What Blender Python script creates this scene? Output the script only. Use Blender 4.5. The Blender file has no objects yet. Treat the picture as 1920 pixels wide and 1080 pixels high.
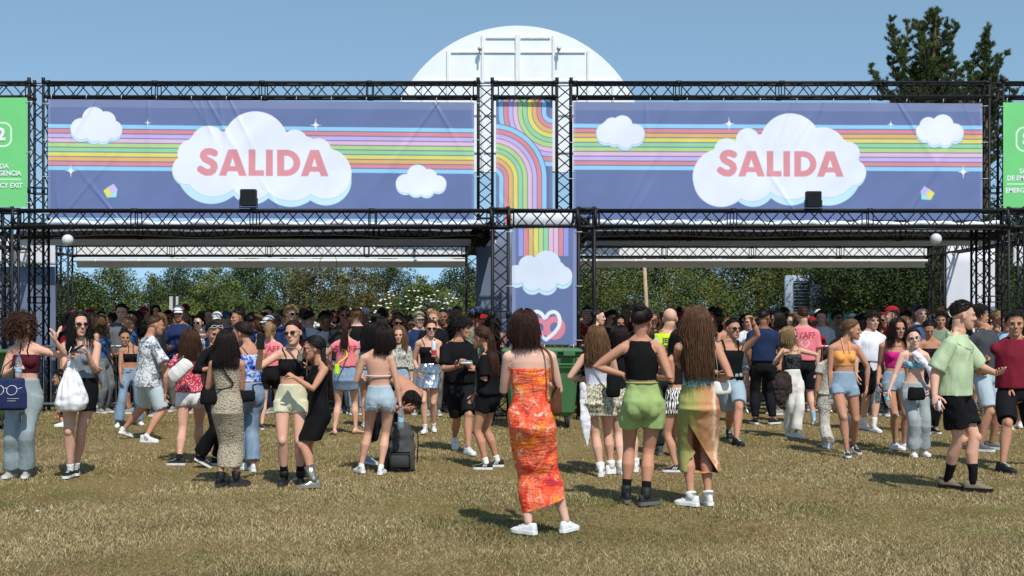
import bpy, math, random
import numpy as np
from mathutils import Vector, Matrix
from mathutils.bvhtree import BVHTree
random.seed(7); RNG = np.random.default_rng(7)
PI = math.pi
sc = bpy.context.scene
C = sc.collection
# ------------------------------------------------------------------ camera
F_PX = 2300.0; CX = 960.0; HY = 590.0; EYE = 1.6
cam_d = bpy.data.cameras.new('camera'); cam = bpy.data.objects.new('camera', cam_d); C.objects.link(cam)
cam.location = (0, 0, EYE); cam.rotation_euler = (math.radians(90), 0, 0)
cam_d.sensor_width = 36; cam_d.lens = 36*F_PX/1920; cam_d.shift_y = (HY-540)/1920
cam_d.clip_start = .1; cam_d.clip_end = 3000
sc.camera = cam
# ------------------------------------------------------------------ sky and sun
SUN_EL = 54.0; SUN_AZ = 22.0     # the sun stands behind the camera, a little to its right
world = bpy.data.worlds.new("World"); sc.world = world; world.use_nodes = True
nt = world.node_tree; nt.nodes.clear()
sky = nt.nodes.new('ShaderNodeTexSky'); sky.sky_type = 'NISHITA'; sky.sun_disc = False
sky.sun_elevation = math.radians(SUN_EL); sky.sun_rotation = math.radians(180-SUN_AZ)
sky.altitude = 300; sky.air_density = 1.0; sky.dust_density = .1; sky.ozone_density = 3.0
bg = nt.nodes.new('ShaderNodeBackground'); bg.inputs[1].default_value = .148
wo = nt.nodes.new('ShaderNodeOutputWorld')
tcw = nt.nodes.new('ShaderNodeTexCoord'); mpw = nt.nodes.new('ShaderNodeMapping'); mpw.inputs['Scale'].default_value = (1, 1, .82); mpw.inputs['Location'].default_value = (0, 0, .17)
nt.links.new(tcw.outputs['Generated'], mpw.inputs[0]); nt.links.new(mpw.outputs[0], sky.inputs[0])
hsv = nt.nodes.new('ShaderNodeHueSaturation'); hsv.inputs['Saturation'].default_value = .86; nt.links.new(sky.outputs[0], hsv.inputs['Color'])
tn = nt.nodes.new('ShaderNodeMix'); tn.data_type = 'RGBA'; tn.blend_type = 'MULTIPLY'; tn.inputs[0].default_value = 1; tn.inputs[7].default_value = (.86, 1.0, .93, 1)
nt.links.new(hsv.outputs[0], tn.inputs[6]); nt.links.new(tn.outputs[2], bg.inputs[0]); nt.links.new(bg.outputs[0], wo.inputs[0])
sl = bpy.data.lights.new('sun', 'SUN'); sl.energy = 3.85; sl.angle = math.radians(.53); sl.color = (1, .95, .87)
sun = bpy.data.objects.new('sun', sl); C.objects.link(sun)
el, az = math.radians(SUN_EL), math.radians(SUN_AZ)
to_sun = Vector((math.sin(az)*math.cos(el), -math.cos(az)*math.cos(el), math.sin(el)))
sun.rotation_euler = to_sun.to_track_quat('Z', 'Y').to_euler(); sun.location = (5, -10, 20)
sc.view_settings.view_transform = 'Standard'; sc.view_settings.look = 'None'
sc.view_settings.exposure = 0.17; sc.view_settings.gamma = 1.0
sc.render.engine = 'CYCLES'
sc.cycles.max_bounces = 6; sc.cycles.transparent_max_bounces = 12
try: sc.cycles.use_denoising = True
except Exception: pass

# ------------------------------------------------------------------ helpers
def W(px, py, S): return np.array([(px-CX)/S, F_PX/S, EYE+(HY-py)/S])   # a point at scale S (pixels per metre)
def lin(c):
    c = np.asarray(c, float)/255.0
    return np.where(c <= .04045, c/12.92, ((c+.055)/1.055)**2.4)
def hx(s):
    s = s.lstrip('#'); return tuple(lin([int(s[i:i+2], 16) for i in (0, 2, 4)]))
class MB:
    """collects pieces (vertices, faces, material slot) into one mesh"""
    def __init__(s): s.v = []; s.f = []; s.m = []; s.n = 0
    def add(s, v, f, m=0):
        v = np.asarray(v, float).reshape(-1, 3); s.v.append(v)
        n = s.n
        for q in f: s.f.append([int(i)+n for i in q])
        s.m += [m]*len(f); s.n += len(v); return s
    def mesh(s, name, mats=(), smooth=True):
        me = bpy.data.meshes.new(name)
        v = np.concatenate(s.v) if s.v else np.zeros((0, 3))
        nf = len(s.f); ls = np.fromiter((len(q) for q in s.f), int, nf)
        me.vertices.add(len(v)); me.vertices.foreach_set('co', v.ravel())
        li = np.fromiter((i for q in s.f for i in q), int, int(ls.sum()))
        me.loops.add(len(li)); me.loops.foreach_set('vertex_index', li)
        me.polygons.add(nf); me.polygons.foreach_set('loop_start', np.concatenate([[0], np.cumsum(ls)[:-1]]) if nf else [])
        me.polygons.foreach_set('loop_total', ls)
        me.polygons.foreach_set('use_smooth', [smooth]*nf)
        me.polygons.foreach_set('material_index', s.m)
        for m in mats: me.materials.append(m)
        me.update(); me.validate()
        return me
def link(name, me, parent=None, color=None):
    o = bpy.data.objects.new(name, me); C.objects.link(o)
    if parent is not None: o.parent = parent
    if color is not None: o.color = (*color, 1)
    return o
def tag(o, label=None, cat=None, group=None, kind=None):
    if label: o['label'] = label
    if cat: o['category'] = cat
    if group: o['group'] = group
    if kind: o['kind'] = kind
    return o
def empty(name, loc, label=None, cat=None, group=None):
    o = bpy.data.objects.new(name, None); C.objects.link(o); o.location = tuple(loc); o.empty_display_size = .1
    return tag(o, label, cat, group)
def loft(mb, rings, m=0, n=14, cap=True, off=0.0):
    """rings: (centre, u, v) half axes; closed tube with caps"""
    a = np.linspace(0, 2*PI, n, endpoint=False) + off
    ca, sa = np.cos(a)[:, None], np.sin(a)[:, None]
    V = [np.asarray(c, float)+ca*np.asarray(u, float)+sa*np.asarray(v, float) for c, u, v in rings]
    k = len(rings); F = []
    for i in range(k-1):
        for j in range(n):
            j2 = (j+1) % n; F.append((i*n+j, i*n+j2, (i+1)*n+j2, (i+1)*n+j))
    if cap: F.append(tuple(range(n-1, -1, -1))); F.append(tuple((k-1)*n+j for j in range(n)))
    mb.add(np.concatenate(V), F, m)
def nrm(v): v = np.asarray(v, float); return v/(np.linalg.norm(v)+1e-12)
def tube(mb, P, R, m=0, n=10, cap=True, flat=1.0, ref=None, rnd=False):
    """tube through points P with radii R (flat: second axis factor)"""
    P = [np.asarray(p, float) for p in P]
    if np.isscalar(R): R = [R]*len(P)
    R = list(R)
    if rnd:   # rounded ends
        d0 = nrm(P[0]-P[1]); d1 = nrm(P[-1]-P[-2])
        P = [P[0]+d0*R[0]*.95, P[0]+d0*R[0]*.6]+P+[P[-1]+d1*R[-1]*.6, P[-1]+d1*R[-1]*.95]
        R = [R[0]*.25, R[0]*.78]+R+[R[-1]*.78, R[-1]*.25]
    T = []
    for i in range(len(P)):
        a = P[max(i-1, 0)]; b = P[min(i+1, len(P)-1)]; T.append(nrm(b-a))
    if ref is None:
        ref = np.array([0, 0, 1.]) if abs(T[0][2]) < .8 else np.array([1., 0, 0])
    rings = []; u = nrm(np.cross(T[0], ref))
    for p, t, r in zip(P, T, R):
        u = nrm(u-np.dot(u, t)*t); v = np.cross(t, u)
        rings.append((p, u*r, v*r*flat))
    loft(mb, rings, m, n, cap)
BOXF = [(0, 3, 2, 1), (4, 5, 6, 7), (0, 1, 5, 4), (1, 2, 6, 5), (2, 3, 7, 6), (3, 0, 4, 7)]
def box(mb, lo, hi, m=0):
    x0, y0, z0 = lo; x1, y1, z1 = hi
    mb.add([(x0, y0, z0), (x1, y0, z0), (x1, y1, z0), (x0, y1, z0), (x0, y0, z1), (x1, y0, z1), (x1, y1, z1), (x0, y1, z1)], BOXF, m)
def bevbox(mb, lo, hi, b=.01, m=0):
    """box with chamfered vertical edges and top/bottom rims"""
    lo = np.array(lo, float); hi = np.array(hi, float)
    c = (lo+hi)/2; h = (hi-lo)/2
    def ring(z, s):
        hx_, hy_ = h[0]-s, h[1]-s; bb = b
        return [(c[0]+x, c[1]+y, z) for x, y in ((hx_, hy_-bb), (hx_-bb, hy_), (-hx_+bb, hy_), (-hx_, hy_-bb), (-hx_, -hy_+bb), (-hx_+bb, -hy_), (hx_-bb, -hy_), (hx_, -hy_+bb))]
    V = ring(lo[2], b)+ring(lo[2]+b, 0)+ring(hi[2]-b, 0)+ring(hi[2], b)
    F = []
    for i in range(3):
        for j in range(8): F.append((i*8+j, i*8+(j+1) % 8, (i+1)*8+(j+1) % 8, (i+1)*8+j))
    F += [tuple(range(7, -1, -1)), tuple(range(24, 32))]
    mb.add(V, F, m)
def smoothp(P, k=6):
    P = [np.asarray(p, float) for p in P]; out = []
    for i in range(len(P)-1):
        a = P[max(i-1, 0)]; b0, b1 = P[i], P[i+1]; c = P[min(i+2, len(P)-1)]
        for t in np.linspace(0, 1, k, endpoint=False): out.append(.5*((2*b0)+(-a+b1)*t+(2*a-5*b0+4*b1-c)*t*t+(-a+3*b0-3*b1+c)*t**3))
    return out+[P[-1]]
def ellip(mb, c, r, m=0, n=12, k=8, M=None):
    c = np.asarray(c, float); V = []; F = []
    for i in range(k+1):
        ph = -PI/2+PI*i/k
        for j in range(n):
            th = 2*PI*j/n
            p = np.array([math.cos(ph)*math.cos(th)*r[0], math.cos(ph)*math.sin(th)*r[1], math.sin(ph)*r[2]])
            if M is not None: p = M@p
            V.append(c+p)
    for i in range(k):
        for j in range(n): F.append((i*n+j, i*n+(j+1) % n, (i+1)*n+(j+1) % n, (i+1)*n+j))
    # collapse the poles into one vertex each
    V = np.array(V); keep = [0]+list(range(n, k*n))+[k*n]; idx = {}
    for q, o in enumerate(keep): idx[o] = q
    for j in range(n): idx[j] = 0; idx[k*n+j] = idx[k*n]
    G = []
    for q in F:
        r_ = []; [r_.append(idx[i]) for i in q if idx[i] not in r_]
        if len(r_) > 2: G.append(r_)
    mb.add(V[keep], G, m)
def hash3(ix, iy, iz, s=0):
    h = (ix*374761393 + iy*668265263 + iz*2147483647 + s*974711) & 0xffffffff
    h = ((h ^ (h >> 13))*1274126177) & 0xffffffff
    return ((h ^ (h >> 16)) & 0xffff)/65535.0
def vnoise(P, s=0):
    P = np.asarray(P, float); I = np.floor(P).astype(np.int64); f = P-I; f = f*f*(3-2*f)
    r = 0
    for dx in (0, 1):
        for dy in (0, 1):
            for dz in (0, 1):
                w = (f[..., 0] if dx else 1-f[..., 0])*(f[..., 1] if dy else 1-f[..., 1])*(f[..., 2] if dz else 1-f[..., 2])
                r = r+w*hash3(I[..., 0]+dx, I[..., 1]+dy, I[..., 2]+dz, s)
    return r*2-1
# ------------------------------------------------------------------ materials
MATS = {}
class NB:
    """node builder for one material"""
    def __init__(s, name, rough=.7, spec=.3, metal=0.0):
        s.m = bpy.data.materials.new(name); s.m.use_nodes = True; s.t = s.m.node_tree
        s.b = s.t.nodes['Principled BSDF']; s.b.inputs['Roughness'].default_value = rough
        s.b.inputs['Specular IOR Level'].default_value = spec; s.b.inputs['Metallic'].default_value = metal
    def n(s, kind, **kw):
        x = s.t.nodes.new(kind)
        for k, v in kw.items(): setattr(x, k, v)
        return x
    def l(s, a, b): s.t.links.new(a, b)
    def coord(s, scale=(1, 1, 1), kind='Object', rot=(0, 0, 0)):
        tc = s.n('ShaderNodeTexCoord'); mp = s.n('ShaderNodeMapping'); mp.inputs['Scale'].default_value = scale; mp.inputs['Rotation'].default_value = rot
        s.l(tc.outputs[kind], mp.inputs[0]); return mp.outputs[0]
    def noise(s, co, scale, detail=3, rough=.55, dist=0):
        x = s.n('ShaderNodeTexNoise'); x.inputs['Scale'].default_value = scale; x.inputs['Detail'].default_value = detail
        x.inputs['Roughness'].default_value = rough; x.inputs['Distortion'].default_value = dist
        s.l(co, x.inputs['Vector']); return x.outputs['Fac']
    def ramp(s, fac, stops, const=False):
        x = s.n('ShaderNodeValToRGB'); e = x.color_ramp.elements
        if const: x.color_ramp.interpolation = 'CONSTANT'
        while len(e) < len(stops): e.new(.5)
        for q, (p, c) in zip(e, stops): q.position = p; q.color = (*c, 1) if len(c) == 3 else c
        s.l(fac, x.inputs[0]); return x.outputs[0]
    def mix(s, a, b, fac, mode='MIX'):
        x = s.n('ShaderNodeMix', data_type='RGBA', blend_type=mode)
        for sock, val in ((x.inputs[0], fac), (x.inputs[6], a), (x.inputs[7], b)):
            if isinstance(val, (int, float)): sock.default_value = val
            elif isinstance(val, (tuple, list, np.ndarray)): sock.default_value = (*val[:3], 1)
            else: s.l(val, sock)
        return x.outputs[2]
    def objcol(s): return s.n('ShaderNodeObjectInfo').outputs['Color']
    def col(s, c):
        if isinstance(c, (tuple, list, np.ndarray)): s.b.inputs['Base Color'].default_value = (*c[:3], 1)
        else: s.l(c, s.b.inputs['Base Color'])
        return s
    def bump(s, h, strength=.3, dist=.01):
        x = s.n('ShaderNodeBump'); x.inputs['Strength'].default_value = strength; x.inputs['Distance'].default_value = dist
        s.l(h, x.inputs['Height']); s.l(x.outputs[0], s.b.inputs['Normal']); return s
def simple(name, c, rough=.6, spec=.3, metal=0.0, var=.12, scale=6, bump=0, bscale=60):
    if name in MATS: return MATS[name]
    b = NB(name, rough, spec, metal); co = b.coord()
    n = b.noise(co, scale, 4)
    k = b.ramp(n, [(.25, tuple(np.array(c)*(1-var))), (.75, tuple(np.minimum(np.array(c)*(1+var), 1)))])
    b.col(k)
    if bump: b.bump(b.noise(co, bscale, 3), bump, .01)
    MATS[name] = b.m; return b.m
# ================================================================== ground
b = NB('dry_grass', .95, .1); co = b.coord()
n1 = b.noise(co, .35, 4); n2 = b.noise(co, 2.2, 5, .65); n3 = b.noise(b.coord((1, .55, 1)), 38, 5, .75)
n4 = b.noise(b.coord((1, .6, 1)), .9, 5, .7)
straw = b.ramp(n3, [(.25, hx('55462e')), (.5, hx('87744b')), (.75, hx('b09b6f'))])
green = b.ramp(n3, [(.25, hx('303a18')), (.5, hx('5c6a2d')), (.78, hx('96955a'))])
soil = b.ramp(n3, [(.3, hx('4c3d28')), (.7, hx('917a50'))])
f1 = b.ramp(b.mix(n1, n2, .5), [(.50, (0, 0, 0)), (.66, (.8, .8, .8))])
f2 = b.ramp(n2, [(.28, (1, 1, 1)), (.42, (0, 0, 0))])
tone = b.ramp(n4, [(.34, (.80, .72, .66)), (.5, (1, 1, 1)), (.68, (1.0, 1.0, .98))]); b.col(b.mix(b.mix(b.mix(straw, green, f1), soil, f2), tone, 1.0, 'MULTIPLY')); b.bump(n3, .9, .03)
M_GROUND = b.m
def ground():
    xs = np.concatenate([np.linspace(-400, -16, 10), np.linspace(-15, 15, 121), np.linspace(16, 400, 10)])
    ys = np.concatenate([np.linspace(-30, 4, 8), np.linspace(4.5, 32, 111), np.linspace(34, 900, 16)])
    X, Y = np.meshgrid(xs, ys); Z = .012*vnoise(np.stack([X*1.3, Y*1.3, X*0], -1)) - .012
    Z[(np.abs(X) > 15) | (Y > 32) | (Y < 4)] = -.012
    nx = len(xs); F = [(j*nx+i, j*nx+i+1, (j+1)*nx+i+1, (j+1)*nx+i) for j in range(len(ys)-1) for i in range(nx-1)]
    mb = MB(); mb.add(np.stack([X, Y, Z], -1).reshape(-1, 3), F)
    tag(link('ground', mb.mesh('ground', [M_GROUND])), 'trampled dry lawn of straw and green patches', 'ground', kind='structure')
ground()
# blades of grass, uncountable
def grass():
    N = 420000
    r = RNG.random(N); D = 7.0*(30/7.0)**(r**1.25)            # denser near the camera
    X = (RNG.random(N)*2-1)*(D*.44+.3)
    patch = vnoise(np.stack([X*.5, D*.5, X*0], -1), 3)+.6*vnoise(np.stack([X*1.9, D*1.9, X*0], -1), 5)
    g = (patch+RNG.normal(0, .45, N)) > .72
    bare = vnoise(np.stack([X*1.1, D*1.1, X*0+4], -1), 9) < -.55
    keep = ~(bare & (RNG.random(N) < .75)); X, D, g = X[keep], D[keep], g[keep]; N = len(X)
    tall = RNG.random(N) < .008
    h = np.where(g, RNG.uniform(.006, .019, N), RNG.uniform(.003, .014, N)); h = np.where(tall, RNG.uniform(.02, .055, N), h)
    w = RNG.uniform(.0014, .0032, N)*(1+D/16)
    a = RNG.uniform(0, 2*PI, N); lean = RNG.uniform(.6, 3.2, N)*h; la = RNG.uniform(0, 2*PI, N)
    wx, wy = np.cos(a)*w, np.sin(a)*w
    V = np.empty((N, 3, 3)); z0 = -.015
    V[:, 0] = np.stack([X-wx, D-wy, np.full(N, z0)], -1); V[:, 1] = np.stack([X+wx, D+wy, np.full(N, z0)], -1)
    V[:, 2] = np.stack([X+lean*np.cos(la), D+lean*np.sin(la), h], -1)
    me = bpy.data.meshes.new('grass'); me.vertices.add(N*3); me.vertices.foreach_set('co', V.ravel())
    me.loops.add(N*3); me.loops.foreach_set('vertex_index', np.arange(N*3))
    me.polygons.add(N); me.polygons.foreach_set('loop_start', np.arange(N)*3); me.polygons.foreach_set('loop_total', np.full(N, 3))
    me.update()
    c1, c2, c3, c4 = map(np.array, (hx('9b875c'), hx('cabb92'), hx('656b3c'), hx('8c8955')))
    t = RNG.random(N)[:, None]
    tone = 1-.30*np.clip(vnoise(np.stack([X*.8, D*1.6, X*0+2], -1), 17)+.1, 0, 1)
    col = np.where(g[:, None], c3*(1-t)+c4*t, c1*(1-t)+c2*t)*RNG.uniform(.55, 1.12, N)[:, None]*tone[:, None]*np.array([1, .97, .93])**(1-tone[:, None])
    rgba = np.ones((N, 3, 4)); rgba[:, :, :3] = col[:, None, :]
    at = me.color_attributes.new('tint', 'FLOAT_COLOR', 'POINT'); at.data.foreach_set('color', rgba.ravel())
    b = NB('grass_blade', .8, .15); ca = b.n('ShaderNodeVertexColor'); ca.layer_name = 'tint'; b.col(ca.outputs[0])
    me.materials.append(b.m)
    tag(link('grass', me), 'short dry grass blades covering the trampled lawn', 'grass', kind='stuff')
grass()
# ================================================================== trusses
def black_paint():
    b = NB('black_truss', .55, .3); co = b.coord()
    b.col(b.ramp(b.noise(co, 14, 5, .7), [(.3, (.007, .007, .008)), (.66, (.013, .013, .014)), (.76, (.10, .10, .10))]))
    return b.m
M_TR = black_paint(); M_STEEL = simple('galvanised_steel', (.42, .43, .44), .35, .5, .85, .15, 20)
def YAW(px, S): return S*(1-.016*(px-960)/1920)
def Q(px, py, S): return W(px, py, YAW(px, S))
def truss(name, p0, p1, label, cat, group, side=.24, up=(0, 0, 1), rc=.0235, rb=.0102, pitch=.42, ends=True, mat=None):
    p0 = np.asarray(p0, float); p1 = np.asarray(p1, float); L = np.linalg.norm(p1-p0); t = (p1-p0)/L
    up = np.asarray(up, float); u = nrm(np.cross(t, up)); v = nrm(np.cross(u, t))
    base = p0.copy(); base[2] = min(p0[2], p1[2]) if abs(t[2]) > .5 else p0[2]
    root = empty(name, base, label, cat, group); mat = mat or M_TR
    o = p0-base; h = side/2
    cs = [(-h, -h), (h, -h), (h, h), (-h, h)]
    for a, c in cs:
        mb = MB(); q = o+u*a+v*c; tube(mb, [q, q+t*L], rc, n=8); link('chord', mb.mesh('chord', [mat]), root)
    mb = MB(); k = max(2, int(round(L/pitch*2))); seg = max(1, int(round(L/2.0)))
    def br(a, c): tube(mb, [a, c], rb, n=5, cap=False)
    for s in range(seg):
        s0, s1 = L*s/seg, L*(s+1)/seg
        n2 = max(2, int(round((s1-s0-.16)/pitch*2))); dz = (s1-s0-.16)/n2
        for f in range(4):
            (a0, c0), (a1, c1) = cs[f], cs[(f+1) % 4]
            A = o+u*a0+v*c0; B = o+u*a1+v*c1
            flip = False
            for i in range(n2):
                x0, x1 = s0+.08+dz*i, s0+.08+dz*(i+1)
                if (i % 2 == 0) != flip: br(A+t*x0, B+t*x1)
                else: br(B+t*x0, A+t*x1)
            for x in (s0+.05, s1-.05): br(A+t*x, B+t*x)
    link('bracing', mb.mesh('bracing', [mat]), root)
    if ends:
        mb = MB()
        for s in range(seg+1):       # couplers where the segments are pinned together
            for a, c in cs:
                q = o+u*a+v*c+t*(L*s/seg); tube(mb, [q-t*.045, q+t*.045], rc*1.35, n=8)
        link('coupler', mb.mesh('coupler', [M_TR]), root)
    return root
SF, SA, SR, SM = 122.0, 110.0, 86.0, 102.0
gb = 'horizontal trusses of the gate'; gc = 'upright trusses of the gate'
# upper frame (carries the big banners)
for x0, x1, lb in ((-150, 58, 'short black top truss beam above the left green banner'), (92, 893, 'long black top truss beam above the left exit banner'),
               (929, 1041, 'short black top truss beam above the rainbow panel'), (1077, 1846, 'long black top truss beam above the right exit banner'),
               (1882, 2090, 'short black top truss beam above the right green banner')):
    truss('truss_beam', Q(x0, 170, SA), Q(x1, 170, SA), lb, 'truss', gb)
for x, y1, lb in ((73, 800, 'tall black truss column between the left green banner and the exit banner'), (910, 415, 'black truss column just left of the rainbow panel'),
              (1057, 415, 'black truss column just right of the rainbow panel'), (1863, 800, 'tall black truss column beside the right green banner')):
    a = Q(x, 153, SA); bz = W(x, y1, SA)[2]; c = a.copy(); c[2] = 0 if y1 > 700 else bz
    truss('truss_column', c, a, lb, 'truss', gc, up=(0, 1, 0))
# front portal
for x0, x1, lb in ((33, 919, 'front black truss beam under the left exit banner'), (957, 1081, 'short front black truss beam above the cloud banner'),
               (1117, 1880, 'front black truss beam under the right exit banner'), (-180, -5, 'front truss beam leaving the picture at the left'), (1920, 2080, 'front truss beam leaving the picture at the right')):
    truss('truss_beam', Q(x0, 410, SF), Q(x1, 410, SF), lb, 'truss', gb)
for x, lb in ((14, 'front truss column at the left edge'), (938, 'front truss column left of the cloud banner'), (1099, 'front truss column right of the cloud banner'), (1900, 'front truss column at the right edge')):
    a = Q(x, 394, SF); c = a.copy(); c[2] = 0
    truss('truss_column', c, a, lb, 'truss', gc, up=(0, 1, 0))
def corner(px, py, S, lb):       # clamp block where beams meet
    p = Q(px, py, S); r = empty('corner_block', p, lb, 'truss clamp', 'corner blocks of the gate')
    mb = MB(); h = .135
    for sx in (-1, 1):
        for sz in (-1, 1):
            tube(mb, [(sx*h, -h, sz*h), (sx*h, h, sz*h)], .026, n=8); tube(mb, [(-h, sx*h, sz*h), (h, sx*h, sz*h)], .026, n=8)
            tube(mb, [(sx*h, sz*h, -h), (sx*h, sz*h, h)], .026, n=8)
    link('cage', mb.mesh('cage', [M_TR]), r)
    for i in range(9):
        mb = MB(); a = np.array([random.uniform(-h, h), -h-.01 if i % 2 else random.uniform(-h, h), random.uniform(-h, h)]); d = np.array([random.uniform(-.1, .1), random.uniform(0, .03), random.uniform(-.1, .1)])
        tube(mb, [a, a+d], .011, n=6)
        link('clamp', mb.mesh('clamp', [M_TR]), r)
corner(14, 410, SF, 'cage of clamps on top of the left edge column'); corner(938, 410, SF, 'cage of clamps left of the cloud banner'); corner(1099, 410, SF, 'cage of clamps right of the cloud banner'); corner(1900, 410, SF, 'cage of clamps on top of the right edge column')
# middle and rear portal
truss('truss_beam', Q(34, 433, SM), Q(928, 433, SM), 'second black truss beam in the shade behind the left front beam', 'truss', gb)
truss('truss_beam', Q(1095, 436, SM), Q(1885, 436, SM), 'second black truss beam in the shade behind the right front beam', 'truss', gb)
truss('truss_beam', Q(136, 470, SR), Q(870, 470, SR), 'rear black truss beam before the left white fascia', 'truss', gb, side=.22)
truss('truss_beam', Q(1080, 472, SR), Q(1740, 472, SR), 'rear black truss beam before the right white fascia', 'truss', gb, side=.22)
truss('truss_beam', Q(1770, 470, SR), Q(2010, 470, SR), 'rear black truss beam at the right end', 'truss', gb, side=.22)
for x, lb in ((121, 'rear truss column at the left end of the gate'), (885, 'rear truss column behind the middle of the gate'), (1756, 'rear truss column near the white cloth'), ):
    a = Q(x, 458, SR); c = a.copy(); c[2] = 0
    truss('truss_column', c, a, lb, 'truss', gc, up=(0, 1, 0), side=.25)
a = Q(1838, 432, SM); c = a.copy(); c[2] = 0; truss('truss_column', c, a, 'truss column just right of the white cloth', 'truss', gc, up=(0, 1, 0))
a = Q(2, 432, SM); c = a.copy(); c[2] = 0; truss('truss_column', c, a, 'second truss column behind the left edge column', 'truss', gc, up=(0, 1, 0))
# roof side beams running back
for (xa, Sa), (xb, Sb), lb in (((-150, 114), (119, SR), 'side truss beam running back under the left roof edge'), ((905, SA), (885, SR), 'side truss beam running back left of the cloud banner'), ((1090, 118), (1072, SR), 'side truss beam running back right of the cloud banner'),
                   ((2010, 116), (1757, SR), 'side truss beam running back under the right roof edge')):
    p = W(xa, 0, Sa); q = W(xb, 0, Sb); p[2] = q[2] = 3.02
    truss('truss_beam', p, q, lb, 'truss', gb)
# ================================================================== banners: printed art sampled on a fine grid of vertices
def SEG(X, Y, x0, y0, x1, y1):
    dx, dy = x1-x0, y1-y0; t = np.clip(((X-x0)*dx+(Y-y0)*dy)/(dx*dx+dy*dy), 0, 1)
    return np.hypot(X-x0-t*dx, Y-y0-t*dy)
def AA(d): return np.clip(.5-d/1.2, 0, 1)[..., None]      # signed distance -> coverage
def put(img, d, c): 
    a = AA(d); img[...] = img*(1-a)+np.array(c)*a
def circs(X, Y, cs): return np.min([np.hypot(X-x, Y-y)-r for x, y, r in cs], 0)
def poly(X, Y, P):
    """signed distance of a polygon"""
    P = np.array(P, float); n = len(P); d = np.full(X.shape, 1e9); ins = np.zeros(X.shape, bool)
    for i in range(n):
        a, b_ = P[i], P[(i+1) % n]; d = np.minimum(d, SEG(X, Y, a[0], a[1], b_[0], b_[1]))
        c = ((a[1] > Y) != (b_[1] > Y)); 
        with np.errstate(divide='ignore', invalid='ignore'): xx = (b_[0]-a[0])*(Y-a[1])/(b_[1]-a[1]+1e-12)+a[0]
        ins ^= c & (X < xx)
    return np.where(ins, -d, d)
NAVY = hx('6b79a3'); CL = hx('eceef8'); CYAN = hx('c9e8f6'); LINE = hx('656c9c')
STR = dict(b='98d0f2', r='de8f95', v='c9b6e8', p='e8bfd9', g='bbd98a', m='97d6a5', y='e6dc6c', o='e6b672')
def cloud(img, X, Y, base, dy=5, out=True):
    if out: put(img, circs(X, Y+0, [(x, y+dy, r) for x, y, r in base])-.0, CYAN); put(img, np.abs(circs(X, Y, [(x, y+dy, r) for x, y, r in base]))-.25, LINE)
    put(img, circs(X, Y, base), CL)
    d = np.abs(circs(X, Y, base))-.25; lower = Y > np.mean([c[1] for c in base]); put(img, np.where(lower, d, 9), hx('9fb4d8'))
    d = circs(X, Y, base); put(img, np.where(lower, 9, np.abs(d)-.15), hx('c8cde2'))
def sparkle(img, X, Y, cx, cy, s):
    x, y = np.abs(X-cx)/(s*.85), np.abs(Y-cy)/s
    put(img, (np.sqrt(x)+np.sqrt(y)-1)*s*.6, hx('f4f6fc'))
def cube(img, X, Y, cx, cy, flip=1):
    f = lambda P: [(cx+flip*x, cy+y) for x, y in P]
    put(img, poly(X, Y, f([(-13, -1), (-4, -8), (3, 6), (-6, 12)])), hx('e3df66')); put(img, poly(X, Y, f([(-4, -8), (6, -14), (13, -4), (3, 6)])), hx('cfbdf0')); put(img, poly(X, Y, f([(3, 6), (13, -4), (11, 11), (-6, 12)])), hx('9fe3d8'))
def stripes(img, X, Y, y0, order, x0, x1, slope=0.0, hgt=8.7):
    for i, k in enumerate(order):
        t = y0+i*hgt+slope*(X-x0)
        m = (X >= x0) & (X <= x1)
        put(img, np.where(m, np.abs(Y-t-hgt/2)-hgt/2+.5, 9), hx(STR[k]))
        if i: put(img, np.where(m, np.abs(Y-t)-.75, 9), hx('6d6a94'))
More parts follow.
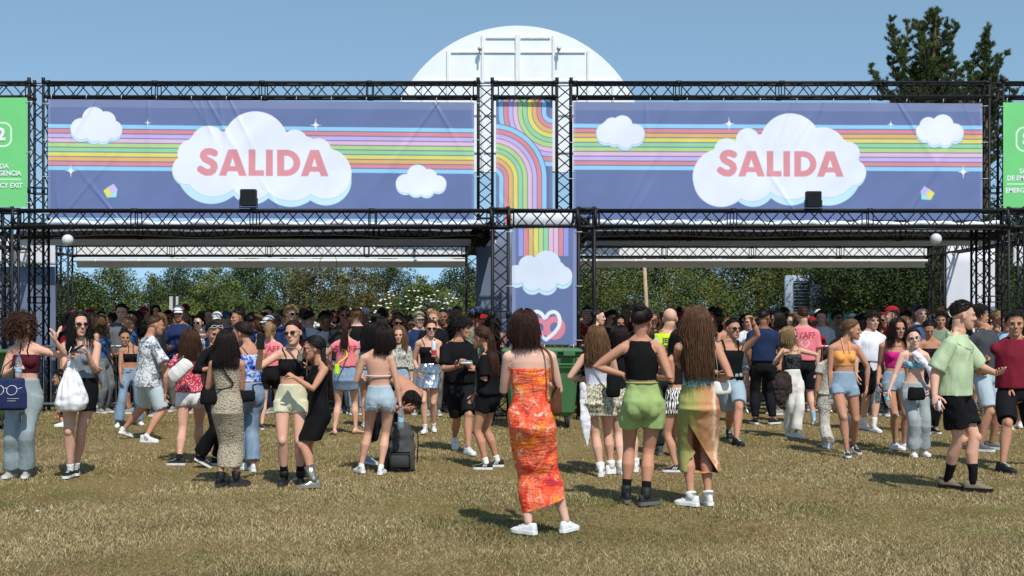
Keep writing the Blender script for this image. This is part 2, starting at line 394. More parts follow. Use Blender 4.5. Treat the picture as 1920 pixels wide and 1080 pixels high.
def salida(img, X, Y, x0, x1, y0, y1):
    """the word in heavy geometric capitals"""
    c = hx('e0949a'); u = (X-x0)/(x1-x0)*242; v = (Y-y0)/(y1-y0)*52; sx = (x1-x0)/242
    G = []
    # S
    cx, w = 20.5, 6.4
    P = []
    for a in np.linspace(-48, -255, 14): P.append((18.5+10.4*math.cos(math.radians(a)), 14.6+8.6*math.sin(math.radians(a))))
    for a in np.linspace(-70, 140, 14): P.append((16.5+12.2*math.cos(math.radians(a)), 36.4+9.4*math.sin(math.radians(a))))
    P = [(30, 9.2), (25.5, 7.0), (20, 5.9), (14.5, 6.9), (10.2, 10.2), (9, 14.5), (11.5, 19.5), (17, 23), (23.5, 26), (28.5, 30.5), (29.8, 36.5), (27, 42.2), (21.5, 45.4), (15, 45.6), (8.5, 43.0), (3.8, 39.6)]
    d = np.min([SEG(u, v, *P[i], *P[i+1]) for i in range(len(P)-1)], 0)-6.6
    d = np.maximum(d, -(poly(u, v, [(31, -8), (50, -8), (50, 14), (27.5, 13.6), (34.5, 2)]))*1.0) if False else d
    G.append(d)
    def A(o):
        dd = poly(u, v, [(o, 52), (o+17.5, 2), (o+34, 2), (o+52, 52), (o+38, 52), (o+34.6, 43.5), (o+17.2, 43.5), (o+13.6, 52)])
        return np.maximum(dd, -poly(u, v, [(o+25.7, 18), (o+20.8, 33.5), (o+30.6, 33.5)]))
    G.append(A(38.5)); G.append(poly(u, v, [(94, 2), (107, 2), (107, 41), (123, 41), (123, 52), (94, 52)])); G.append(poly(u, v, [(126.5, 2), (139.5, 2), (139.5, 52), (126.5, 52)]))
    d = poly(u, v, [(147.5, 2), (164, 2)]+[(165+26*math.cos(a), 27+25*math.sin(a)) for a in np.linspace(-PI/2, PI/2, 24)]+[(164, 52), (147.5, 52)])
    hole = poly(u, v, [(160.8, 13.5), (164, 13.5)]+[(164.5+13.6*math.cos(a), 27+13.5*math.sin(a)) for a in np.linspace(-PI/2, PI/2, 20)]+[(160.8, 40.5)])
    G.append(np.maximum(d, -hole)); G.append(A(192))
    put(img, np.min(G, 0)*sx, c)
M_PRINT = None
def print_mat():
    b = NB('printed_vinyl', .42, .35); a = b.n('ShaderNodeVertexColor'); a.layer_name = 'print'
    co = b.coord(); n = b.noise(co, 1.2, 3); w = b.noise(b.coord((60, 60, 60)), 5, 1)
    b.col(b.mix(a.outputs[0], b.ramp(n, [(.3, (.90, .90, .92)), (.7, (1, 1, 1))]), 1.0, 'MULTIPLY'))
    b.bump(w, .08, .002); return b.m
M_PRINT = print_mat()
def banner(name, label, x0, x1, y0, y1, S, paint, wr=1.0, step=1.0, slope=(0, 0), eyelets=True, cat='banner', seed=0, flatS=False):
    nx = int((x1-x0)/step)+1; ny = int((y1-y0)/step)+1
    X, Y = np.meshgrid(np.linspace(x0, x1, nx), np.linspace(y0, y1, ny))
    sl = (slope[0]+(slope[1]-slope[0])*(Y-y0)/(y1-y0))*(X-x0)/(x1-x0)      # the artwork tilts as the banner does in perspective
    img = np.tile(np.array(NAVY), (ny, nx, 1)); paint(img, X, Y)
    SS = np.vectorize(lambda p: YAW(p, S))(X[0])[None, :]*np.ones_like(X)
    P = np.stack([(X-CX)/SS, F_PX/SS, EYE+(HY-(Y+sl))/SS], -1)
    # folds and sag: pulled from the corners and eyelets
    u = (X-x0)/100.0; v = (Y-y0)/100.0; H = (y1-y0)/100.0
    d = .010*vnoise(np.stack([u*1.1+v*.9, v*1.2-u*.3, u*0+seed], -1))+.006*vnoise(np.stack([u*3+v*2.2, v*1.6, u*0+seed+3], -1))
    fold = 0
    r = random.Random(seed+11)
    for k in range(int(4+(x1-x0)/75)):
        fx = r.uniform(x0, x1); top = r.random() < .65; ang = r.uniform(-.9, .9); ln = r.uniform(.5, 1.1)*H
        vv = v if top else H-v; c = (X-fx)/100.0-ang*vv
        fold = fold+r.uniform(.3, 1)*np.exp(-(c/(.025+.05*vv))**2)*np.exp(-(vv/ln)**2*2.2)
    d = d+.015*fold
    edge = np.minimum(np.minimum(u, (x1-X)/100.0)/.2, 1)*1.0
    P[..., 1] -= wr*d*np.clip(.35+edge, 0, 1)
    F = [(j*nx+i, j*nx+i+1, (j+1)*nx+i+1, (j+1)*nx+i) for j in range(ny-1) for i in range(nx-1)]
    o = P.reshape(-1, 3); base = o[(ny-1)*nx+nx//2].copy()
    mb = MB(); mb.v = [o-base]; mb.f = F; mb.m = [0]*len(F); mb.n = len(o)
    me = mb.mesh(name, [M_PRINT]); rgba = np.ones((len(o), 4)); rgba[:, :3] = np.clip(img.reshape(-1, 3), 0, 1)
    at = me.color_attributes.new('print', 'FLOAT_COLOR', 'POINT'); at.data.foreach_set('color', rgba.ravel())
    ob = link(name, me); ob.location = tuple(base); tag(ob, label, cat)
    if eyelets:
        def tie(P_): mb = MB(); tube(mb, P_, .0045, n=5); link('cable_tie', mb.mesh('cable_tie', [simple('white_plastic', (.75, .75, .73), .4)]), ob)
        for fx in np.linspace(x0+6, x1-6, max(3, int((x1-x0)/60))):
            for yy, s in ((y0, -1), (y1, 1)):
                q = Q(fx, yy+slope[0]*(fx-x0)/(x1-x0), S)-base; tie([q+(0, -.006, 0), q+(.012, -.02, -s*.07)])
        for yy in np.linspace(y0+8, y1-8, max(3, int((y1-y0)/55))):
            for fx, s in ((x0, -1), (x1, 1)):
                q = Q(fx, yy, S)-base; tie([q+(-s*.02, -.008, 0), q+(s*.085, -.03, 0)])
    return ob, base
def hem(img, X, Y, x0, x1, y0, y1):   # welded double hem: the print is a little paler there
    for a, w in ((X-x0, 5), (x1-X, 5), (Y-y0, 15)):
        m = (a < w)[..., None]; img[...] = np.where(m, img*.90+np.array((.75, .75, .86))*.10, img)
def paint_left(img, X, Y):
    stripes(img, X, Y, 232, 'brvpgmyorb', 90, 900, .004)
    cloud(img, X, Y, [(163, 236, 29), (184, 226, 22), (152, 244, 20), (176, 246, 16), (208, 243, 20), (195, 247, 17)][0:0]+[(176, 222, 22)[0:3], (199, 226, 18), (152, 241, 20), (212, 242, 17), (176, 248, 17), (193, 250, 16), (182, 238, 22)], 5)
    cloud(img, X, Y, [(772, 337, 15)]+[(760, 341, 18), (783, 325, 20), (804, 329, 16), (821, 341, 16), (780, 348, 16), (800, 350, 15), (790, 340, 20)], 4)
    big = [(391, 268, 34), (359, 286, 26), (479, 268, 62), (553, 264, 24), (597, 280, 24), (616, 324, 40), (351, 317, 28), (398, 302, 61), (400, 312, 56), (473, 330, 43), (545, 315, 60), (611, 323, 48), (470, 300, 55), (560, 300, 50)]
    big2 = [(351, 325, 24), (398, 323, 58), (473, 340, 40), (545, 322, 63), (611, 334, 47)]
    put(img, circs(X, Y, [(351, 320, 28), (396, 316, 65), (473, 338, 44), (545, 325, 61), (611, 335, 48)]), CYAN)
    put(img, circs(X, Y, big), CL)
    put(img, np.where(Y > 325, np.abs(circs(X, Y, big))-.3, 9), hx('9fb9dc'))
    salida(img, X, Y, 372, 614, 276, 328)
    sparkle(img, X, Y, 592, 231, 11); sparkle(img, X, Y, 277, 229, 6); sparkle(img, X, Y, 133, 320, 11)
    cube(img, X, Y, 207, 358); hem(img, X, Y, 90, 889, 186, 412)
def paint_right(img, X, Y):
    stripes(img, X, Y, 231.5, 'broymgpvrb', 1060, 1850, .001)
    cloud(img, X, Y, [(1167, 235, 19), (1137, 249, 19), (1167-25, 243, 17), (1190, 251, 19), (1152, 256, 15), (1172, 260, 17), (1168, 246, 20), (1148, 236, 16)], 5)
    cloud(img, X, Y, [(1768, 232, 20), (1741, 234, 17), (1733, 245, 16), (1790, 246, 17), (1752, 255, 15), (1772, 256, 15), (1762, 245, 20)], 5)
    big = [(1402, 261, 22), (1363, 282, 24), (1482, 268, 57), (1543, 282, 45), (1590, 286, 22), (1600, 322, 24), (1352, 335, 52), (1352, 331, 53), (1410, 335, 42), (1484, 315, 58), (1552, 310, 59), (1430, 300, 50), (1520, 300, 55)]
    put(img, circs(X, Y, [(1352, 335, 52), (1412, 345, 42), (1482, 330, 54), (1553, 322, 62), (1600, 328, 22)]), CYAN)
    put(img, circs(X, Y, big), CL)
    put(img, np.where(Y > 325, np.abs(circs(X, Y, big))-.3, 9), hx('9fb9dc'))
    salida(img, X, Y, 1347, 1580, 280, 330)
    sparkle(img, X, Y, 1367, 231, 11); sparkle(img, X, Y, 1670, 231, 6); sparkle(img, X, Y, 1806, 320, 11)
    cube(img, X, Y, 1739, 361, -1); hem(img, X, Y, 1075, 1842, 192, 416)
def bands(img, r, r_out, order, wdt, mask):
    """concentric rainbow bands, r_out outermost radius going inwards"""
    for i, k in enumerate(order):
        q = r_out-(i+.5)*wdt; d = np.abs(r-q)-wdt/2+.4; put(img, np.where(mask, d, 9), hx(STR[k]))
        if i: put(img, np.where(mask, np.abs(r-(q+wdt/2))-.45, 9), hx('6d6a94'))
def paint_mid(img, X, Y):
    w = 8.95
    # upper flow: comes down from the top, bends to the right
    def flow(order):
        cx, cy = 1036, 189+22          # centre of the bend at the upper right
        x = X; r = np.where(Y < cy, cx-X, np.hypot(X-cx, Y-cy))
        r = np.where(X > cx, Y-cy, r)
        return r
    r = flow(None); bands(img, r, 101, 'brvpgmyorb', w, np.ones_like(X, bool))
    # lower flow: from the left edge, bends downwards, lies over the first
    cx, cy = 922, 335; R = 103
    r = np.where(Y > cy, X-cx, np.hypot(X-cx, Y-cy)); r = np.where(X < cx, np.abs(Y-cy), r)
    inside = (r < R+1.2) & ((X >= 918))
    put(img, np.where(inside, r-R-1.2, 9), hx('6d6a94')); bands(img, r, R, 'brvpgmyorb', w, inside)
    put(img, np.where(inside, r-(R-10*w), 9), NAVY)
    hem(img, X, Y, 930, 1036, 160, 420)
def paint_low(img, X, Y):
    w = 9.4; o = 'vroymgpprv'
    for i, k in enumerate('vroygmpprv'):
        t = 971+i*w+1; c = hx('9aa0e6') if k == 'v' else hx(STR[k]); put(img, np.where(Y < 480, np.abs(X-t-w/2)-w/2+.4, 9), c)
        if i: put(img, np.where(Y < 480, np.abs(X-t)-.45, 9), hx('6d6a94'))
    big = [(1025, 497, 27), (992, 499, 20), (968, 515, 18), (1055, 517, 18), (998, 527, 19), (1025, 527, 20), (1010, 512, 28), (1040, 510, 22)]
    put(img, circs(X, Y, [(x, y+7, r) for x, y, r in big if y > 510]), CYAN); put(img, np.where(Y > 515, np.abs(circs(X, Y, [(x, y+7, r) for x, y, r in big if y > 510]))-.3, 9), LINE); put(img, circs(X, Y, big), hx('dfe6f3'))
    put(img, np.where(Y > 522, np.abs(circs(X, Y, big))-.4, 9), hx('7f9cc4'))
    # two interlocked hearts
    pk = hx('e8899b'); wh = hx('f0f0f6')
    a = np.linspace(0, 2*PI, 60); 
    def curve(P, hw, c):
        P = [tuple(q[:2]) for q in smoothp([(x, y, 0) for x, y in P], 5)]; put(img, np.min([SEG(X, Y, *P[i], *P[i+1]) for i in range(len(P)-1)], 0)-hw, c)
    ring = [(1040+14.5*math.cos(t), 615+16*math.sin(t)) for t in a]; ring2 = [(1012+12*math.cos(t), 614+13*math.sin(t)) for t in a]
    curve(ring2, 4.6, pk); curve(ring, 5.6, pk)
    curve([(1025, 636), (1041, 622), (1049, 608), (1048, 593), (1040, 585), (1030, 587), (1022, 596), (1015, 588), (1006, 584), (997, 588)], 3.4, wh)
    curve([(1024, 637), (1014, 630)], 3.0, wh)
    for a_, w_ in ((X-960, 7), (1081-X, 7)): img[...] = np.where((a_ < w_)[..., None], img*.75+.25*np.array((.55, .57, .8)), img)
banner('exit_banner', 'wide blue SALIDA banner with a cloud and rainbow stripes, over the left passage', 90, 889, 186, 408, SA+1.8, paint_left, 1.0, 1.0, (6, 3), seed=1)
banner('exit_banner', 'wide blue SALIDA banner with a cloud and rainbow stripes, over the right passage', 1075, 1842, 191, 411, SA+1.8, paint_right, 1.0, 1.0, (3, 2), seed=2)
banner('rainbow_panel', 'narrow upright panel of curving rainbow bands between the two wide banners', 930, 1036, 187, 424, SA+.2, paint_mid, .5, .7, seed=3, eyelets=False)
banner('cloud_banner', 'tall narrow blue banner with a white cloud and two interlocked hearts', 960, 1081, 427, 646, SF+.8, paint_low, .35, .7, seed=4)
GRN = hx('78d27f')
def letters(txt, px, py, S, hpx, parent, base, mat, align='CENTER', dy=-.007, bold=.02, squash=1.0):
    cu = bpy.data.curves.new('lettering', 'FONT'); cu.body = txt; cu.align_x = align; cu.size = hpx/S/.72; cu.offset = bold*cu.size*.5; cu.extrude = .001
    o = bpy.data.objects.new('tmp', cu); C.objects.link(o); bpy.context.view_layer.update()
    me = bpy.data.meshes.new_from_object(o.evaluated_get(bpy.context.evaluated_depsgraph_get())); bpy.data.objects.remove(o)
    me.materials.clear(); me.materials.append(mat)
    ob = link('lettering', me, parent); p = Q(px, py, S)-base; ob.location = (p[0], p[1]+dy, p[2]); ob.rotation_euler = (PI/2, 0, 0); ob.scale = (squash, 1, 1)
    return ob
M_WH = simple('white_print', (.82, .82, .84), .5, var=.02)
def green(x0, x1, cx, y0, y1, label, sd):
    def paint(img, X, Y):
        img[...] = GRN
        put(img, np.abs(np.maximum(np.abs(X-cx)-11, 0)**2+np.maximum(np.abs(Y-(y0+69))-8, 0)**2-14**2)/28-1.3, hx('f2faf2'))
        put(img, np.maximum(np.abs(X-cx)-43, np.abs(Y-(y0+153))-.8), hx('f2faf2'))
    ob, base = banner('emergency_banner', label, x0, x1, y0, y1, SA+1.5, paint, .10, 1.0, seed=sd)
    letters('S2', cx, y0+79, SA+1.5, 22, ob, base, M_WH, bold=.10, squash=.95)
    letters('SALIDA', cx, y0+133, SA+1.5, 9, ob, base, M_WH, bold=.05); letters('DE EMERGENCIA', cx, y0+146, SA+1.5, 9, ob, base, M_WH, bold=.05, squash=.92); letters('EMERGENCY EXIT', cx, y0+169, SA+1.5, 9, ob, base, M_WH, bold=.05, squash=.92)
green(-60, 51, -4, 183, 388, 'bright green emergency exit banner cut off at the left edge', 5)
green(1881, 1992, 1931, 192, 393, 'bright green emergency exit banner cut off at the right edge', 6)
# white tarp roll under the banners, and front roof sheets
M_TARP = simple('white_tarp', (.72, .73, .75), .5, .3, var=.06, scale=2, bump=.4, bscale=8)
def sheet(name, label, pts, mat, thick=.012, cat='tarpaulin', nu=30, nv=8, amp=.01, seed=0, kind=None):
    """cloth between four corners (tl, tr, br, bl) with slight waves and thickness"""
    tl, tr, br_, bl = [np.asarray(p, float) for p in pts]; n = nrm(np.cross(tr-tl, bl-tl))
    V = []
    for j in range(nv+1):
        for i in range(nu+1):
            a, c = i/nu, j/nv; p = (tl*(1-a)+tr*a)*(1-c)+(bl*(1-a)+br_*a)*c
            V.append(p)
    V = np.array(V); V = V+n*(vnoise(V*1.7+seed)*amp+vnoise(V*4.1+seed)*amp*.4)[:, None]
    k = len(V); F = [(j*(nu+1)+i, j*(nu+1)+i+1, (j+1)*(nu+1)+i+1, (j+1)*(nu+1)+i) for j in range(nv) for i in range(nu)]
    G = [tuple(q+k for q in reversed(f)) for f in F]
    rim = [j for j in range(nu+1)]+[(j+1)*(nu+1)+nu for j in range(nv)]+[nv*(nu+1)+nu-1-i for i in range(nu)]+[(nv-1-j)*(nu+1) for j in range(nv-1)]
    R = [(rim[i], rim[i]+k, rim[(i+1) % len(rim)]+k, rim[(i+1) % len(rim)]) for i in range(len(rim))]
    base = bl.copy(); mb = MB(); mb.add(np.concatenate([V, V+n*thick])-base, F+G+R)
    o = link(name, mb.mesh(name, [mat])); o.location = tuple(base); tag(o, label, cat, kind=kind); return o
def lerpS(px, z, S): p = W(px, 0, YAW(px, S)); p[2] = z; return p
for x0, x1, lb in ((92, 905, 'rolled white tarpaulin under the left exit banner'), (1110, 1880, 'rolled white tarpaulin under the right exit banner')):
    mb = MB(); p, q = Q(x0, 418, SA+2.6), Q(x1, 420, SA+2.6); base = p.copy()
    P = [p+(q-p)*t-base+np.array([0, 0, .012*math.sin(t*40)+.01*math.sin(t*97)]) for t in np.linspace(0, 1, 70)]
    tube(mb, P, [.042+.006*math.sin(i*1.7) for i in range(70)], n=10, rnd=True)
    o = link('rolled_tarpaulin', mb.mesh('rolled_tarpaulin', [M_TARP])); o.location = tuple(base); tag(o, lb, 'tarpaulin')
mb = MB(); base = Q(1017, 410, SA+2); bevbox(mb, (-.52, -.02, -.12), (.52, .02, .12), .01)
o = link('white_board', mb.mesh('white_board', [simple('white_board', (.74, .75, .78), .5, var=.04)])); o.location = tuple(base); tag(o, 'plain white board behind the short beam above the cloud banner', 'board')
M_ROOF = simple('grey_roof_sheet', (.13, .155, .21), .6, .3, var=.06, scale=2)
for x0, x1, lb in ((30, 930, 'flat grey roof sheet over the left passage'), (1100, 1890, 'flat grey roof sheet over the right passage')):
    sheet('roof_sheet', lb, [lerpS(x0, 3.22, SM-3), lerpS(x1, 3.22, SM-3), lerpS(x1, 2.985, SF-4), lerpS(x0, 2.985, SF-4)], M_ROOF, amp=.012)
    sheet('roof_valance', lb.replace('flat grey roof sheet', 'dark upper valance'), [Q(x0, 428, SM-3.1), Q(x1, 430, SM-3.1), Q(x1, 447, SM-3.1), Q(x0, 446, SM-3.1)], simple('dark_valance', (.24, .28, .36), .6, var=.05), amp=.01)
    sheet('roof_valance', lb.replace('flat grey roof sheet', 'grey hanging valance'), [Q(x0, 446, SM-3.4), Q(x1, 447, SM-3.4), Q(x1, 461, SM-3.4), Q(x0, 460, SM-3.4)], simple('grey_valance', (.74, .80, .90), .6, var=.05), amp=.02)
M_FAS = simple('white_fascia', (.86, .86, .85), .5, .3, var=.04, scale=1.5)
for x0, x1, lb, sh in ((140, 872, 'left', 0), (1082, 1738, 'right', 1)):
    S = SR-1.6
    r = empty('fascia', Q((x0+x1)/2, 500, S), 'white fascia panel behind the rear truss over the %s passage' % lb, 'fascia')
    bs = np.array(r.location)
    mb = MB(); a, c = Q(x0, 449, S)-bs, Q(x1, 449, S)-bs; d, e = Q(x0, 484, S)-bs, Q(x1, 484, S)-bs
    def slab(mb, a, c, e, d, th=.03):
        n = np.array([0, th, 0]); mb.add([a, c, e, d, a+n, c+n, e+n, d+n], [(0, 1, 2, 3), (7, 6, 5, 4), (0, 4, 5, 1), (1, 5, 6, 2), (2, 6, 7, 3), (3, 7, 4, 0)])
    slab(mb, a, c, e, d); link('fascia_board', mb.mesh('fascia_board', [M_FAS], False), r)
    mb = MB(); tube(mb, [Q(x0, 489, S)-bs+(0, -.05, 0), Q(x1, 489, S)-bs+(0, -.05, 0)], .032, n=10)
    for k in range(9):
        q = Q(x0+(x1-x0)*(k+.5)/9, 489, S)-bs+np.array((0, -.05, 0)); tube(mb, [q-(.012, 0, 0), q+(.012, 0, 0)], .038, n=8)
    link('gutter_tube', mb.mesh('gutter_tube', [M_FAS]), r)
    mb = MB(); V = []; nn = 60
    a, c = Q(x0, 487, S), Q(x1, 487, S); 
    for j, (dz, yy) in enumerate(((0, 0), (.06, .10), (.17, .16))):
        for i in range(nn+1):
            t = i/nn; p = a+(c-a)*t-bs; V.append(p+np.array([0, yy+.006*math.sin(t*60), -dz]))
    F = [(j*(nn+1)+i, j*(nn+1)+i+1, (j+1)*(nn+1)+i+1, (j+1)*(nn+1)+i) for j in range(2) for i in range(nn)]
    mb.add(V, F); link('valance', mb.mesh('valance', [simple('grey_valance2', (.78, .80, .84), .6, var=.05)]), r)
    sheet('roof_sheet', 'thin rear roof sheet behind the %s white fascia' % lb, [Q(x0, 449, S-14), Q(x1, 449, S-14), Q(x1, 449, S-.6), Q(x0, 449, S-.6)], M_ROOF, amp=.004)
# cloths hanging behind the columns
M_BLUE = simple('blue_grey_cloth', hx('6f7a92'), .7, .2, var=.08, scale=2); M_WCL = simple('white_cloth', (.70, .72, .78), .7, .2, var=.05, scale=2)
sheet('hanging_cloth', 'blue grey cloth behind the trusses at the left edge', [Q(-60, 500, 92), Q(104, 500, 92), Q(104, 735, 92), Q(-60, 735, 92)], M_BLUE, amp=.03, seed=1, cat='cloth')
sheet('hanging_cloth', 'white strip of cloth above the blue one at the left edge', [Q(-60, 446, 93), Q(104, 452, 93), Q(104, 497, 93), Q(-60, 490, 93)], M_WCL, amp=.03, seed=2, cat='cloth')
sheet('hanging_cloth', 'blue grey cloth behind the truss column left of the cloud banner', [Q(893, 434, 98), Q(975, 434, 98), Q(975, 745, 98), Q(893, 745, 98)], M_BLUE, amp=.03, seed=3, cat='cloth')
sheet('hanging_cloth', 'white sunlit cloth hanging behind the right truss column', [Q(1774, 460, 90), Q(1866, 460, 90), Q(1866, 725, 90), Q(1774, 725, 90)], M_WCL, amp=.03, seed=4, cat='cloth')
sheet('hanging_cloth', 'small white cloth at the far right edge', [Q(1900, 462, 93), Q(2010, 462, 93), Q(2010, 498, 93), Q(1900, 500, 93)], M_WCL, amp=.03, seed=5, cat='cloth')
# round sign seen from its back
def disc():
    S = 88.0; c = Q(970, 290, S); R = 242/S; root = empty('round_sign', (c[0], c[1], c[2]), 'big white round sign seen from its timbered back above the gate', 'sign')
    mb = MB(); a = np.linspace(0, 2*PI, 96, endpoint=False); zb = (290-323)/S
    ring = np.array([(R*math.cos(t), 0, max(R*math.sin(t), zb)) for t in a]); k = len(a)
    mb.add(np.concatenate([ring, ring+(0, .12, 0)]), [tuple(range(k)), tuple(reversed(range(k, 2*k)))]+[(i, i+k, (i+1) % k+k, (i+1) % k) for i in range(k)])
    link('sign_board', mb.mesh('sign_board', [simple('white_ply', (.86, .87, .88), .5, .3, var=.05, scale=2)], False), root)
    mat = simple('whitewashed_timber', (.80, .81, .79), .6, .2, var=.08, scale=9)
    def bar(x0, y0, x1, y1, w=.07, d=.07):
        mb = MB(); p = W(x0, y0, S)-c; q = W(x1, y1, S)-c
        lo = np.minimum(p, q)-(w/2 if x0 == x1 else 0, 0, w/2 if y0 == y1 else 0); hi = np.maximum(p, q)+(w/2 if x0 == x1 else 0, 0, w/2 if y0 == y1 else 0)
        bevbox(mb, (lo[0], -d, lo[2]), (hi[0], -.001, hi[2]), .006); link('batten', mb.mesh('batten', [mat], False), root)
    bar(971, 65, 971, 322, .11, .045)
    for x, y in ((905, 66), (1038, 66), (840, 95), (1103, 95), (793, 150), (1150, 150)): bar(x, y, x, 322, .06, .035)
    for y, x0, x1 in ((71, 908, 1035), (98, 843, 1100), (152, 796, 1147), (215, 746, 1196), (285, 746, 1196)):
        xs = [x for x in (746, 793, 840, 905, 971, 1038, 1103, 1150, 1196) if x0-4 <= x <= x1+4]
        xs = [x0]+[x for x in xs if x0 < x < x1]+[x1]
        for p, q in zip(xs[:-1], xs[1:]): bar(p+3, y, q-3, y, .045, .03)
    for x in (900, 1047):
        mb = MB(); p = W(x, 96, S)-c; ellip(mb, p+(0, -.13, .02), (.05, .06, .05)); tube(mb, [p+(0, -.12, 0), p+(.03, -.2, -.1)], .02); tube(mb, [p, p+(0, -.14, 0)], .02)
        link('clamp', mb.mesh('clamp', [M_STEEL]), root)
    for x in (800, 1140):
        mb = MB(); p = W(x, 322, S)-c; tube(mb, [(p[0], .2, p[2]+.1), (p[0], .2, -c[2]+3.1)], .03); tube(mb, [(p[0], 0, p[2]+.1), (p[0], .2, p[2]+.1)], .03); link('support_tube', mb.mesh('support_tube', [M_STEEL]), root)
disc()
# small fittings of the gate
def globe(px, py, S, lb):
    p = Q(px, py, S); r = empty('globe_lamp', p, lb, 'lamp', 'globe lamps'); R = 10.5/S
    mb = MB(); ellip(mb, (0, 0, 0), (R, R, R), n=20, k=14); link('globe', mb.mesh('globe', [simple('opal_glass', (.62, .62, .62), .35, .4, var=.05)]), r)
    mb = MB(); tube(mb, [(0, 0, R*.9), (0, 0, R+.05)], .02); tube(mb, [(0, 0, R+.04), (0, .12, R+.12)], .008); link('bracket', mb.mesh('bracket', [M_TR]), r)
globe(127, 450, 126, 'round white globe lamp hanging at the left end of the gate'); globe(1755, 448, 126, 'round white globe lamp hanging at the right end of the gate')
def flood(px, py, S, w, h, lb):
    p = Q(px, py+h/2, S); r = empty('floodlight', p, lb, 'floodlight', 'floodlights on the gate'); w_, h_ = w/S/2, h/S
    mb = MB(); bevbox(mb, (-w_, -.05, .02), (w_, .06, h_), .012)
    for k in range(9): x = -w_+.02+k*(2*w_-.04)/8; box(mb, (x-.004, -.064, .03), (x+.004, -.048, h_-.02))
    link('housing', mb.mesh('housing', [simple('black_housing', (.016, .016, .017), .5, var=.2)], False), r)
    mb = MB(); tube(mb, [(-w_-.012, 0, h_*.5), (-w_-.012, 0, 0), (w_+.012, 0, 0), (w_+.012, 0, h_*.5)], .01, n=6); link('bracket', mb.mesh('bracket', [M_TR]), r)
flood(466, 372, SF+1, 30, 34, 'black box floodlight standing on the beam before the left cloud'); flood(1525, 375, SF+1, 29, 33, 'black box floodlight standing on the beam before the right cloud')
r = empty('tube_light', Q(500, 450, 108), 'long white tube light under the left roof', 'lamp'); mb = MB(); tube(mb, [(-.6, 0, 0), (.6, 0, 0)], .022, rnd=True, n=10); link('tube', mb.mesh('tube', [M_TARP]), r)
mb = MB(); [box(mb, (x-.03, -.02, .02), (x+.03, .02, .05)) for x in (-.5, .5)]; link('clip', mb.mesh('clip', [M_TR]), r)
def cable(name, lb, pts, S, rad=.006, mat=None):
    P = []
    pts = [Q(x, y, S) for x, y in pts]; base = pts[0]
    for i in range(len(pts)-1):
        a = pts[max(i-1, 0)]; b0, b1 = pts[i], pts[i+1]; c = pts[min(i+2, len(pts)-1)]
        for t in np.linspace(0, 1, 10, endpoint=False):
            P.append(.5*((2*b0)+(-a+b1)*t+(2*a-5*b0+4*b1-c)*t*t+(-a+3*b0-3*b1+c)*t**3))
    P.append(pts[-1]); mb = MB(); tube(mb, [p-base for p in P], rad, n=5)
    o = link(name, mb.mesh(name, [mat or M_TR])); o.location = tuple(base); tag(o, lb, 'cable')
wc = simple('pale_cable', (.5, .5, .48), .5)
cable('cable', 'pale cable sagging under the left roof', [(100, 446), (220, 440), (360, 445), (470, 443), (640, 441), (760, 446), (880, 441), (905, 447)], 108, .006, wc)
cable('cable', 'pale cable sagging under the right roof', [(1115, 444), (1240, 441), (1400, 446), (1560, 442), (1720, 440), (1745, 446)], 108, .006, wc)
cable('cable', 'loop of black cable hanging below the left fascia', [(590, 462), (606, 470), (598, 500), (612, 512), (630, 502), (628, 480), (610, 462), (640, 462)], SR+1, .006)
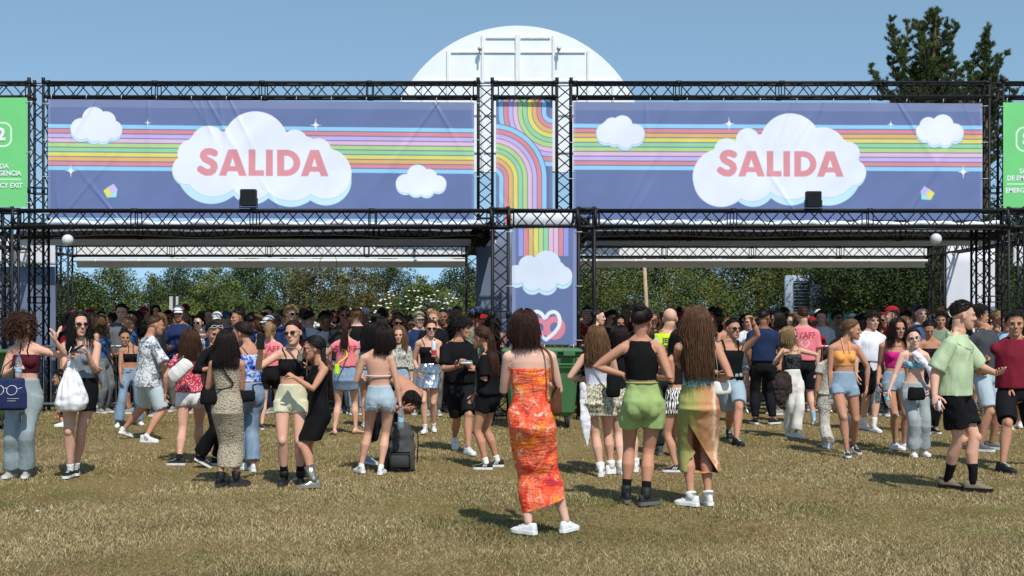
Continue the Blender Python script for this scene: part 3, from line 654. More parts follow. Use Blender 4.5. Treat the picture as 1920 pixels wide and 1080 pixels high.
# ================================================================== people
def skin_mat():
    b = NB('skin', .62, .22); co = b.coord(); n = b.noise(co, 9, 3); n2 = b.noise(co, 60, 2)
    b.col(b.mix(b.mix(b.objcol(), b.ramp(n, [(.3, (.93, .86, .84)), (.7, (1, 1, 1))]), 1.0, 'MULTIPLY'), hx('a0503c'), .06))
    b.b.inputs['Subsurface Weight'].default_value = .0
    b.bump(n2, .12, .004); return b.m
M_SKIN = skin_mat()
def plain(name, c, rough=.4, spec=.4, metal=0):
    b = NB(name, rough, spec, metal); b.col(c); MATS[name] = b.m; return b.m
M_EYE = plain('eye_white', (.40, .37, .35)); M_IRIS = plain('iris', (.02, .012, .008), .2); M_BROW = plain('brow', (.035, .022, .015), .8, .1)
b = NB('lips', .4, .4); b.col(b.mix(b.objcol(), hx('a8403e'), .55)); M_LIP = b.m
def cloth(kind='plain'):
    key = 'cloth_'+kind
    if key in MATS: return MATS[key]
    b = NB(key, .85, .15); co = b.coord(); oc = b.objcol(); w = b.noise(b.coord((1, 1, .38), rot=(.25, .2, 0)), 11, 3, .5, .6)
    shade = b.ramp(w, [(.3, (.84, .84, .85)), (.7, (1, 1, 1))]); base = b.mix(oc, shade, 1.0, 'MULTIPLY'); h = w; st = .38
    if kind == 'denim':
        s = b.noise(b.coord((1, 1, .25)), 26, 4, .7); f = b.noise(co, 5, 3)
        base = b.mix(oc, hx('b9c0c2'), b.ramp(b.mix(s, f, .5), [(.42, (0, 0, 0)), (.72, (.5, .5, .5))])); st = .42
        base = b.mix(base, hx('9aa0a2'), .30)
    elif kind == 'knit':
        v = b.n('ShaderNodeTexVoronoi'); v.inputs['Scale'].default_value = 75; b.l(co, v.inputs['Vector'])
        base = b.mix(oc, (.05, .035, .02), b.ramp(v.outputs['Distance'], [(.45, (0, 0, 0)), (.75, (.5, .5, .5))])); h = v.outputs['Distance']; st = .5
    elif kind == 'dots':
        v = b.n('ShaderNodeTexVoronoi'); v.inputs['Scale'].default_value = 55; b.l(co, v.inputs['Vector'])
        base = b.mix((.72, .55, .55), oc, b.ramp(v.outputs['Distance'], [(.28, (0, 0, 0)), (.4, (1, 1, 1))]))
    elif kind == 'zebra':
        wv = b.n('ShaderNodeTexWave', wave_type='BANDS', bands_direction='X'); wv.inputs['Scale'].default_value = 13; wv.inputs['Distortion'].default_value = 9; wv.inputs['Detail'].default_value = 2; wv.inputs['Detail Scale'].default_value = 1.6
        b.l(b.coord((1, 1, .45)), wv.inputs['Vector']); base = b.mix(oc, (.03, .028, .03), b.ramp(wv.outputs['Fac'], [(.42, (0, 0, 0)), (.55, (1, 1, 1))]))
    elif kind == 'scribble':
        n2 = b.noise(b.coord((1, 1, .5)), 42, 3, .6, 1.6); base = b.mix(oc, (.05, .04, .03), b.ramp(n2, [(.46, (0, 0, 0)), (.56, (.85, .85, .85))]))
    elif kind == 'floral':
        n2 = b.noise(co, 16, 2, .5, 1.5); base = b.ramp(n2, [(.34, hx('16265e')), (.42, hx('3f63c8')), (.52, hx('7fa2e8')), (.6, hx('e6ebf5')), (.66, hx('2a3f98'))])
    elif kind == 'print':
        n2 = b.noise(co, 9, 3, .6, 1.2); n3 = b.noise(co, 30, 2, .5, .6)
        base = b.mix(b.ramp(n2, [(.40, hx('20232c')), (.47, hx('8f939e')), (.52, hx('e6e7ea')), (.62, hx('d2d4da')), (.68, hx('3c4150'))]), b.ramp(n3, [(.42, hx('23252d')), (.5, hx('e4e5e8'))]), .38)
    elif kind == 'tiedye':
        n2 = b.noise(b.coord((1.4, 1.4, .9)), 3.4, 5, .68, 1.2); n3 = b.noise(co, 13, 4, .65, .8)
        c1 = b.ramp(n2, [(.30, hx('b8344a')), (.37, hx('e2402c')), (.44, hx('ee5a34')), (.49, hx('f08a6c')), (.52, hx('e9482e')), (.57, hx('f29a32')), (.62, hx('ea4c30')), (.70, hx('f2c4ae'))])
        base = b.mix(c1, b.ramp(n3, [(.33, hx('9c2c44')), (.42, hx('ea4c30')), (.6, hx('f6cdb8'))]), b.ramp(n3, [(.34, (.85, .85, .85)), (.41, (0, 0, 0)), (.59, (0, 0, 0)), (.66, (.85, .85, .85))]))
        h = b.noise(b.coord((.7, .7, 3.0), rot=(0, .25, 0)), 8, 4, .6, .8); st = .75
        b.b.inputs['Roughness'].default_value = .62; b.b.inputs['Specular IOR Level'].default_value = .2
    elif kind == 'sunset':
        sx = b.n('ShaderNodeSeparateXYZ'); b.l(co, sx.inputs[0]); mm = b.n('ShaderNodeMapRange'); mm.inputs[1].default_value = -.2; mm.inputs[2].default_value = .2
        ad = b.n('ShaderNodeMath', operation='MULTIPLY_ADD'); b.l(b.noise(b.coord((1, 1, .5)), 6, 4, .6, 1.2), ad.inputs[0]); ad.inputs[1].default_value = .22; b.l(sx.outputs[0], ad.inputs[2])
        mm.inputs[1].default_value = -.08; mm.inputs[2].default_value = .29; b.l(ad.outputs[0], mm.inputs[0])
        base = b.ramp(mm.outputs[0], [(0, hx('87905f')), (.28, hx('9c9a5a')), (.45, hx('b0975c')), (.6, hx('b9855c')), (.8, hx('c4916c')), (.88, hx('dcc9b0')), (.94, hx('b57c58'))])
    elif kind == 'lace':
        n2 = b.noise(co, 55, 3, .6, .8); base = b.ramp(n2, [(.4, hx('4b4a44')), (.5, hx('b9b5aa')), (.62, hx('dcd9cf'))])
    elif kind == 'silver':
        b.b.inputs['Metallic'].default_value = .9; b.b.inputs['Roughness'].default_value = .27; st = .9
    elif kind == 'tooled':
        n2 = b.noise(co, 45, 3); base = b.ramp(n2, [(.45, (.012, .014, .016)), (.55, (.06, .065, .07))])
    elif kind == 'batik':
        n2 = b.noise(co, 28, 3, .5, 1.2); base = b.ramp(n2, [(.35, hx('1f6f8f')), (.48, hx('6fb6cf')), (.6, hx('c8dfe6')), (.7, hx('3a86a8'))])
    b.col(base); b.bump(h, st, .03); MATS[key] = b.m; return b.m
def hair_mat():
    b = NB('hair', .55, .3); n = b.noise(b.coord((1, 1, .12)), 90, 2); b.col(b.mix(b.objcol(), b.ramp(n, [(.3, (.45, .42, .4)), (.7, (1.0, 1.0, 1.0))]), 1.0, 'MULTIPLY')); b.bump(n, .35, .004); return b.m
M_HAIR = hair_mat()
b = NB('shoe_upper', .6, .3); b.col(b.mix(b.objcol(), b.ramp(b.noise(b.coord(), 40, 3), [(.3, (.8, .8, .8)), (.7, (1, 1, 1))]), 1.0, 'MULTIPLY')); M_SHOE = b.m
b = NB('shoe_sole', .7, .2); b.col(b.objcol()); M_SOLE = b.m
M_BLACK = plain('gloss_black', (.008, .008, .009), .12, .6); M_LACE = plain('laces', (.75, .75, .73), .8)

TF = np.array([[.450, .030, .035, 0], [.470, .086, .062, -.003], [.500, .102, .071, -.008], [.530, .103, .068, -.007], [.560, .095, .060, -.001], [.590, .083, .054, .003], [.625, .075, .050, .005],
               [.660, .077, .053, .004], [.700, .083, .057, .004], [.735, .087, .060, .002], [.770, .086, .055, -.004], [.800, .074, .047, -.008], [.822, .055, .039, -.010], [.838, .043, .034, -.008], [.855, .031, .031, -.003], [.885, .0285, .030, .003], [.905, .028, .030, .007]])
TM = np.array([[.450, .030, .035, 0], [.470, .084, .062, -.002], [.500, .096, .068, -.004], [.530, .096, .066, -.004], [.560, .092, .062, 0], [.590, .087, .058, .002], [.625, .084, .057, .004],
               [.660, .088, .060, .004], [.700, .095, .064, .004], [.735, .101, .067, .002], [.770, .100, .062, -.004], [.800, .086, .052, -.008], [.822, .064, .042, -.010], [.838, .052, .038, -.008], [.855, .039, .036, -.003], [.885, .036, .036, .003], [.905, .035, .036, .007]])
def remesh_job(mb, voxel, smooth=3, fac=.5):
    me = mb.mesh('tmp'); o = bpy.data.objects.new('tmp', me); C.objects.link(o)
    r = o.modifiers.new('r', 'REMESH'); r.mode = 'VOXEL'; r.voxel_size = voxel; r.use_smooth_shade = True
    if smooth: s = o.modifiers.new('s', 'SMOOTH'); s.iterations = smooth; s.factor = fac
    return o
def arrays(me):
    v = np.empty(len(me.vertices)*3); me.vertices.foreach_get('co', v); v = v.reshape(-1, 3)
    n = np.empty(len(me.vertices)*3); me.vertices.foreach_get('normal', n)
    li = np.empty(len(me.loops), int); me.loops.foreach_get('vertex_index', li)
    tot = np.empty(len(me.polygons), int); me.polygons.foreach_get('loop_total', tot)
    st = np.concatenate([[0], np.cumsum(tot)[:-1]]) if len(tot) else []
    F = [li[a:a+t].tolist() for a, t in zip(st, tot)]
    return v, n.reshape(-1, 3), F
def resolve(jobs):
    bpy.context.view_layer.update(); dg = bpy.context.evaluated_depsgraph_get()
    for o, fn in jobs:
        me = bpy.data.meshes.new_from_object(o.evaluated_get(dg)); A = arrays(me); bpy.data.meshes.remove(me); fn(*A)
    for o, fn in jobs:
        m = o.data; bpy.data.objects.remove(o); bpy.data.meshes.remove(m)
# ---- head templates (front is -Y, origin mid head, height about .225)
HEADS = {}
def make_heads():
    jobs = []
    for sex in 'fm':
        mb = MB(); k = 1.0 if sex == 'm' else .96
        ellip(mb, (0, .014, .030), (.074*k, .095, .082), n=24, k=16)
        J = [(-.112, -.064, .020, .018), (-.104, -.055, .033, .030), (-.088, -.040, .045*k, .048), (-.068, -.028, .054*k, .060), (-.040, -.020, .062*k, .067), (-.008, -.012, .067*k, .074), (.03, -.006, .070*k, .080), (.06, 0, .062, .072)]
        loft(mb, [((0, y, z), (w, 0, 0), (0, d, 0)) for z, y, w, d in J], n=22)
        loft(mb, [((0, -.082, .018), (.008, 0, 0), (0, .010, 0)), ((0, -.090, 0), (.010, 0, 0), (0, .014, 0)), ((0, -.098, -.018), (.013, 0, 0), (0, .016, 0)), ((0, -.100, -.029), (.017, 0, 0), (0, .014, 0)), ((0, -.092, -.036), (.012, 0, 0), (0, .010, 0))], n=10)
        for s in (-1, 1):
            ellip(mb, (s*.036, -.060, -.026), (.024, .022, .022), n=12, k=8)
            ellip(mb, (s*.030, -.074, .022), (.024, .012, .009 if sex == 'f' else .012), n=12, k=8)
            ellip(mb, (s*.074*k, .012, -.006), (.008, .019, .031), n=12, k=8, M=np.array(Matrix.Rotation(s*-.35, 3, 'Z')))
        ellip(mb, (0, -.080, -.062), (.026, .010, .014)); ellip(mb, (0, -.078, -.096), (.020, .013, .015))
        tube(mb, [(0, .024, -.02), (0, .022, -.055)], .040, n=16, rnd=True)
        def fn(v, n, F, sex=sex):
            h = MB(); v = v.copy()
            # eye sockets and mouth line pressed in
            for s in (-1, 1):
                d = ((v-[s*.031, -.078, .001])/[.020, .03, .012]); w = np.exp(-(d**2).sum(1)); v[:, 1] += .007*w
            d = ((v-[0, -.092, -.0635])/[.026, .02, .0035]); v[:, 1] += .004*np.exp(-(d**2).sum(1))
            h.add(v, F, 0)
            for s in (-1, 1):
                ellip(h, (s*.031, -.0735, .000), (.0135, .010, .0085), 1, 12, 8); ellip(h, (s*.031, -.0805, -.0005), (.0058, .0045, .0060), 2, 10, 6)
                tube(h, [(s*.0165, -.0795, .000), (s*.024, -.0845, .0068), (s*.034, -.0840, .0078), (s*.0455, -.0765, .002)], [.0012, .0022, .0024, .0013], 2, 5)
                tube(h, [(s*.012, -.0875, .0175), (s*.026, -.0890, .0235), (s*.038, -.0840, .0235), (s*.050, -.0720, .0165)], [.0022, .0036, .0032, .0012], 3, 6, flat=.6)
                ellip(h, (s*.0065, -.101, -.0365), (.0032, .004, .0022), 3, 6, 4)
            tube(h, [(-.024, -.0850, -.0625), (-.010, -.0925, -.0590), (0, -.0935, -.0598), (.010, -.0925, -.0590), (.024, -.0850, -.0625)], [.001, .0040, .0036, .0040, .001], 4, 6)
            tube(h, [(-.022, -.0850, -.0635), (-.009, -.0925, -.0682), (.009, -.0925, -.0682), (.022, -.0850, -.0635)], [.001, .0048, .0048, .001], 4, 6)
            tube(h, [(-.023, -.0875, -.0630), (0, -.0955, -.0634), (.023, -.0875, -.0630)], [.0008, .0012, .0008], 3, 4)
            HEADS[sex] = h
        jobs.append((remesh_job(mb, .0055, 3, .5), fn))
    resolve(jobs)
make_heads()
def rotz(a): return np.array(Matrix.Rotation(a, 3, 'Z'))
def ik(a, c, l1, l2, hint):
    d = c-a; L = np.linalg.norm(d)
    if L > (l1+l2)*.998: c = a+d/L*(l1+l2)*.998; d = c-a; L = np.linalg.norm(d)
    L = max(L, abs(l1-l2)+.02); t = nrm(d); x = (l1*l1-l2*l2+L*L)/(2*L); h = math.sqrt(max(l1*l1-x*x, 0))
    hint = np.asarray(hint, float); p = hint-np.dot(hint, t)*t; p = nrm(p) if np.linalg.norm(p) > 1e-6 else np.array([1, 0, 0.])
    return a+t*x+p*h, c
def hand_mesh(mb, w, d, n, th, sc_=1.0, curl=.35, m=0, spread=.10):
    """palm, four fingers and a thumb; d along the hand, n out of the palm, th towards the thumb"""
    d = nrm(d); th = nrm(th-np.dot(th, d)*d); n_ = np.cross(d, th); n = n_ if np.dot(n_, n) > 0 else -n_
    s = sc_
    loft(mb, [(w-d*.012*s, th*.021*s, n*.018*s), (w+d*.015*s, th*.026*s, n*.017*s), (w+d*.045*s, th*.037*s, n*.016*s), (w+d*.078*s, th*.040*s, n*.0135*s), (w+d*.092*s, th*.036*s, n*.009*s)], m, 12)
    for i, (o, ln) in enumerate(((.029, .070), (.010, .079), (-.009, .073), (-.027, .058))):
        p = w+d*(.086-abs(i-1.2)*.003)*s+th*o*s; a = curl*(1+.12*i); dd = nrm(d+th*spread*(1.3-i)*.5); P = [p-dd*.012*s]; R = [.0088*s]
        for q, f in ((.45, 0), (.30, 1), (.25, 2)):
            dd = nrm(dd*math.cos(a)+n*math.sin(a)); P.append(P[-1]+dd*ln*q*s*1.1); R.append((.0084-.0009*f)*s)
            a = curl*(1+.12*i)*1.1
            # re-aim along the curled finger
        tube(mb, P, R, m, 7, rnd=True)
    p = w+d*.018*s+th*.022*s+n*.006*s; dd = nrm(d*.72+th*.62+n*.25)
    tube(mb, [p, p+dd*.034*s, p+dd*.034*s+nrm(dd+d*.5+n*curl)*.030*s, p+dd*.034*s+nrm(dd+d*.5+n*curl)*.030*s+nrm(dd*.4+d+n*curl*1.3)*.024*s], [.0125*s, .0105*s, .0095*s, .0080*s], m, 7, rnd=True)

class Person: pass
JOBS = []; PEOPLE = []
HAIRC = dict(black='#17120f', dark='#231712', brown='#4a2f1f', auburn='#3c2019', light='#7a5a3c', blond='#a98a5f', grey='#6a655f')
SKINC = dict(pale='#e0b8a4', fair='#d8aa92', tan='#c08f74', olive='#b28467', brown='#916852', dark='#553a2e')
FR = []
def fray(P, col):
    """loose threads along the raw hem of the shorts"""
    o = P.g['shorts']; v, n, F = arrays(o.data); r = np.random.default_rng(3)
    c = np.nonzero((n[:, 2] < -.25) & (n[:, 2] > -.85) & (v[:, 2] < np.percentile(v[:, 2], 45)))[0]
    if not len(c): return
    g = MB()
    for i in r.choice(c, min(130, len(c)), replace=False): q = v[i]+n[i]*.001; tube(g, [q+(0, 0, .008), q+(n[i][0]*.004+r.normal(0, .003), n[i][1]*.004, -r.uniform(.008, .024))], .0016, n=3)
    link('frayed_hem', g.mesh('frayed_hem', [cloth('plain')]), o, hx(col))
def person(x, top, foot, face, sex='f', skin='fair', hair=('long', 'dark', .35), a=None, b=None, fa=None, fb=None, neck=0, hx_=None, head=None, pitch=6, tilt=0, wear=(), shoe=('sneaker', '#e8e8e6', '#e8e8e6'),
           label='', group=None, voxel=None, girth=1.0, ea=None, eb=None, curl=.4, ha=None, hb=None, yawfa=None, yawfb=None, pz=None, lean=0, spine_bend=0, sock=None, glasses=None, template=False, headdz=0, wide=1.0, hips=1.0, pf=(0, 0), S=None, hat=None, nstr=1.0, ka=None, kb=None):
    if sex == 'f': girth *= .95; nstr *= 1.5
    P = Person(); P.__dict__.update(sex=sex, label=label)
    S = S or (foot-HY)/EYE; D = F_PX/S; P.S = S
    H = (foot-top)/S; P.H = H
    if hair[0] in ('long', 'short', 'curly', 'pony', 'wavy'): H -= .012
    phi = math.radians(face); fd = np.array([math.sin(phi), -math.cos(phi), 0]); lv = np.array([math.cos(phi), math.sin(phi), 0]); up = np.array([0, 0, 1.])
    P.fd, P.lv = fd, lv
    base = np.array([(x-CX)/S, D, 0.0]); P.base = base
    loc = lambda px, py, dz=0: np.array([(px-CX)*(D+dz)/F_PX-base[0], dz, EYE+(HY-py)*(D+dz)/F_PX])   # a pixel at this person's depth
    ground = lambda px, py: (lambda s: np.array([(px-CX)/s-base[0], F_PX/s-base[1], 0.]))((py-HY)/EYE)
    T = TF if sex == 'f' else TM
    cosf = math.cos(phi); aside = -1 if cosf >= 0 else 1        # side sign of the arm at the image left (person's left = +1)
    if abs(cosf) < .17: aside = -1 if math.sin(phi) < 0 else 1
    # feet
    def foot_at(f, s):
        if f is None: return lv*s*.065*H/1.65*1.2
        if template: return np.array([f[0], f[1], 0.])
        return ground(*f)
    F_ = {aside: foot_at(fa, aside), -aside: foot_at(fb, -aside)}
    mid = (F_[1]+F_[-1])/2
    if fa or fb: sh = mid[1]; pc = np.array([0, sh, 0.])
    else: pc = np.zeros(3)
    hipz = .505*H
    for s in (1, -1):
        hj = pc+lv*s*.050*H; hd_ = np.linalg.norm((F_[s]-hj)[:2]); mx = (.245+.235)*H*.997
        hipz = min(hipz, .042*H+math.sqrt(max(mx*mx-hd_*hd_, .05)))
    if pz is not None: hipz = pz
    pel = pc+np.array([0, 0, hipz]); P.pel = pel
    zsc = lambda zf: hipz+(zf-.505)*H
    nx = neck/S
    ln = math.radians(lean); bend = fd*math.sin(ln)+up*math.cos(ln)
    if pz is not None or lean: pass
    def tc(zf):      # centre of the torso at a height fraction
        t = (zf-.505)*H
        if zf < .505: return pel+np.array([0, 0, t])
        q = (zf-.505)/.34; L_ = math.radians(lean*min(q*1.6, 1)+spine_bend*q)
        return pel+fd*math.sin(L_)*t+up*math.cos(L_)*t+np.array([nx*q, 0, 0])+fd*(.012*math.sin(q*PI)*H*(-.5))
    P.tc = tc
    def tdims(zf): return [np.interp(zf, T[:, 0], T[:, i])*H for i in (1, 2, 3)]
    def taxes(zf):
        p0, p1 = tc(max(zf-.01, .505)), tc(max(zf+.01, .525)); ax = nrm(p1-p0); u = lv; v = nrm(np.cross(ax, u)); return u, v if np.dot(v, fd) > 0 or lean > 80 else -v
    def tring(zf, off=0, wmul=1.0, dmul=1.0):
        w, d, yo = tdims(zf); u, v = taxes(zf); hp = hips if zf < .6 else 1
        return (tc(zf)+v*yo, u*((w*girth*hp*wmul)+off), v*((d*girth*dmul)+off))
    def tsurf(zf, ang, off=0):
        c, u, v = tring(zf, off); return c+u*math.sin(math.radians(ang))+v*math.cos(math.radians(ang))
    P.tring, P.tsurf = tring, tsurf
    # arms
    A = {}; shw = (.094 if sex == 'f' else .106)*H*wide
    l1, l2 = .163*H, .142*H
    for s, spec, eh, hspec in ((aside, a, ea, ha), (-aside, b, eb, hb)):
        sj = tc(.793 if sex == 'f' else .777)+lv*s*shw-fd*.008*H
        if spec is None: wr = sj+lv*s*.05+fd*.05+up*(-(l1+l2)*.985); hint = -fd*.6+lv*s*.4
        elif template: wr = sj+lv*s*spec[0]+fd*spec[1]+up*spec[2]; hint = -fd*.5+lv*s*.5-up*.3
        else:
            dz = spec[2] if len(spec) > 2 else fd[1]*.07; wr = loc(spec[0], spec[1], sj[1]+dz); hint = -fd*.5+lv*s*.4-up*.5
        if eh is not None and not template:
            tgt = loc(eh[0], eh[1], sj[1]+(eh[2] if len(eh) > 2 else 0)); hint = tgt-(sj+wr)/2
        el_, wr = ik(sj, wr, l1, l2, hint)
        hd_ = nrm(wr-el_)
        if hspec is not None and not template: hd_ = nrm(loc(hspec[0], hspec[1], wr[1]+(hspec[2] if len(hspec) > 2 else 0))-wr)
        A[s] = (sj, el_, wr, hd_)
    P.A = A; P.aside = aside
    # legs
    Lg = {}
    for s, kn in ((aside, ka), (-aside, kb)):
        hj = pel+lv*s*.050*H*hips+up*(-.0*H); lift = pf[0 if s == aside else 1]
        an = F_[s]+up*(.042*H+lift*.12)-fd*.0
        yw = yawfa if s == aside else yawfb
        yw = math.radians(yw) if yw is not None else phi+s*.18
        hint = fd if kn is None else loc(kn[0], kn[1], pel[1]+(kn[2] if len(kn) > 2 else 0))-(hj+an)/2
        kj, an = ik(hj, an, .247*H, .238*H, hint)
        Lg[s] = (hj, kj, an, yw, lift)
    P.Lg = Lg
    arm_r = np.array([.0280, .0262, .0235, .0205, .0215, .0170, .0140])*H*(1.0 if sex == 'f' else 1.14)*(.5+.5*girth)
    def chain(j, fr): # points along a three joint chain at fractions 0..2
        out = []
        for f in fr: out.append(j[0]+(j[1]-j[0])*f if f <= 1 else j[1]+(j[2]-j[1])*(f-1))
        return out
    AF = [0, .35, .7, 1, 1.3, 1.65, 2]
    LF = [0, .3, .65, .92, 1.08, 1.35, 1.7, 1.95]
    leg_r = np.array([.0545, .0480, .0395, .0325, .0310, .0350, .0225, .0180])*H*girth*(1 if sex == 'f' else .97)
    def leg_pts(s, fr):
        hj, kj, an = Lg[s][:3]; pts = chain((hj, kj, an), fr)
        return [p-(fd*.012*H*math.exp(-((f-1.35)/.25)**2))+(lv*s*.006*H*math.exp(-((f-.4)/.4)**2)) for p, f in zip(pts, fr)]
    def legr(f): return np.interp(f, LF, leg_r)
    def armr(f): return np.interp(f, AF, arm_r)
    P.legr = legr
    vx = voxel or max(.0085, .0085*225/ S); P.vx = vx
    mb = MB()
    loft(mb, [tring(z) for z in T[:, 0] if z < .858], n=24)
    if sex == 'f':
        for s in (-1, 1):
            c, u, v = tring(.722); ellip(mb, c+u*s*.47+v*.62, (.036*H*girth,)*3, n=14, k=10)
    for s in (-1, 1):
        c, u, v = tring(.487); ellip(mb, c+u*s*.44-v*.38, np.array((.043, .043, .048))*H*girth*(hips if sex == 'f' else .9), n=14, k=10)
        sj, el_, wr, hd_ = A[s]
        tube(mb, [tc(.797)+lv*s*.035*H, sj+up*.001*H], [.033*H, .029*H*(1 if sex == 'f' else 1.1)], n=12, rnd=True)
        tube(mb, chain((sj, el_, wr), AF), arm_r, n=14, rnd=True)
        pts = leg_pts(s, LF); tube(mb, pts, leg_r, n=16, rnd=True); kn_ = Lg[s][1]+fd*.016*H; ellip(mb, kn_+up*.004*H, np.array((.0235, .0200, .026))*H, n=12, k=8)
        ft = F_[s]+up*Lg[s][4]*.12; yw = Lg[s][3]; dd = np.array([math.sin(yw), -math.cos(yw), 0]); sd = np.array([math.cos(yw), math.sin(yw), 0])
        if shoe[0] == 'bare':
            k = H/1.65; loft(mb, [(ft+dd*y*k+up*(h*.5+.002)*k, sd*w*k, up*h*.5*k) for y, w, h in ((-.06, .018, .05), (-.045, .030, .075), (-.01, .031, .085), (.03, .034, .065), (.08, .041, .045), (.13, .044, .028), (.165, .036, .02), (.178, .02, .014))], n=12)
            for q in range(5): tube(mb, [ft+dd*.14*k+sd*(-.03+.015*q)*k+up*.010, ft+dd*(.178-.006*abs(q-1))*k+sd*(-.03+.015*q)*k+up*.009], .009*k, n=6, rnd=True)
    # head placement
    hyaw = math.radians(head if head is not None else face); hc = tc(.905)+up*.023*H+nrm(tc(.9)-tc(.86))*.004
    if lean > 25: hc = tc(.905)+nrm(tc(.905)-tc(.8))*.035*H
    hs = max(H, 1.52)/1.65*1.055
    if hx_ is not None:
        q = loc(hx_, 0, hc[1]); hc = np.array([q[0], hc[1], hc[2]])
    hc = hc+up*headdz
    R = rotz(hyaw)@np.array(Matrix.Rotation(math.radians(pitch), 3, 'X'))@np.array(Matrix.Rotation(math.radians(tilt), 3, 'Y')); R = np.array(R)
    hM = lambda v: (np.asarray(v)*hs)@R.T+hc
    P.hM, P.hc, P.hs, P.R = hM, hc, hs, R
    # neck bridge so that the head always joins
    nr = .0290*H if sex == 'f' else .0345*H; q1 = hM((0, .030, -.045)); q0 = tc(.838)-fd*.006*H; tube(mb, [q0, q0*.6+q1*.4, q1], [nr*1.16, nr, nr*1.02], n=16, rnd=True)
    for s in (1, -1): tube(mb, [q0*.55+q1*.45+lv*s*nr*.25-fd*.004*H, tc(.828)+lv*s*.046*H-fd*.006*H, tc(.812)+lv*s*.082*H-fd*.004*H], [nr*.60, .019*H, .018*H], n=10, rnd=True)
    root = empty('person', base, label, 'person', group); P.root = root
    body = {}
    def fin(v, n, F):
        m2 = MB(); m2.add(v, F, 0)
        h = HEADS[sex]; k = 0
        hv = np.concatenate(h.v); m2.v.append(hM(hv)); off = m2.n; m2.n += len(hv)
        m2.f += [[i+off for i in q] for q in h.f]; m2.m += h.m
        for s in (-1, 1):
            sj, el_, wr, hd_ = A[s]; hand_mesh(m2, wr, hd_, -lv*s+up*.1, fd+up*.25, H/1.65*(.96 if sex == 'f' else 1.05), curl)
        P.nbody = len(v); me = m2.mesh('body', [M_SKIN, M_EYE, M_IRIS, M_BROW, M_LIP]); P.body = link('body', me, root, hx(SKINC.get(skin, skin)))
    JOBS.append((remesh_job(mb, vx, 2), fin))
    # ---------------- garments
    P.g = {}
    def garment(name, col, kind, fill, amp=.006, freq=9, vsc=1.0, sm=3, post=None, vert=.6, cut=None):
        g = MB(); fill(g)
        def fn(v, n, F):
            nz = vnoise(v*[freq, freq, freq*vert]+P.S)*amp+vnoise(v*[freq*2.3, freq*2.3, freq*1.5]+9+P.S)*amp*.5
            v = v+n*nz[:, None]
            m3 = MB(); m3.add(v, F); me = m3.mesh(name, [cloth(kind)])
            if cut:
                import bmesh
                bm = bmesh.new(); bm.from_mesh(me)
                for co_, no_ in cut[0]: bmesh.ops.bisect_plane(bm, geom=bm.verts[:]+bm.edges[:]+bm.faces[:], plane_co=co_, plane_no=no_)
                bmesh.ops.delete(bm, geom=[f for f in bm.faces if cut[1](f.calc_center_median())], context='FACES'); bm.to_mesh(me); bm.free()
            o = link(name, me, root, hx(col)); P.g[name] = o
            if post: post(o, v, F)
        JOBS.append((remesh_job(g, max(vx*vsc, .009), sm), fn))
    def top_fill(z0, z1, off, sleeve=0, soff=.012, flare=0, shoulders=False):
        def f(g):
            zs = [z0]+[z for z in np.arange(.48, .90, .02) if z0+.006 < z < z1-.006]+[z1]; R_ = []
            for z in zs:
                fl = flare*max(0, (.72-z)/.2); nar = np.interp(z, [.765, .80, .822], [1, .80, .98]) if sleeve else 1.0 if (not shoulders or z < .765) else np.interp(z, [.765, .80, .825], [.92, .80, .98])
                lowk = 1.0
                w, d, yo = tdims(max(z, .50)) if loosef else tdims(z)
                c, u, v = tring(z, off+fl, nar)
                if loosef and z < .75:      # loose cloth hangs from the chest, it does not follow the waist
                    wc = tdims(.745)[0]*girth*.98; dc = tdims(.735)[1]*girth*.95
                    u = nrm(u)*max(np.linalg.norm(u), wc+off+fl*.7); v = nrm(v)*max(np.linalg.norm(v), dc+off+fl)
                R_.append((c, u, v))
            loft(g, R_, n=26)
            if sex == 'f' and z0 < .70 and z1 > .75-.02:
                for s in (-1, 1):
                    c, u, v = tring(.722); ellip(g, c+u*s*.47+v*.62, ((.036*H*girth)+off*.8,)*3, n=14, k=10)
            if sleeve:
                for s in (-1, 1):
                    sj, el_, wr, _ = A[s]; fr = [q for q in AF if q < sleeve-.05]+[sleeve]
                    pts = chain((sj, el_, wr), fr); tube(g, [tc(.838)+lv*s*.022*H-fd*.008*H, tc(.817)+lv*s*.058*H-fd*.008*H]+pts, [.018*H+soff*.1, .021*H+soff*.2]+[armr(q)+soff*(.35+.85*q/max(sleeve, .01)) for q in fr], n=16)
                    ellip(g, sj, (arm_r[0]+soff*.35,)*3, n=12, k=8)
        return f
    loosef = False
    def leg_fill(ztop, end, off, flare=0, loose=0, zl=None):
        def f(g):
            zs = [.462, .475]+[z for z in np.arange(.49, .70, .02) if z < ztop-.006]+[ztop]
            loft(g, [tring(z, off*.8+loose*.12*(z < .55)) for z in zs], n=26)
            for s in (-1, 1):
                c, u, v = tring(.487); ellip(g, c+u*s*.44-v*.36, np.array((.044, .044, .052))*H*girth*(hips if sex == 'f' else .9)+off, n=14, k=10)
                fr = [q for q in (0, .15, .3, .5, .65, .8, .92, 1.08, 1.25, 1.45, 1.7, 1.88) if q < end-.04]+[end]
                pts = leg_pts(s, fr); rr = [min(max(legr(q), 0)+off*.8+loose*(.25+.75*min(1, q)) +flare*max(0, q-.9)*.9, .047*H+.25*flare*max(0, q-.9)+(.014*H+off if q < .35 else 0)) if end > 1 else max(legr(q), 0)+off+loose*min(1, q*1.4) for q in fr]
                tube(g, pts, rr, n=18)
        return f
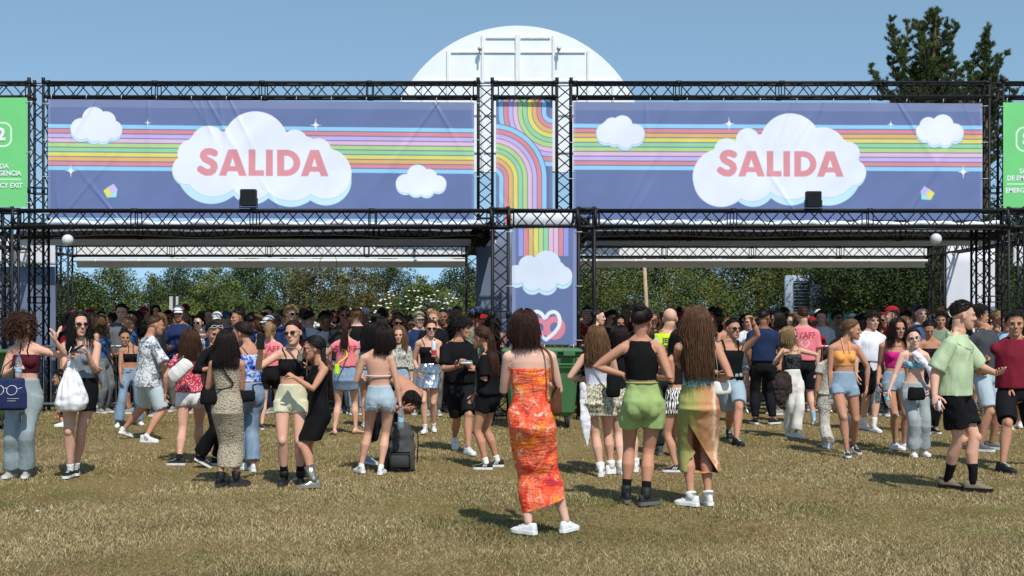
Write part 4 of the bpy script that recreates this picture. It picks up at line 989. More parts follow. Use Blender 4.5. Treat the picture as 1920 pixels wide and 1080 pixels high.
    def skirt_fill(ztop, zbot, off, flare, ruffle=0, shear=0, lk=1.0, tight=0):
        def ringat(zf):
            z = zsc(zf) if zf > 0 else 0
            if zf >= .49: return tring(zf, off)
            Q_ = []
            for s in (-1, 1):
                hj, kj, an = Lg[s][:3]
                if z > kj[2]: t = np.clip((hj[2]-z)/(hj[2]-kj[2]+1e-6), 0, 1); p = hj+(kj-hj)*t; r = legr(t)
                else: t = np.clip((kj[2]-z)/(kj[2]-an[2]+1e-6), 0, 1); p = kj+(an-kj)*t; r = legr(1+t)
                Q_.append((p, r))
            c = (Q_[0][0]+Q_[1][0])/2; c = c.copy(); c[2] = z; k = (.49-zf)/.49; eb_ = math.exp(-(.49-zf)/.07); c = c-fd*.016*H*eb_
            hw = max(abs(np.dot(p-c, lv))+r for p, r in Q_); hd_ = max(abs(np.dot(p-c, fd))+r for p, r in Q_)
            w0, d0, _ = tdims(.50); hw = max(hw, w0*girth*hips*(1-.5*k*lk)); hd_ = max(hd_, d0*girth*(1-.35*k*lk))+.012*H*eb_
            hw *= 1-tight*min(k*1.3, 1)
            return (c+np.array([shear*k, 0, 0]), lv*(hw+off+flare*k), fd*(hd_+off+flare*k))
        def f(g):
            zs = list(np.arange(ztop, zbot, -.02))+[zbot]
            n = 48; rings = [ringat(z) for z in zs]
            if ruffle:
                a_ = np.linspace(0, 2*PI, n, endpoint=False); V = []
                for (c, u, v), z in zip(rings, zs):
                    k = np.clip((ztop-z)/.06, 0, 1); tier = 1+.10*((((ztop-z)/.05) % 1.0) if z < ztop-.02 else 0)
                    m_ = (1+ruffle*k*np.sin(a_*11+z*30))*tier; V.append(c+(np.cos(a_)*m_)[:, None]*u+(np.sin(a_)*m_)[:, None]*v)
                F = []; kk = len(V)
                for i in range(kk-1):
                    for j in range(n): F.append((i*n+j, i*n+(j+1) % n, (i+1)*n+(j+1) % n, (i+1)*n+j))
                F += [tuple(range(n-1, -1, -1)), tuple((kk-1)*n+j for j in range(n))]; g.add(np.concatenate(V), F)
            else: loft(g, rings, n=30)
            if ztop > .50:
                for s in (-1, 1):
                    c, u, v = tring(.487); ellip(g, c+u*s*.36-v*.30, np.array((.046, .044, .060))*H*girth*hips+off*.7, n=14, k=10)
        return f
    for it in wear:
        k, col = it[0], it[1]; o = it[2] if len(it) > 2 else {}; kind = o.get('mat', 'plain')
        if k == 'tee':
            loosef = True; nm = o.get('name', 'shirt'); f = top_fill(o.get('z0', .50), .835, o.get('off', .018), o.get('sleeve', .72), o.get('soff', .020), o.get('flare', .02), True)
            f2 = (lambda f: lambda g: f(g))(f)
            gtmp = MB(); f(gtmp); loosef = False
            garment(nm, col, kind, (lambda gt: lambda g: (g.v.extend(gt.v), g.f.extend(gt.f), g.m.extend(gt.m), setattr(g, 'n', gt.n)))(gtmp), amp=o.get('amp', .010), freq=o.get('freq', 8), post=o.get('post'))
        elif k == 'top': garment(o.get('name', 'top'), col, kind, top_fill(o.get('z0', .645), o.get('z1', .765), o.get('off', .006), o.get('sleeve', 0), .008, o.get('flare', 0), o.get('sh', False)), amp=o.get('amp', .003), freq=14, post=o.get('post'))
        elif k == 'tank': garment('tank_top', col, kind, top_fill(o.get('z0', .56), o.get('z1', .828), o.get('off', .007), 0, 0, o.get('flare', 0), True), amp=.004, freq=12, post=o.get('post'))
        elif k == 'shorts': garment('shorts', col, kind, leg_fill(o.get('zt', .60), o.get('end', .35), o.get('off', .010), 0, o.get('loose', .012)), amp=o.get('amp', .006), freq=11)
        elif k == 'pants': garment('trousers', col, kind, leg_fill(o.get('zt', .60), o.get('end', 1.9), o.get('off', .010), o.get('flare', 0), o.get('loose', .008)), amp=o.get('amp', .006), freq=7, vert=1.6)
        elif k == 'skirt': garment(o.get('name', 'skirt'), col, kind, skirt_fill(o.get('zt', .60), o.get('zb', .36), o.get('off', .010), o.get('flare', .05), o.get('ruffle', 0), o.get('shear', 0), o.get('lk', 1.0)), amp=o.get('amp', .006), freq=10, vert=.25, cut=o.get('cut'))
        elif k == 'dress':
            f1 = top_fill(.49, o.get('z1', .765), o.get('off', .007), 0, 0, 0, o.get('sh', False)); f2 = skirt_fill(.54, o.get('zb', .10), .008, o.get('flare', .02), 0, o.get('shear', 0), o.get('lk', 1.0), o.get('tight', 0))
            garment('dress', col, kind, lambda g: (f1(g), f2(g)), amp=o.get('amp', .007), freq=9, vert=o.get('vert', .5), cut=o.get('cut'))
        elif k == 'straps':
            g = MB(); w = o.get('w', .006); z = o.get('z', .755); wd = o.get('wd', 24)
            for s in (-1, 1):
                if o.get('halter'):
                    tube(g, [tsurf(z, s*wd, .004), tsurf(.80, s*16, .006), tc(.868)+lv*s*.028*H+fd*.004, tc(.868)-fd*.036*H], w, n=6)
                else:
                    sh_ = tc(.822)+lv*s*.060*H+up*.016*H
                    tube(g, [tsurf(z, s*wd, .004), tsurf(.79, s*(wd+2), .007), sh_+fd*.02*H, sh_-fd*.028*H, tsurf(.79, 180-s*(wd+2), .007), tsurf(o.get('zb', z), 180-s*wd, .004)], w, n=6, flat=.5)
            link('strap', g.mesh('strap', [cloth(kind)]), root, hx(col))
        elif k == 'belt':
            g = MB(); z = o.get('z', .60); nn = 28; pts = [tsurf(z, q*360/nn, .014) for q in range(nn)]; pts.append(pts[0]); tube(g, pts, o.get('w', .012), n=6); link(o.get('name', 'belt'), g.mesh('belt', [cloth(kind)]), root, hx(col))
        elif k == 'fringe': FR.append((P, col))
        elif k == 'necklace':
            g = MB(); z = o.get('z', .795); pts = []
            for q in np.linspace(-150, 150, 23):
                t = abs(q)/150; pts.append(tsurf(.80, q, .01) if False else (tc(.845)+lv*math.sin(math.radians(q))*(.040+.012*(1-t))*H+fd*math.cos(math.radians(q))*(.046+.012*(1-t))*H-up*(1-t)*(.845-z)*H+fd*(1-t)*.012*H))
            pts = [tsurf(.838-(.838-z)*((math.cos(math.radians(q))+1)/2)**1.5, q, o.get('off', .005)) for q in np.linspace(-178, 178, 31)]
            tube(g, pts, .0028, n=5); link('necklace', g.mesh('necklace', [plain('gold', hx('b08a4a'), .3, .5, .8) if 'gold' not in MATS else MATS['gold']]), root)
        elif k == 'bracelet':
            g = MB()
            s = aside if o.get('side', 'a') == 'a' else -aside; sj, el_, wr, _ = A[s]; ax = nrm(wr-el_)
            for q in range(o.get('n', 3)):
                c = wr-ax*(.012+.013*q); tube(g, [c-ax*.004, c+ax*.004], .0175*H/1.65*(1 if sex == 'f' else 1.15)+.002, n=12)
            link('bracelet', g.mesh('bracelet', [cloth('plain')]), root, hx(col))
        elif k == 'tattoo': pass
        elif k == 'belly': pass
    # ---------------- shoes
    kS = max(H, 1.5)/1.65*(.80 if sex == 'f' else .86)
    for s in (1, -1):
        hj, kj, an, yw, lift = Lg[s]; ft = F_[s]; dd = np.array([math.sin(yw), -math.cos(yw), 0]); sd = np.array([math.cos(yw), math.sin(yw), 0])
        if shoe[0] != 'bare':
            plat = {'boot': .022, 'platform': .016, 'western': .012}.get(shoe[0], .010)
            def tr(y, zz):      # foot frame, pitched about the toe when the heel is lifted
                t = lift*1.0; yy, z2 = y-.16, zz; c_, s_ = math.cos(t), math.sin(t); return ft+dd*((yy*c_+z2*s_)+.16)*kS+up*((-yy*s_+z2*c_))*kS
            prof = [(-.090, .014, .060), (-.084, .026, .098), (-.060, .034, .100), (-.02, .035, .094), (.02, .036, .092), (.05, .039, .080), (.085, .044, .060), (.125, .047, .050), (.160, .043, .042), (.182, .030, .034), (.192, .014, .026)]
            if shoe[0] == 'western': prof = prof[:-3]+[(.160, .036, .036), (.195, .022, .028), (.215, .008, .02)]
            g = MB(); V = []; n = 14
            for y, w, h in prof:
                for j in range(n):
                    t = 2*PI*j/n; zz = plat+.012+max(math.sin(t), -.1)*(h-.012); V.append(tr(y, zz)+sd*w*math.cos(t)*kS)
            F = [(i*n+j, i*n+(j+1) % n, (i+1)*n+(j+1) % n, (i+1)*n+j) for i in range(len(prof)-1) for j in range(n)]+[tuple(range(n-1, -1, -1)), tuple((len(prof)-1)*n+j for j in range(n))]
            g.add(V, F, 0)
            shin = nrm(kj-an)
            if shoe[0] in ('boot', 'platform', 'hightop', 'western'):
                hh = {'boot': .10, 'platform': .09, 'hightop': .055, 'western': .20}[shoe[0]]; a0 = tr(-.03, plat+.05)
                rr_ = max(.040*kS, .0195*H+.012); a0 = tr(-.035, plat+.055); tube(g, [a0, an+shin*.01, an+shin*hh*.5*kS, an+shin*hh*kS], [.036*kS, rr_*.98, rr_, rr_+(.003 if shoe[0] != 'western' else .012)], n=14, rnd=False)
            else: pass
            if shoe[0] in ('sneaker', 'hightop'):
                for q in range(5):
                    y = .035+.018*q; hh = np.interp(y, [p[0] for p in prof], [p[2] for p in prof]); tube(g, [tr(y, plat+hh+.001)-sd*.020*kS, tr(y, plat+hh+.006), tr(y, plat+hh+.001)+sd*.020*kS], .0028*kS, 1, 4)
            if len(shoe) > 3:   # contrasting side stripes
                for q in range(3):
                    for e in (-1, 1): tube(g, [tr(.055-.022*q, plat+.018)+sd*e*.0425*kS, tr(.03-.022*q, plat+.062)+sd*e*.031*kS], .0045*kS, 2, 4)
            me = g.mesh('shoe', [cloth('silver') if shoe[0] == 'western' else M_SHOE, M_LACE, plain('stripe_'+shoe[3][1:], hx(shoe[3])) if len(shoe) > 3 else M_LACE]); so = link('shoe', me, root, hx(shoe[1]))
            g = MB(); out = [(-.092, .018), (-.080, .036), (-.04, .041), (.02, .040), (.07, .044), (.12, .050), (.16, .046), (.186, .032), (.196, .014)]
            if shoe[0] == 'western': out = out[:-3]+[(.16, .038), (.200, .022), (.220, .008)]
            ol = [(y, w) for y, w in out]+[(y, -w) for y, w in reversed(out)]; k_ = len(ol)
            V = [tr(y, 0)+sd*w*kS*.96 for y, w in ol]+[tr(y, plat+.022)+sd*w*kS for y, w in ol]
            g.add(V, [tuple(reversed(range(k_))), tuple(range(k_, 2*k_))]+[(i, (i+1) % k_, (i+1) % k_+k_, i+k_) for i in range(k_)])
            link('sole', g.mesh('sole', [M_SOLE], False), so, hx(shoe[2]))
            if sock:
                g = MB(); hs_ = np.linspace(-.01, sock[1], 8); tube(g, [leg_pts(s, [min(2-h_/(.238*H), 2)])[0] if h_ > 0 else an+shin*h_ for h_ in hs_], [legr(min(2-h_/(.238*H), 1.97))+.0045 for h_ in hs_], n=16)
                link('sock', g.mesh('sock', [cloth('plain')]), root, hx(sock[0]))
    # ---------------- hair
    make_hair(P, hair, nstr)
    if glasses: make_glasses(P, glasses)
    if hat: make_hat(P, hat)
    P.loc = loc; PEOPLE.append(P); return P

def cap_mesh(mb, P, off, line, amp=.0, nz=0, seed=0, tophigh=0):
    """skull cap; line: hairline heights (deg of elevation) at azimuth 0 (front), 45, 90, 135, 180"""
    n, k = 36, 12; V = []
    for i in range(k+1):
        t_ = min(1, i/3.5)**.7; r = np.array([.074, .095, .082])*(1+(.0012+(off-.0012)*t_)/.085)
        for j in range(n):
            az = 2*PI*j/n; am = abs((az+PI) % (2*PI)-PI)*180/PI
            e0 = np.interp(am, [0, 30, 55, 75, 100, 140, 180], line); e = math.radians(e0+(90-e0)*i/k)
            p = np.array([math.sin(az)*math.cos(e), -math.cos(az)*math.cos(e), math.sin(e)]); q = p*r
            if e < 0: q[:2] *= 1-.25*(e/1.57)**2
            if i == 0: q *= .965
            V.append(q)
    V = np.array(V); 
    if amp: d = vnoise(V*nz+seed)*amp+vnoise(V*nz*2.3+seed)*amp*.5; d[:n] *= 0; d[n:2*n] *= .4; V = V*(1+(d/.085))[:, None]
    V[:, 2] += .030; V[:, 1] += .014; V[k*n:] = V[k*n:].mean(0)
    F = [(i*n+j, i*n+(j+1) % n, (i+1)*n+(j+1) % n, (i+1)*n+j) for i in range(k) for j in range(n)]
    mb.add(P.hM(V), F, 0)
LINES = dict(f=[38, 36, 22, 2, -18, -38, -48], m=[36, 33, 24, 6, -8, -32, -42])
def strands(mb, P0, D0, L, P, rng, steps=12, r0=.0042, wave=0, curl=0, body=True, grav=.55, lay=.0, stiff=.5, r0k=1.0):
    """hair locks: start points and directions in person space; vectorised"""
    N = len(P0); p = P0.copy(); d = D0.copy(); pts = [p.copy()]; L = np.broadcast_to(np.asarray(L, float), (N,)); lift = rng.uniform(0, 1, N)
    rad = np.array([.074, .095, .082])*P.hs; c0 = P.hM((0, .014, .030)); zf = np.linspace(.50, .84, 18)
    rings = [P.tring(z) for z in zf]; zc = np.array([r[0][2] for r in rings]); cc = np.array([r[0] for r in rings]); uw = np.array([np.linalg.norm(r[1]) for r in rings]); vw = np.array([np.linalg.norm(r[2]) for r in rings])
    ph = rng.uniform(0, 6.28, N)
    jit = rng.normal(0, 1, (N, 3))
    for s in range(steps):
        ds = L/steps
        d = d*stiff+np.array([0, 0, -1.])*grav+jit*.05
        if wave: d[:, 0] += wave*np.sin(ph+s*1.3)*.5; d[:, 1] += wave*np.cos(ph*1.7+s*1.1)*.35
        if curl: d += curl*rng.normal(0, 1, (N, 3))
        d /= np.linalg.norm(d, axis=1)[:, None]; p = p+d*ds[:, None]
        q = (p-c0)@P.R; rr = rad+.010+lift[:, None]*lay; m = np.sqrt(((q/rr)**2).sum(1)); k = m < 1
        q2 = np.where(k[:, None], q/np.maximum(m, .3)[:, None], q); p = q2@P.R.T+c0
        if body:
            C_ = np.stack([np.interp(p[:, 2], zc, cc[:, i]) for i in range(3)], 1); uu = np.interp(p[:, 2], zc, uw)+.010+lift*.018; vv = np.interp(p[:, 2], zc, vw)+.016+lift*.022
            # shoulders too: widen the obstacle near the shoulder line
            sh = np.exp(-((p[:, 2]-zc[-2])/.06)**2); uu = uu+.05*sh
            rel = p-C_; a = rel@P.lv; mw = .098+.020*lift; ac = np.where(p[:, 2] < zc[-1]+.03, np.clip(a, -mw, mw), a); p = p+np.outer(ac-a, P.lv)*.6; rel = p-C_; a = rel@P.lv; b_ = rel@P.fd; m = np.sqrt((a/uu)**2+(b_/vv)**2); k = (m < 1) & (p[:, 2] < zc[-1]+.01)
            f = np.where(k, 1/np.maximum(m, .25), 1); sgn = np.where(np.abs(b_) < .01, -1, 1)
            p = p+(np.outer(a*(np.minimum(f, 1.6)-1), P.lv)*.4+np.outer(b_*(f-1), P.fd))
        pts.append(p.copy())
    pts = np.stack(pts, 1); K = steps+1; t = np.linspace(0, 1, K)
    tg = np.gradient(pts, axis=1); tg /= np.linalg.norm(tg, axis=2)[..., None]+1e-9
    ref = np.cross(tg, np.array([.3, 1, .2])); ref /= np.linalg.norm(ref, axis=2)[..., None]+1e-9; bi = np.cross(tg, ref)
    rr = r0*r0k*(1-.75*t**2.2)[None, :, None]*rng.uniform(.7, 1.3, N)[:, None, None]
    V = np.stack([pts+ref*rr*math.cos(a)+bi*rr*math.sin(a) for a in (0, 2.09, 4.19)], 2)   # N,K,3,3
    idx = np.arange(N*K*3).reshape(N, K, 3); F = []
    a = idx[:, :-1]; b2 = idx[:, 1:]
    for j in range(3):
        j2 = (j+1) % 3; F.append(np.stack([a[..., j], a[..., j2], b2[..., j2], b2[..., j]], -1).reshape(-1, 4))
    F = np.concatenate(F)+mb.n; mb.v.append(V.reshape(-1, 3)); mb.f += F.tolist(); mb.m += [0]*len(F); mb.n += N*K*3
def scalp(P, rng, N, azr, elr):
    az = np.radians(rng.uniform(*azr, N)); sgn = rng.choice([-1, 1], N); az = az*sgn; e = np.radians(rng.uniform(*elr, N))
    q = np.stack([np.sin(az)*np.cos(e), -np.cos(az)*np.cos(e), np.sin(e)], 1); r = np.array([.076, .097, .084])
    v = q*r+[0, .014, .030]; return P.hM(v), (q@P.R.T), q
def combed(mb, P, rng, N, anc, r0=.0040, elmin=-30, azr=(15, 180), off=.010):
    """locks combed over the skull towards a gathering point (head space)"""
    p, nn, q = scalp_line(P, rng, N, LINES[P.sex], 1); a = np.asarray(anc, float)-[0, .014, .030]; a = a/np.array([.076, .097, .084]); a /= np.linalg.norm(a); K = 8
    V = []; t = np.linspace(0, 1, K)
    for k in t:
        d = q*(1-k)+a*k; d /= np.linalg.norm(d, axis=1)[:, None]+1e-9; lift = rng.uniform(.0, .006, (N, 1)) if k == 0 else lift
        V.append(P.hM(d*(np.array([.074, .095, .082])+off+lift*math.sin(k*PI))+[0, .014, .030]))
    pts = np.stack(V, 1); tg = np.gradient(pts, axis=1); tg /= np.linalg.norm(tg, axis=2)[..., None]+1e-9; ref = np.cross(tg, np.array([.3, 1, .2])); ref /= np.linalg.norm(ref, axis=2)[..., None]+1e-9; bi = np.cross(tg, ref)
    rr = r0*rng.uniform(.6, 1.2, N)[:, None, None]*np.ones((1, K, 1)); V = np.stack([pts+ref*rr*math.cos(x)+bi*rr*math.sin(x) for x in (0, 2.09, 4.19)], 2)
    idx = np.arange(N*K*3).reshape(N, K, 3); A_ = idx[:, :-1]; B_ = idx[:, 1:]; F = np.concatenate([np.stack([A_[..., j], A_[..., (j+1) % 3], B_[..., (j+1) % 3], B_[..., j]], -1).reshape(-1, 4) for j in range(3)])+mb.n
    mb.v.append(V.reshape(-1, 3)); mb.f += F.tolist(); mb.m += [0]*len(F); mb.n += N*K*3
def coils(mb, c, r, rng, N=46, r0=.0045):
    for _ in range(N):
        u = nrm(rng.normal(0, 1, 3)); v = nrm(np.cross(u, rng.normal(0, 1, 3))); s0 = rng.uniform(0, 6.28); k = rng.uniform(.96, 1.06)
        tube(mb, [c+(u*math.cos(s0+t)+v*math.sin(s0+t))*np.array(r)*k for t in np.linspace(0, 3.6, 9)], [r0*.4]+[r0]*7+[r0*.4], n=4)
def scalp_line(P, rng, N, line, margin=3, emax=88):
    """random points of the scalp above the hairline"""
    A = [[], [], []]; n = 0
    while n < N:
        p, nn, q = scalp(P, rng, N*2, (0, 180), (-48, emax)); el = np.degrees(np.arcsin(q[:, 2])); az = np.degrees(np.arccos(np.clip(-q[:, 1]/np.sqrt(1-q[:, 2]**2+1e-9), -1, 1)))
        k = el > np.interp(az, [0, 30, 55, 75, 100, 140, 180], line)+margin
        for a, b in zip(A, (p, nn, q)): a.append(b[k])
        n += k.sum()
    return [np.concatenate(a)[:N] for a in A]
def make_hair(P, hair, nstr=1.0):
    big = P.S > 150 and nstr >= 1; nstr = nstr*(1.9 if big else 1.0); rk = .58 if big else 1.0
    st, col = hair[0], hair[1]; L = hair[2] if len(hair) > 2 else .3
    if st == 'bald': return
    rng = np.random.default_rng(int(abs(P.base[0]*1000)) % 9999+3); mb = MB(); line = list(LINES[P.sex]); R = P.R; hM = P.hM
    seed = rng.uniform(0, 50)
    n = lambda k: max(12, int(k*nstr))
    if st == 'buzz':
        cap_mesh(mb, P, .003, line, .001, 60, seed); p, nn, q = scalp(P, rng, n(500), (0, 180), (0, 88)); el = np.degrees(np.arcsin(q[:, 2])); azd = np.degrees(np.arccos(np.clip(-q[:, 1]/np.sqrt(1-q[:, 2]**2+1e-9), -1, 1))); k = el > np.interp(azd, [0, 30, 55, 75, 100, 140, 180], line)+2; strands(mb, p[k], nn[k], .005, P, rng, 2, .0018, body=False, grav=.1, lay=.002)
    elif st == 'short':
        cap_mesh(mb, P, .012, line, .007, 34, seed)
        p, nn, q = scalp_line(P, rng, n(420), line); d = nn*.6+(R@np.array([.2, -.6, .1])); strands(mb, p, d, rng.uniform(.02, .05, len(p)), P, rng, 5, .0036, body=False, grav=.25, lay=.010)
        p, nn, q = scalp(P, rng, n(160), (80, 180), (-30, 40)); strands(mb, p, nn*.6, rng.uniform(.02, .035, len(p)), P, rng, 3, .004, body=False, grav=.5, lay=.004)
    elif st == 'fade':
        l2 = [37, 35, 30, 26, 20, 12, 6]; cap_mesh(mb, P, .0065, line, .0008, 80, seed); cap_mesh(mb, P, .013, l2, .005, 40, seed)
        p, nn, q = scalp_line(P, rng, n(420), l2, -4); strands(mb, p, nn+(R@np.array([0, -.4, 0])), rng.uniform(.008, .018, len(p)), P, rng, 3, .0030, body=False, grav=.1, lay=.010)
    elif st == 'mop':     # thick dark tousled
        cap_mesh(mb, P, .016, [30, 30, 22, 6, -8, -34, -44], .010, 26, seed)
        p, nn, q = scalp_line(P, rng, n(650), line, 0); strands(mb, p, nn*.5+(R@np.array([.35, -.6, .0])), rng.uniform(.05, .09, len(p)), P, rng, 7, .0046, curl=.16, body=False, grav=.35, lay=.020)
    elif st == 'curly':
        cap_mesh(mb, P, .022, [34, 32, 22, 0, -18, -38, -48], .014, 22, seed)
        p, nn, q = scalp(P, rng, n(520), (25, 180), (-30, 85)); strands(mb, p, nn*1.4, rng.uniform(.5, 1.0, len(p))*L, P, rng, 14, .0055, curl=.42, wave=.5, grav=.28, lay=.045, r0k=rk*1.4)
    elif st in ('long', 'wavy'):
        cap_mesh(mb, P, .009, line, .0015, 30, seed)
        w = .5 if st == 'wavy' else .12
        p, nn, q = scalp(P, rng, n(620), (70, 180), (-25, 60)); strands(mb, p, nn*.9+np.array([0, 0, -.3]), L*rng.uniform(.86, 1.0, len(p)), P, rng, 15, .0042, wave=w*.4, lay=.013, grav=.75, r0k=rk)
        p, nn, q = scalp(P, rng, n(330), (20, 120), (55, 88)); s = np.sign(q[:, :1]+1e-6); d = (np.concatenate([s*1.0, np.full_like(s, .55), -.2*np.ones_like(s)], 1))@R.T; strands(mb, p, d, (L+.07)*rng.uniform(.88, 1.0, len(p)), P, rng, 16, .0042, wave=w*.4, lay=.015, grav=.42, r0k=rk)
    elif st == 'pony':
        cap_mesh(mb, P, .007, line, .001, 40, seed); anc = hM(np.array([0, .110, hair[3] if len(hair) > 3 else .045])); 
        combed(mb, P, rng, n(260), [0, .110, hair[3] if len(hair) > 3 else .045]); ellip(mb, anc, (.020, .020, .020))
        N = n(220); p = anc+rng.normal(0, .010, (N, 3)); d = np.tile(R@np.array([0, .6, .1]), (N, 1))+rng.normal(0, .12, (N, 3)); strands(mb, p, d, L*rng.uniform(.8, 1, N), P, rng, 14, .0042, wave=.15, grav=.6, lay=.014, r0k=rk)
    elif st == 'bun':
        cap_mesh(mb, P, .009, line, .0015, 40, seed); c = hM(np.array([0, .080, .105])); ellip(mb, c, np.array([.046, .042, .040])*P.hs, n=16, k=10); combed(mb, P, rng, n(300), [0, .080, .100]); coils(mb, c, np.array([.048, .044, .042])*P.hs, rng)
    elif st == 'updo':
        cap_mesh(mb, P, .009, line, .002, 40, seed); c = hM(np.array([0, .108, .01])); ellip(mb, c, np.array([.036, .028, .032])*P.hs, n=14, k=8); combed(mb, P, rng, n(300), [0, .108, .01]); coils(mb, c, np.array([.038, .03, .034])*P.hs, rng, 30)
    elif st == 'braids':
        cap_mesh(mb, P, .007, line, .0025, 60, seed); combed(mb, P, rng, n(260), [0, .100, -.03])
        for s in (-1, 1):
            for k in range(3):
                a = hM(np.array([s*.045, .080+.012*k, -.02])); Q_ = [a+np.array([0, 0, -.03*i])-P.fd*min(.02*i, .05)*0+P.lv*s*.004*i for i in range(10)]
                tube(mb, Q_, [.013+.004*math.sin(i*2.4+k) for i in range(10)], n=7, rnd=True)
    c = hx(HAIRC.get(col, col)); P.hair = link('hair', mb.mesh('hair', [M_HAIR]), P.root, c)
def make_glasses(P, g):
    kind = g[0]; z = g[1] if len(g) > 1 else 0; mb = MB(); f = MB()
    yo, zo, pt = (-.095, .002, 0) if z == 0 else (-.072, .092, -.9)
    Rx = np.array(Matrix.Rotation(pt, 3, 'X')); T = lambda q: P.hM((Rx@np.asarray(q, float))+np.array([0, yo, zo]))
    w, h = {'cat': (.027, .012), 'round': (.022, .020), 'wide': (.030, .016), 'thin': (.026, .019)}.get(kind, (.027, .017))
    for s in (-1, 1):
        n = 14; ring = [T((s*.033+w*math.cos(t)*(1+.12*math.sin(t)), .006*abs(math.cos(t)) if s*math.cos(t) > 0 else 0, h*math.sin(t)*(1+.15*s*math.cos(t)))) for t in np.linspace(0, 2*PI, n, endpoint=False)]
        tube(f, ring+[ring[0]], .0022*P.hs if kind != 'thin' else .0015, n=5)
        if kind != 'thin':
            c = sum(ring)/n; out = -P.R[:, 1]*.0; back = P.R@np.array([0, .003, 0]); V = [c+(r-c)*.98 for r in ring]; mb.add([*V, *[v+back for v in V]], [tuple(range(n)), tuple(reversed(range(n, 2*n)))]+[(i, (i+1) % n, (i+1) % n+n, i+n) for i in range(n)], 0)
        tube(f, [T((s*(.033+w), .006, h*.4)), T((s*.078, .03, .004)), T((s*.078, .095, .004))] if z == 0 else [T((s*(.033+w), .006, 0)), T((s*.080, .03, 0)), T((s*.082, .09, 0))], .0026*P.hs, n=5)
    tube(f, [T((-.008, 0, .004)), T((0, -.002, .007)), T((.008, 0, .004))], .0024, n=5)
    col = hx(g[2]) if len(g) > 2 else (.012, .011, .012)
    o = link('glasses' if kind == 'thin' else 'sunglasses', f.mesh('glasses', [plain('frame_%s' % (g[2][1:] if len(g) > 2 else 'black'), col, .3)]), P.root)
    if mb.v: link('lens', mb.mesh('lens', [M_BLACK], False), o)
def make_hat(P, hat):
    mb = MB(); V = []; n, k = 28, 8; r = np.array([.074, .095, .082])+.014
    for i in range(k+1):
        for j in range(n):
            az = 2*PI*j/n; e = math.radians(14+76*i/k); V.append([math.sin(az)*math.cos(e)*r[0], -math.cos(az)*math.cos(e)*r[1], math.sin(e)*r[2]+.004])
    V = np.array(V)+[0, .014, .032]; F = [(i*n+j, i*n+(j+1) % n, (i+1)*n+(j+1) % n, (i+1)*n+j) for i in range(k) for j in range(n)]; mb.add(P.hM(V), F)
    s = 1 if hat[1] != 'back' else -1; V = []
    for i in range(5):
        for j in range(11):
            t = -1+.2*j; V.append([t*.062, .014-s*(.082+.016*i*math.sqrt(max(1-t*t*.8, 0))*1.1)+s*.035*t*t, .056-.006*i-.012*t*t])
    V = np.array(V); k_ = len(V); F = [(i*11+j, i*11+j+1, (i+1)*11+j+1, (i+1)*11+j) for i in range(4) for j in range(10)]
    mb.add(P.hM(np.concatenate([V, V-[0, 0, .004]])), F+[tuple(q+k_ for q in reversed(f)) for f in F]); link('cap', mb.mesh('cap', [cloth('plain')]), P.root, hx(hat[0]))
def tuck(P):
    """skin that would poke through a garment is moved just under it"""
    me = P.body.data; v = np.empty(len(me.vertices)*3); me.vertices.foreach_get('co', v); v = v.reshape(-1, 3); ch = False
    for o in P.g.values():
        g = arrays(o.data)
        if not len(g[0]): continue
        bvh = BVHTree.FromPolygons([tuple(q) for q in g[0]], g[2]); lo, hi = g[0].min(0)-.004, g[0].max(0)+.004
        for i in np.nonzero(((v[:P.nbody] > lo) & (v[:P.nbody] < hi)).all(1))[0]:
            r = bvh.find_nearest(Vector(v[i]), .022)
            if r[0] is None: continue
            d = (Vector(v[i])-r[0]).dot(r[1])
            if d > -.004 and abs(r[1][2]) < .85: v[i] = np.array(r[0]-r[1]*.005); ch = True
    if ch: me.vertices.foreach_set('co', v.ravel()); me.update()
def flush():
    global JOBS
    resolve(JOBS); JOBS = []
    for P in PEOPLE:
        if not hasattr(P, 'tucked'): P.tucked = 1; tuck(P)
    while FR: fray(*FR.pop())
def print_text(P, gname, txt, zf, hgt, col, side='back', bold=.05, dx=0, squash=1.0, name='lettering'):
    """words printed on a garment: flat glyphs laid onto its surface"""
    o = P.g[gname]; me = o.data; v = np.empty(len(me.vertices)*3); me.vertices.foreach_get('co', v); v = v.reshape(-1, 3)
    bvh = BVHTree.FromPolygons([tuple(q) for q in v], [tuple(p.vertices) for p in me.polygons])
    cu = bpy.data.curves.new('t', 'FONT'); cu.body = txt; cu.align_x = 'CENTER'; cu.align_y = 'CENTER'; cu.size = hgt/.72; cu.offset = bold*hgt
    t = bpy.data.objects.new('t', cu); C.objects.link(t); bpy.context.view_layer.update(); tm = bpy.data.meshes.new_from_object(t.evaluated_get(bpy.context.evaluated_depsgraph_get())); bpy.data.objects.remove(t)
    sg = -1 if side == 'back' else 1; ux = P.lv*sg; c = P.tc(zf)
    put_on(P, o, bvh, tm, ux, P.fd*sg, c+ux*dx, col, name, squash)
def put_on(P, o, bvh, tm, ux, out, c, col, name, squash=1.0):
    V, n, F = arrays(tm); W_ = []; last = .1
    for q in V:
        p = c+ux*q[0]*squash+np.array([0, 0, 1.])*q[1]; h = bvh.ray_cast(Vector(p+out*.5), Vector(-out))
        if h[0] is not None: W_.append(np.array(h[0])+out*.004)
        else: W_.append(p+out*.12)
    m = MB(); m.add(W_, F); link(name, m.mesh(name, [cloth('plain')], False), o, hx(col))
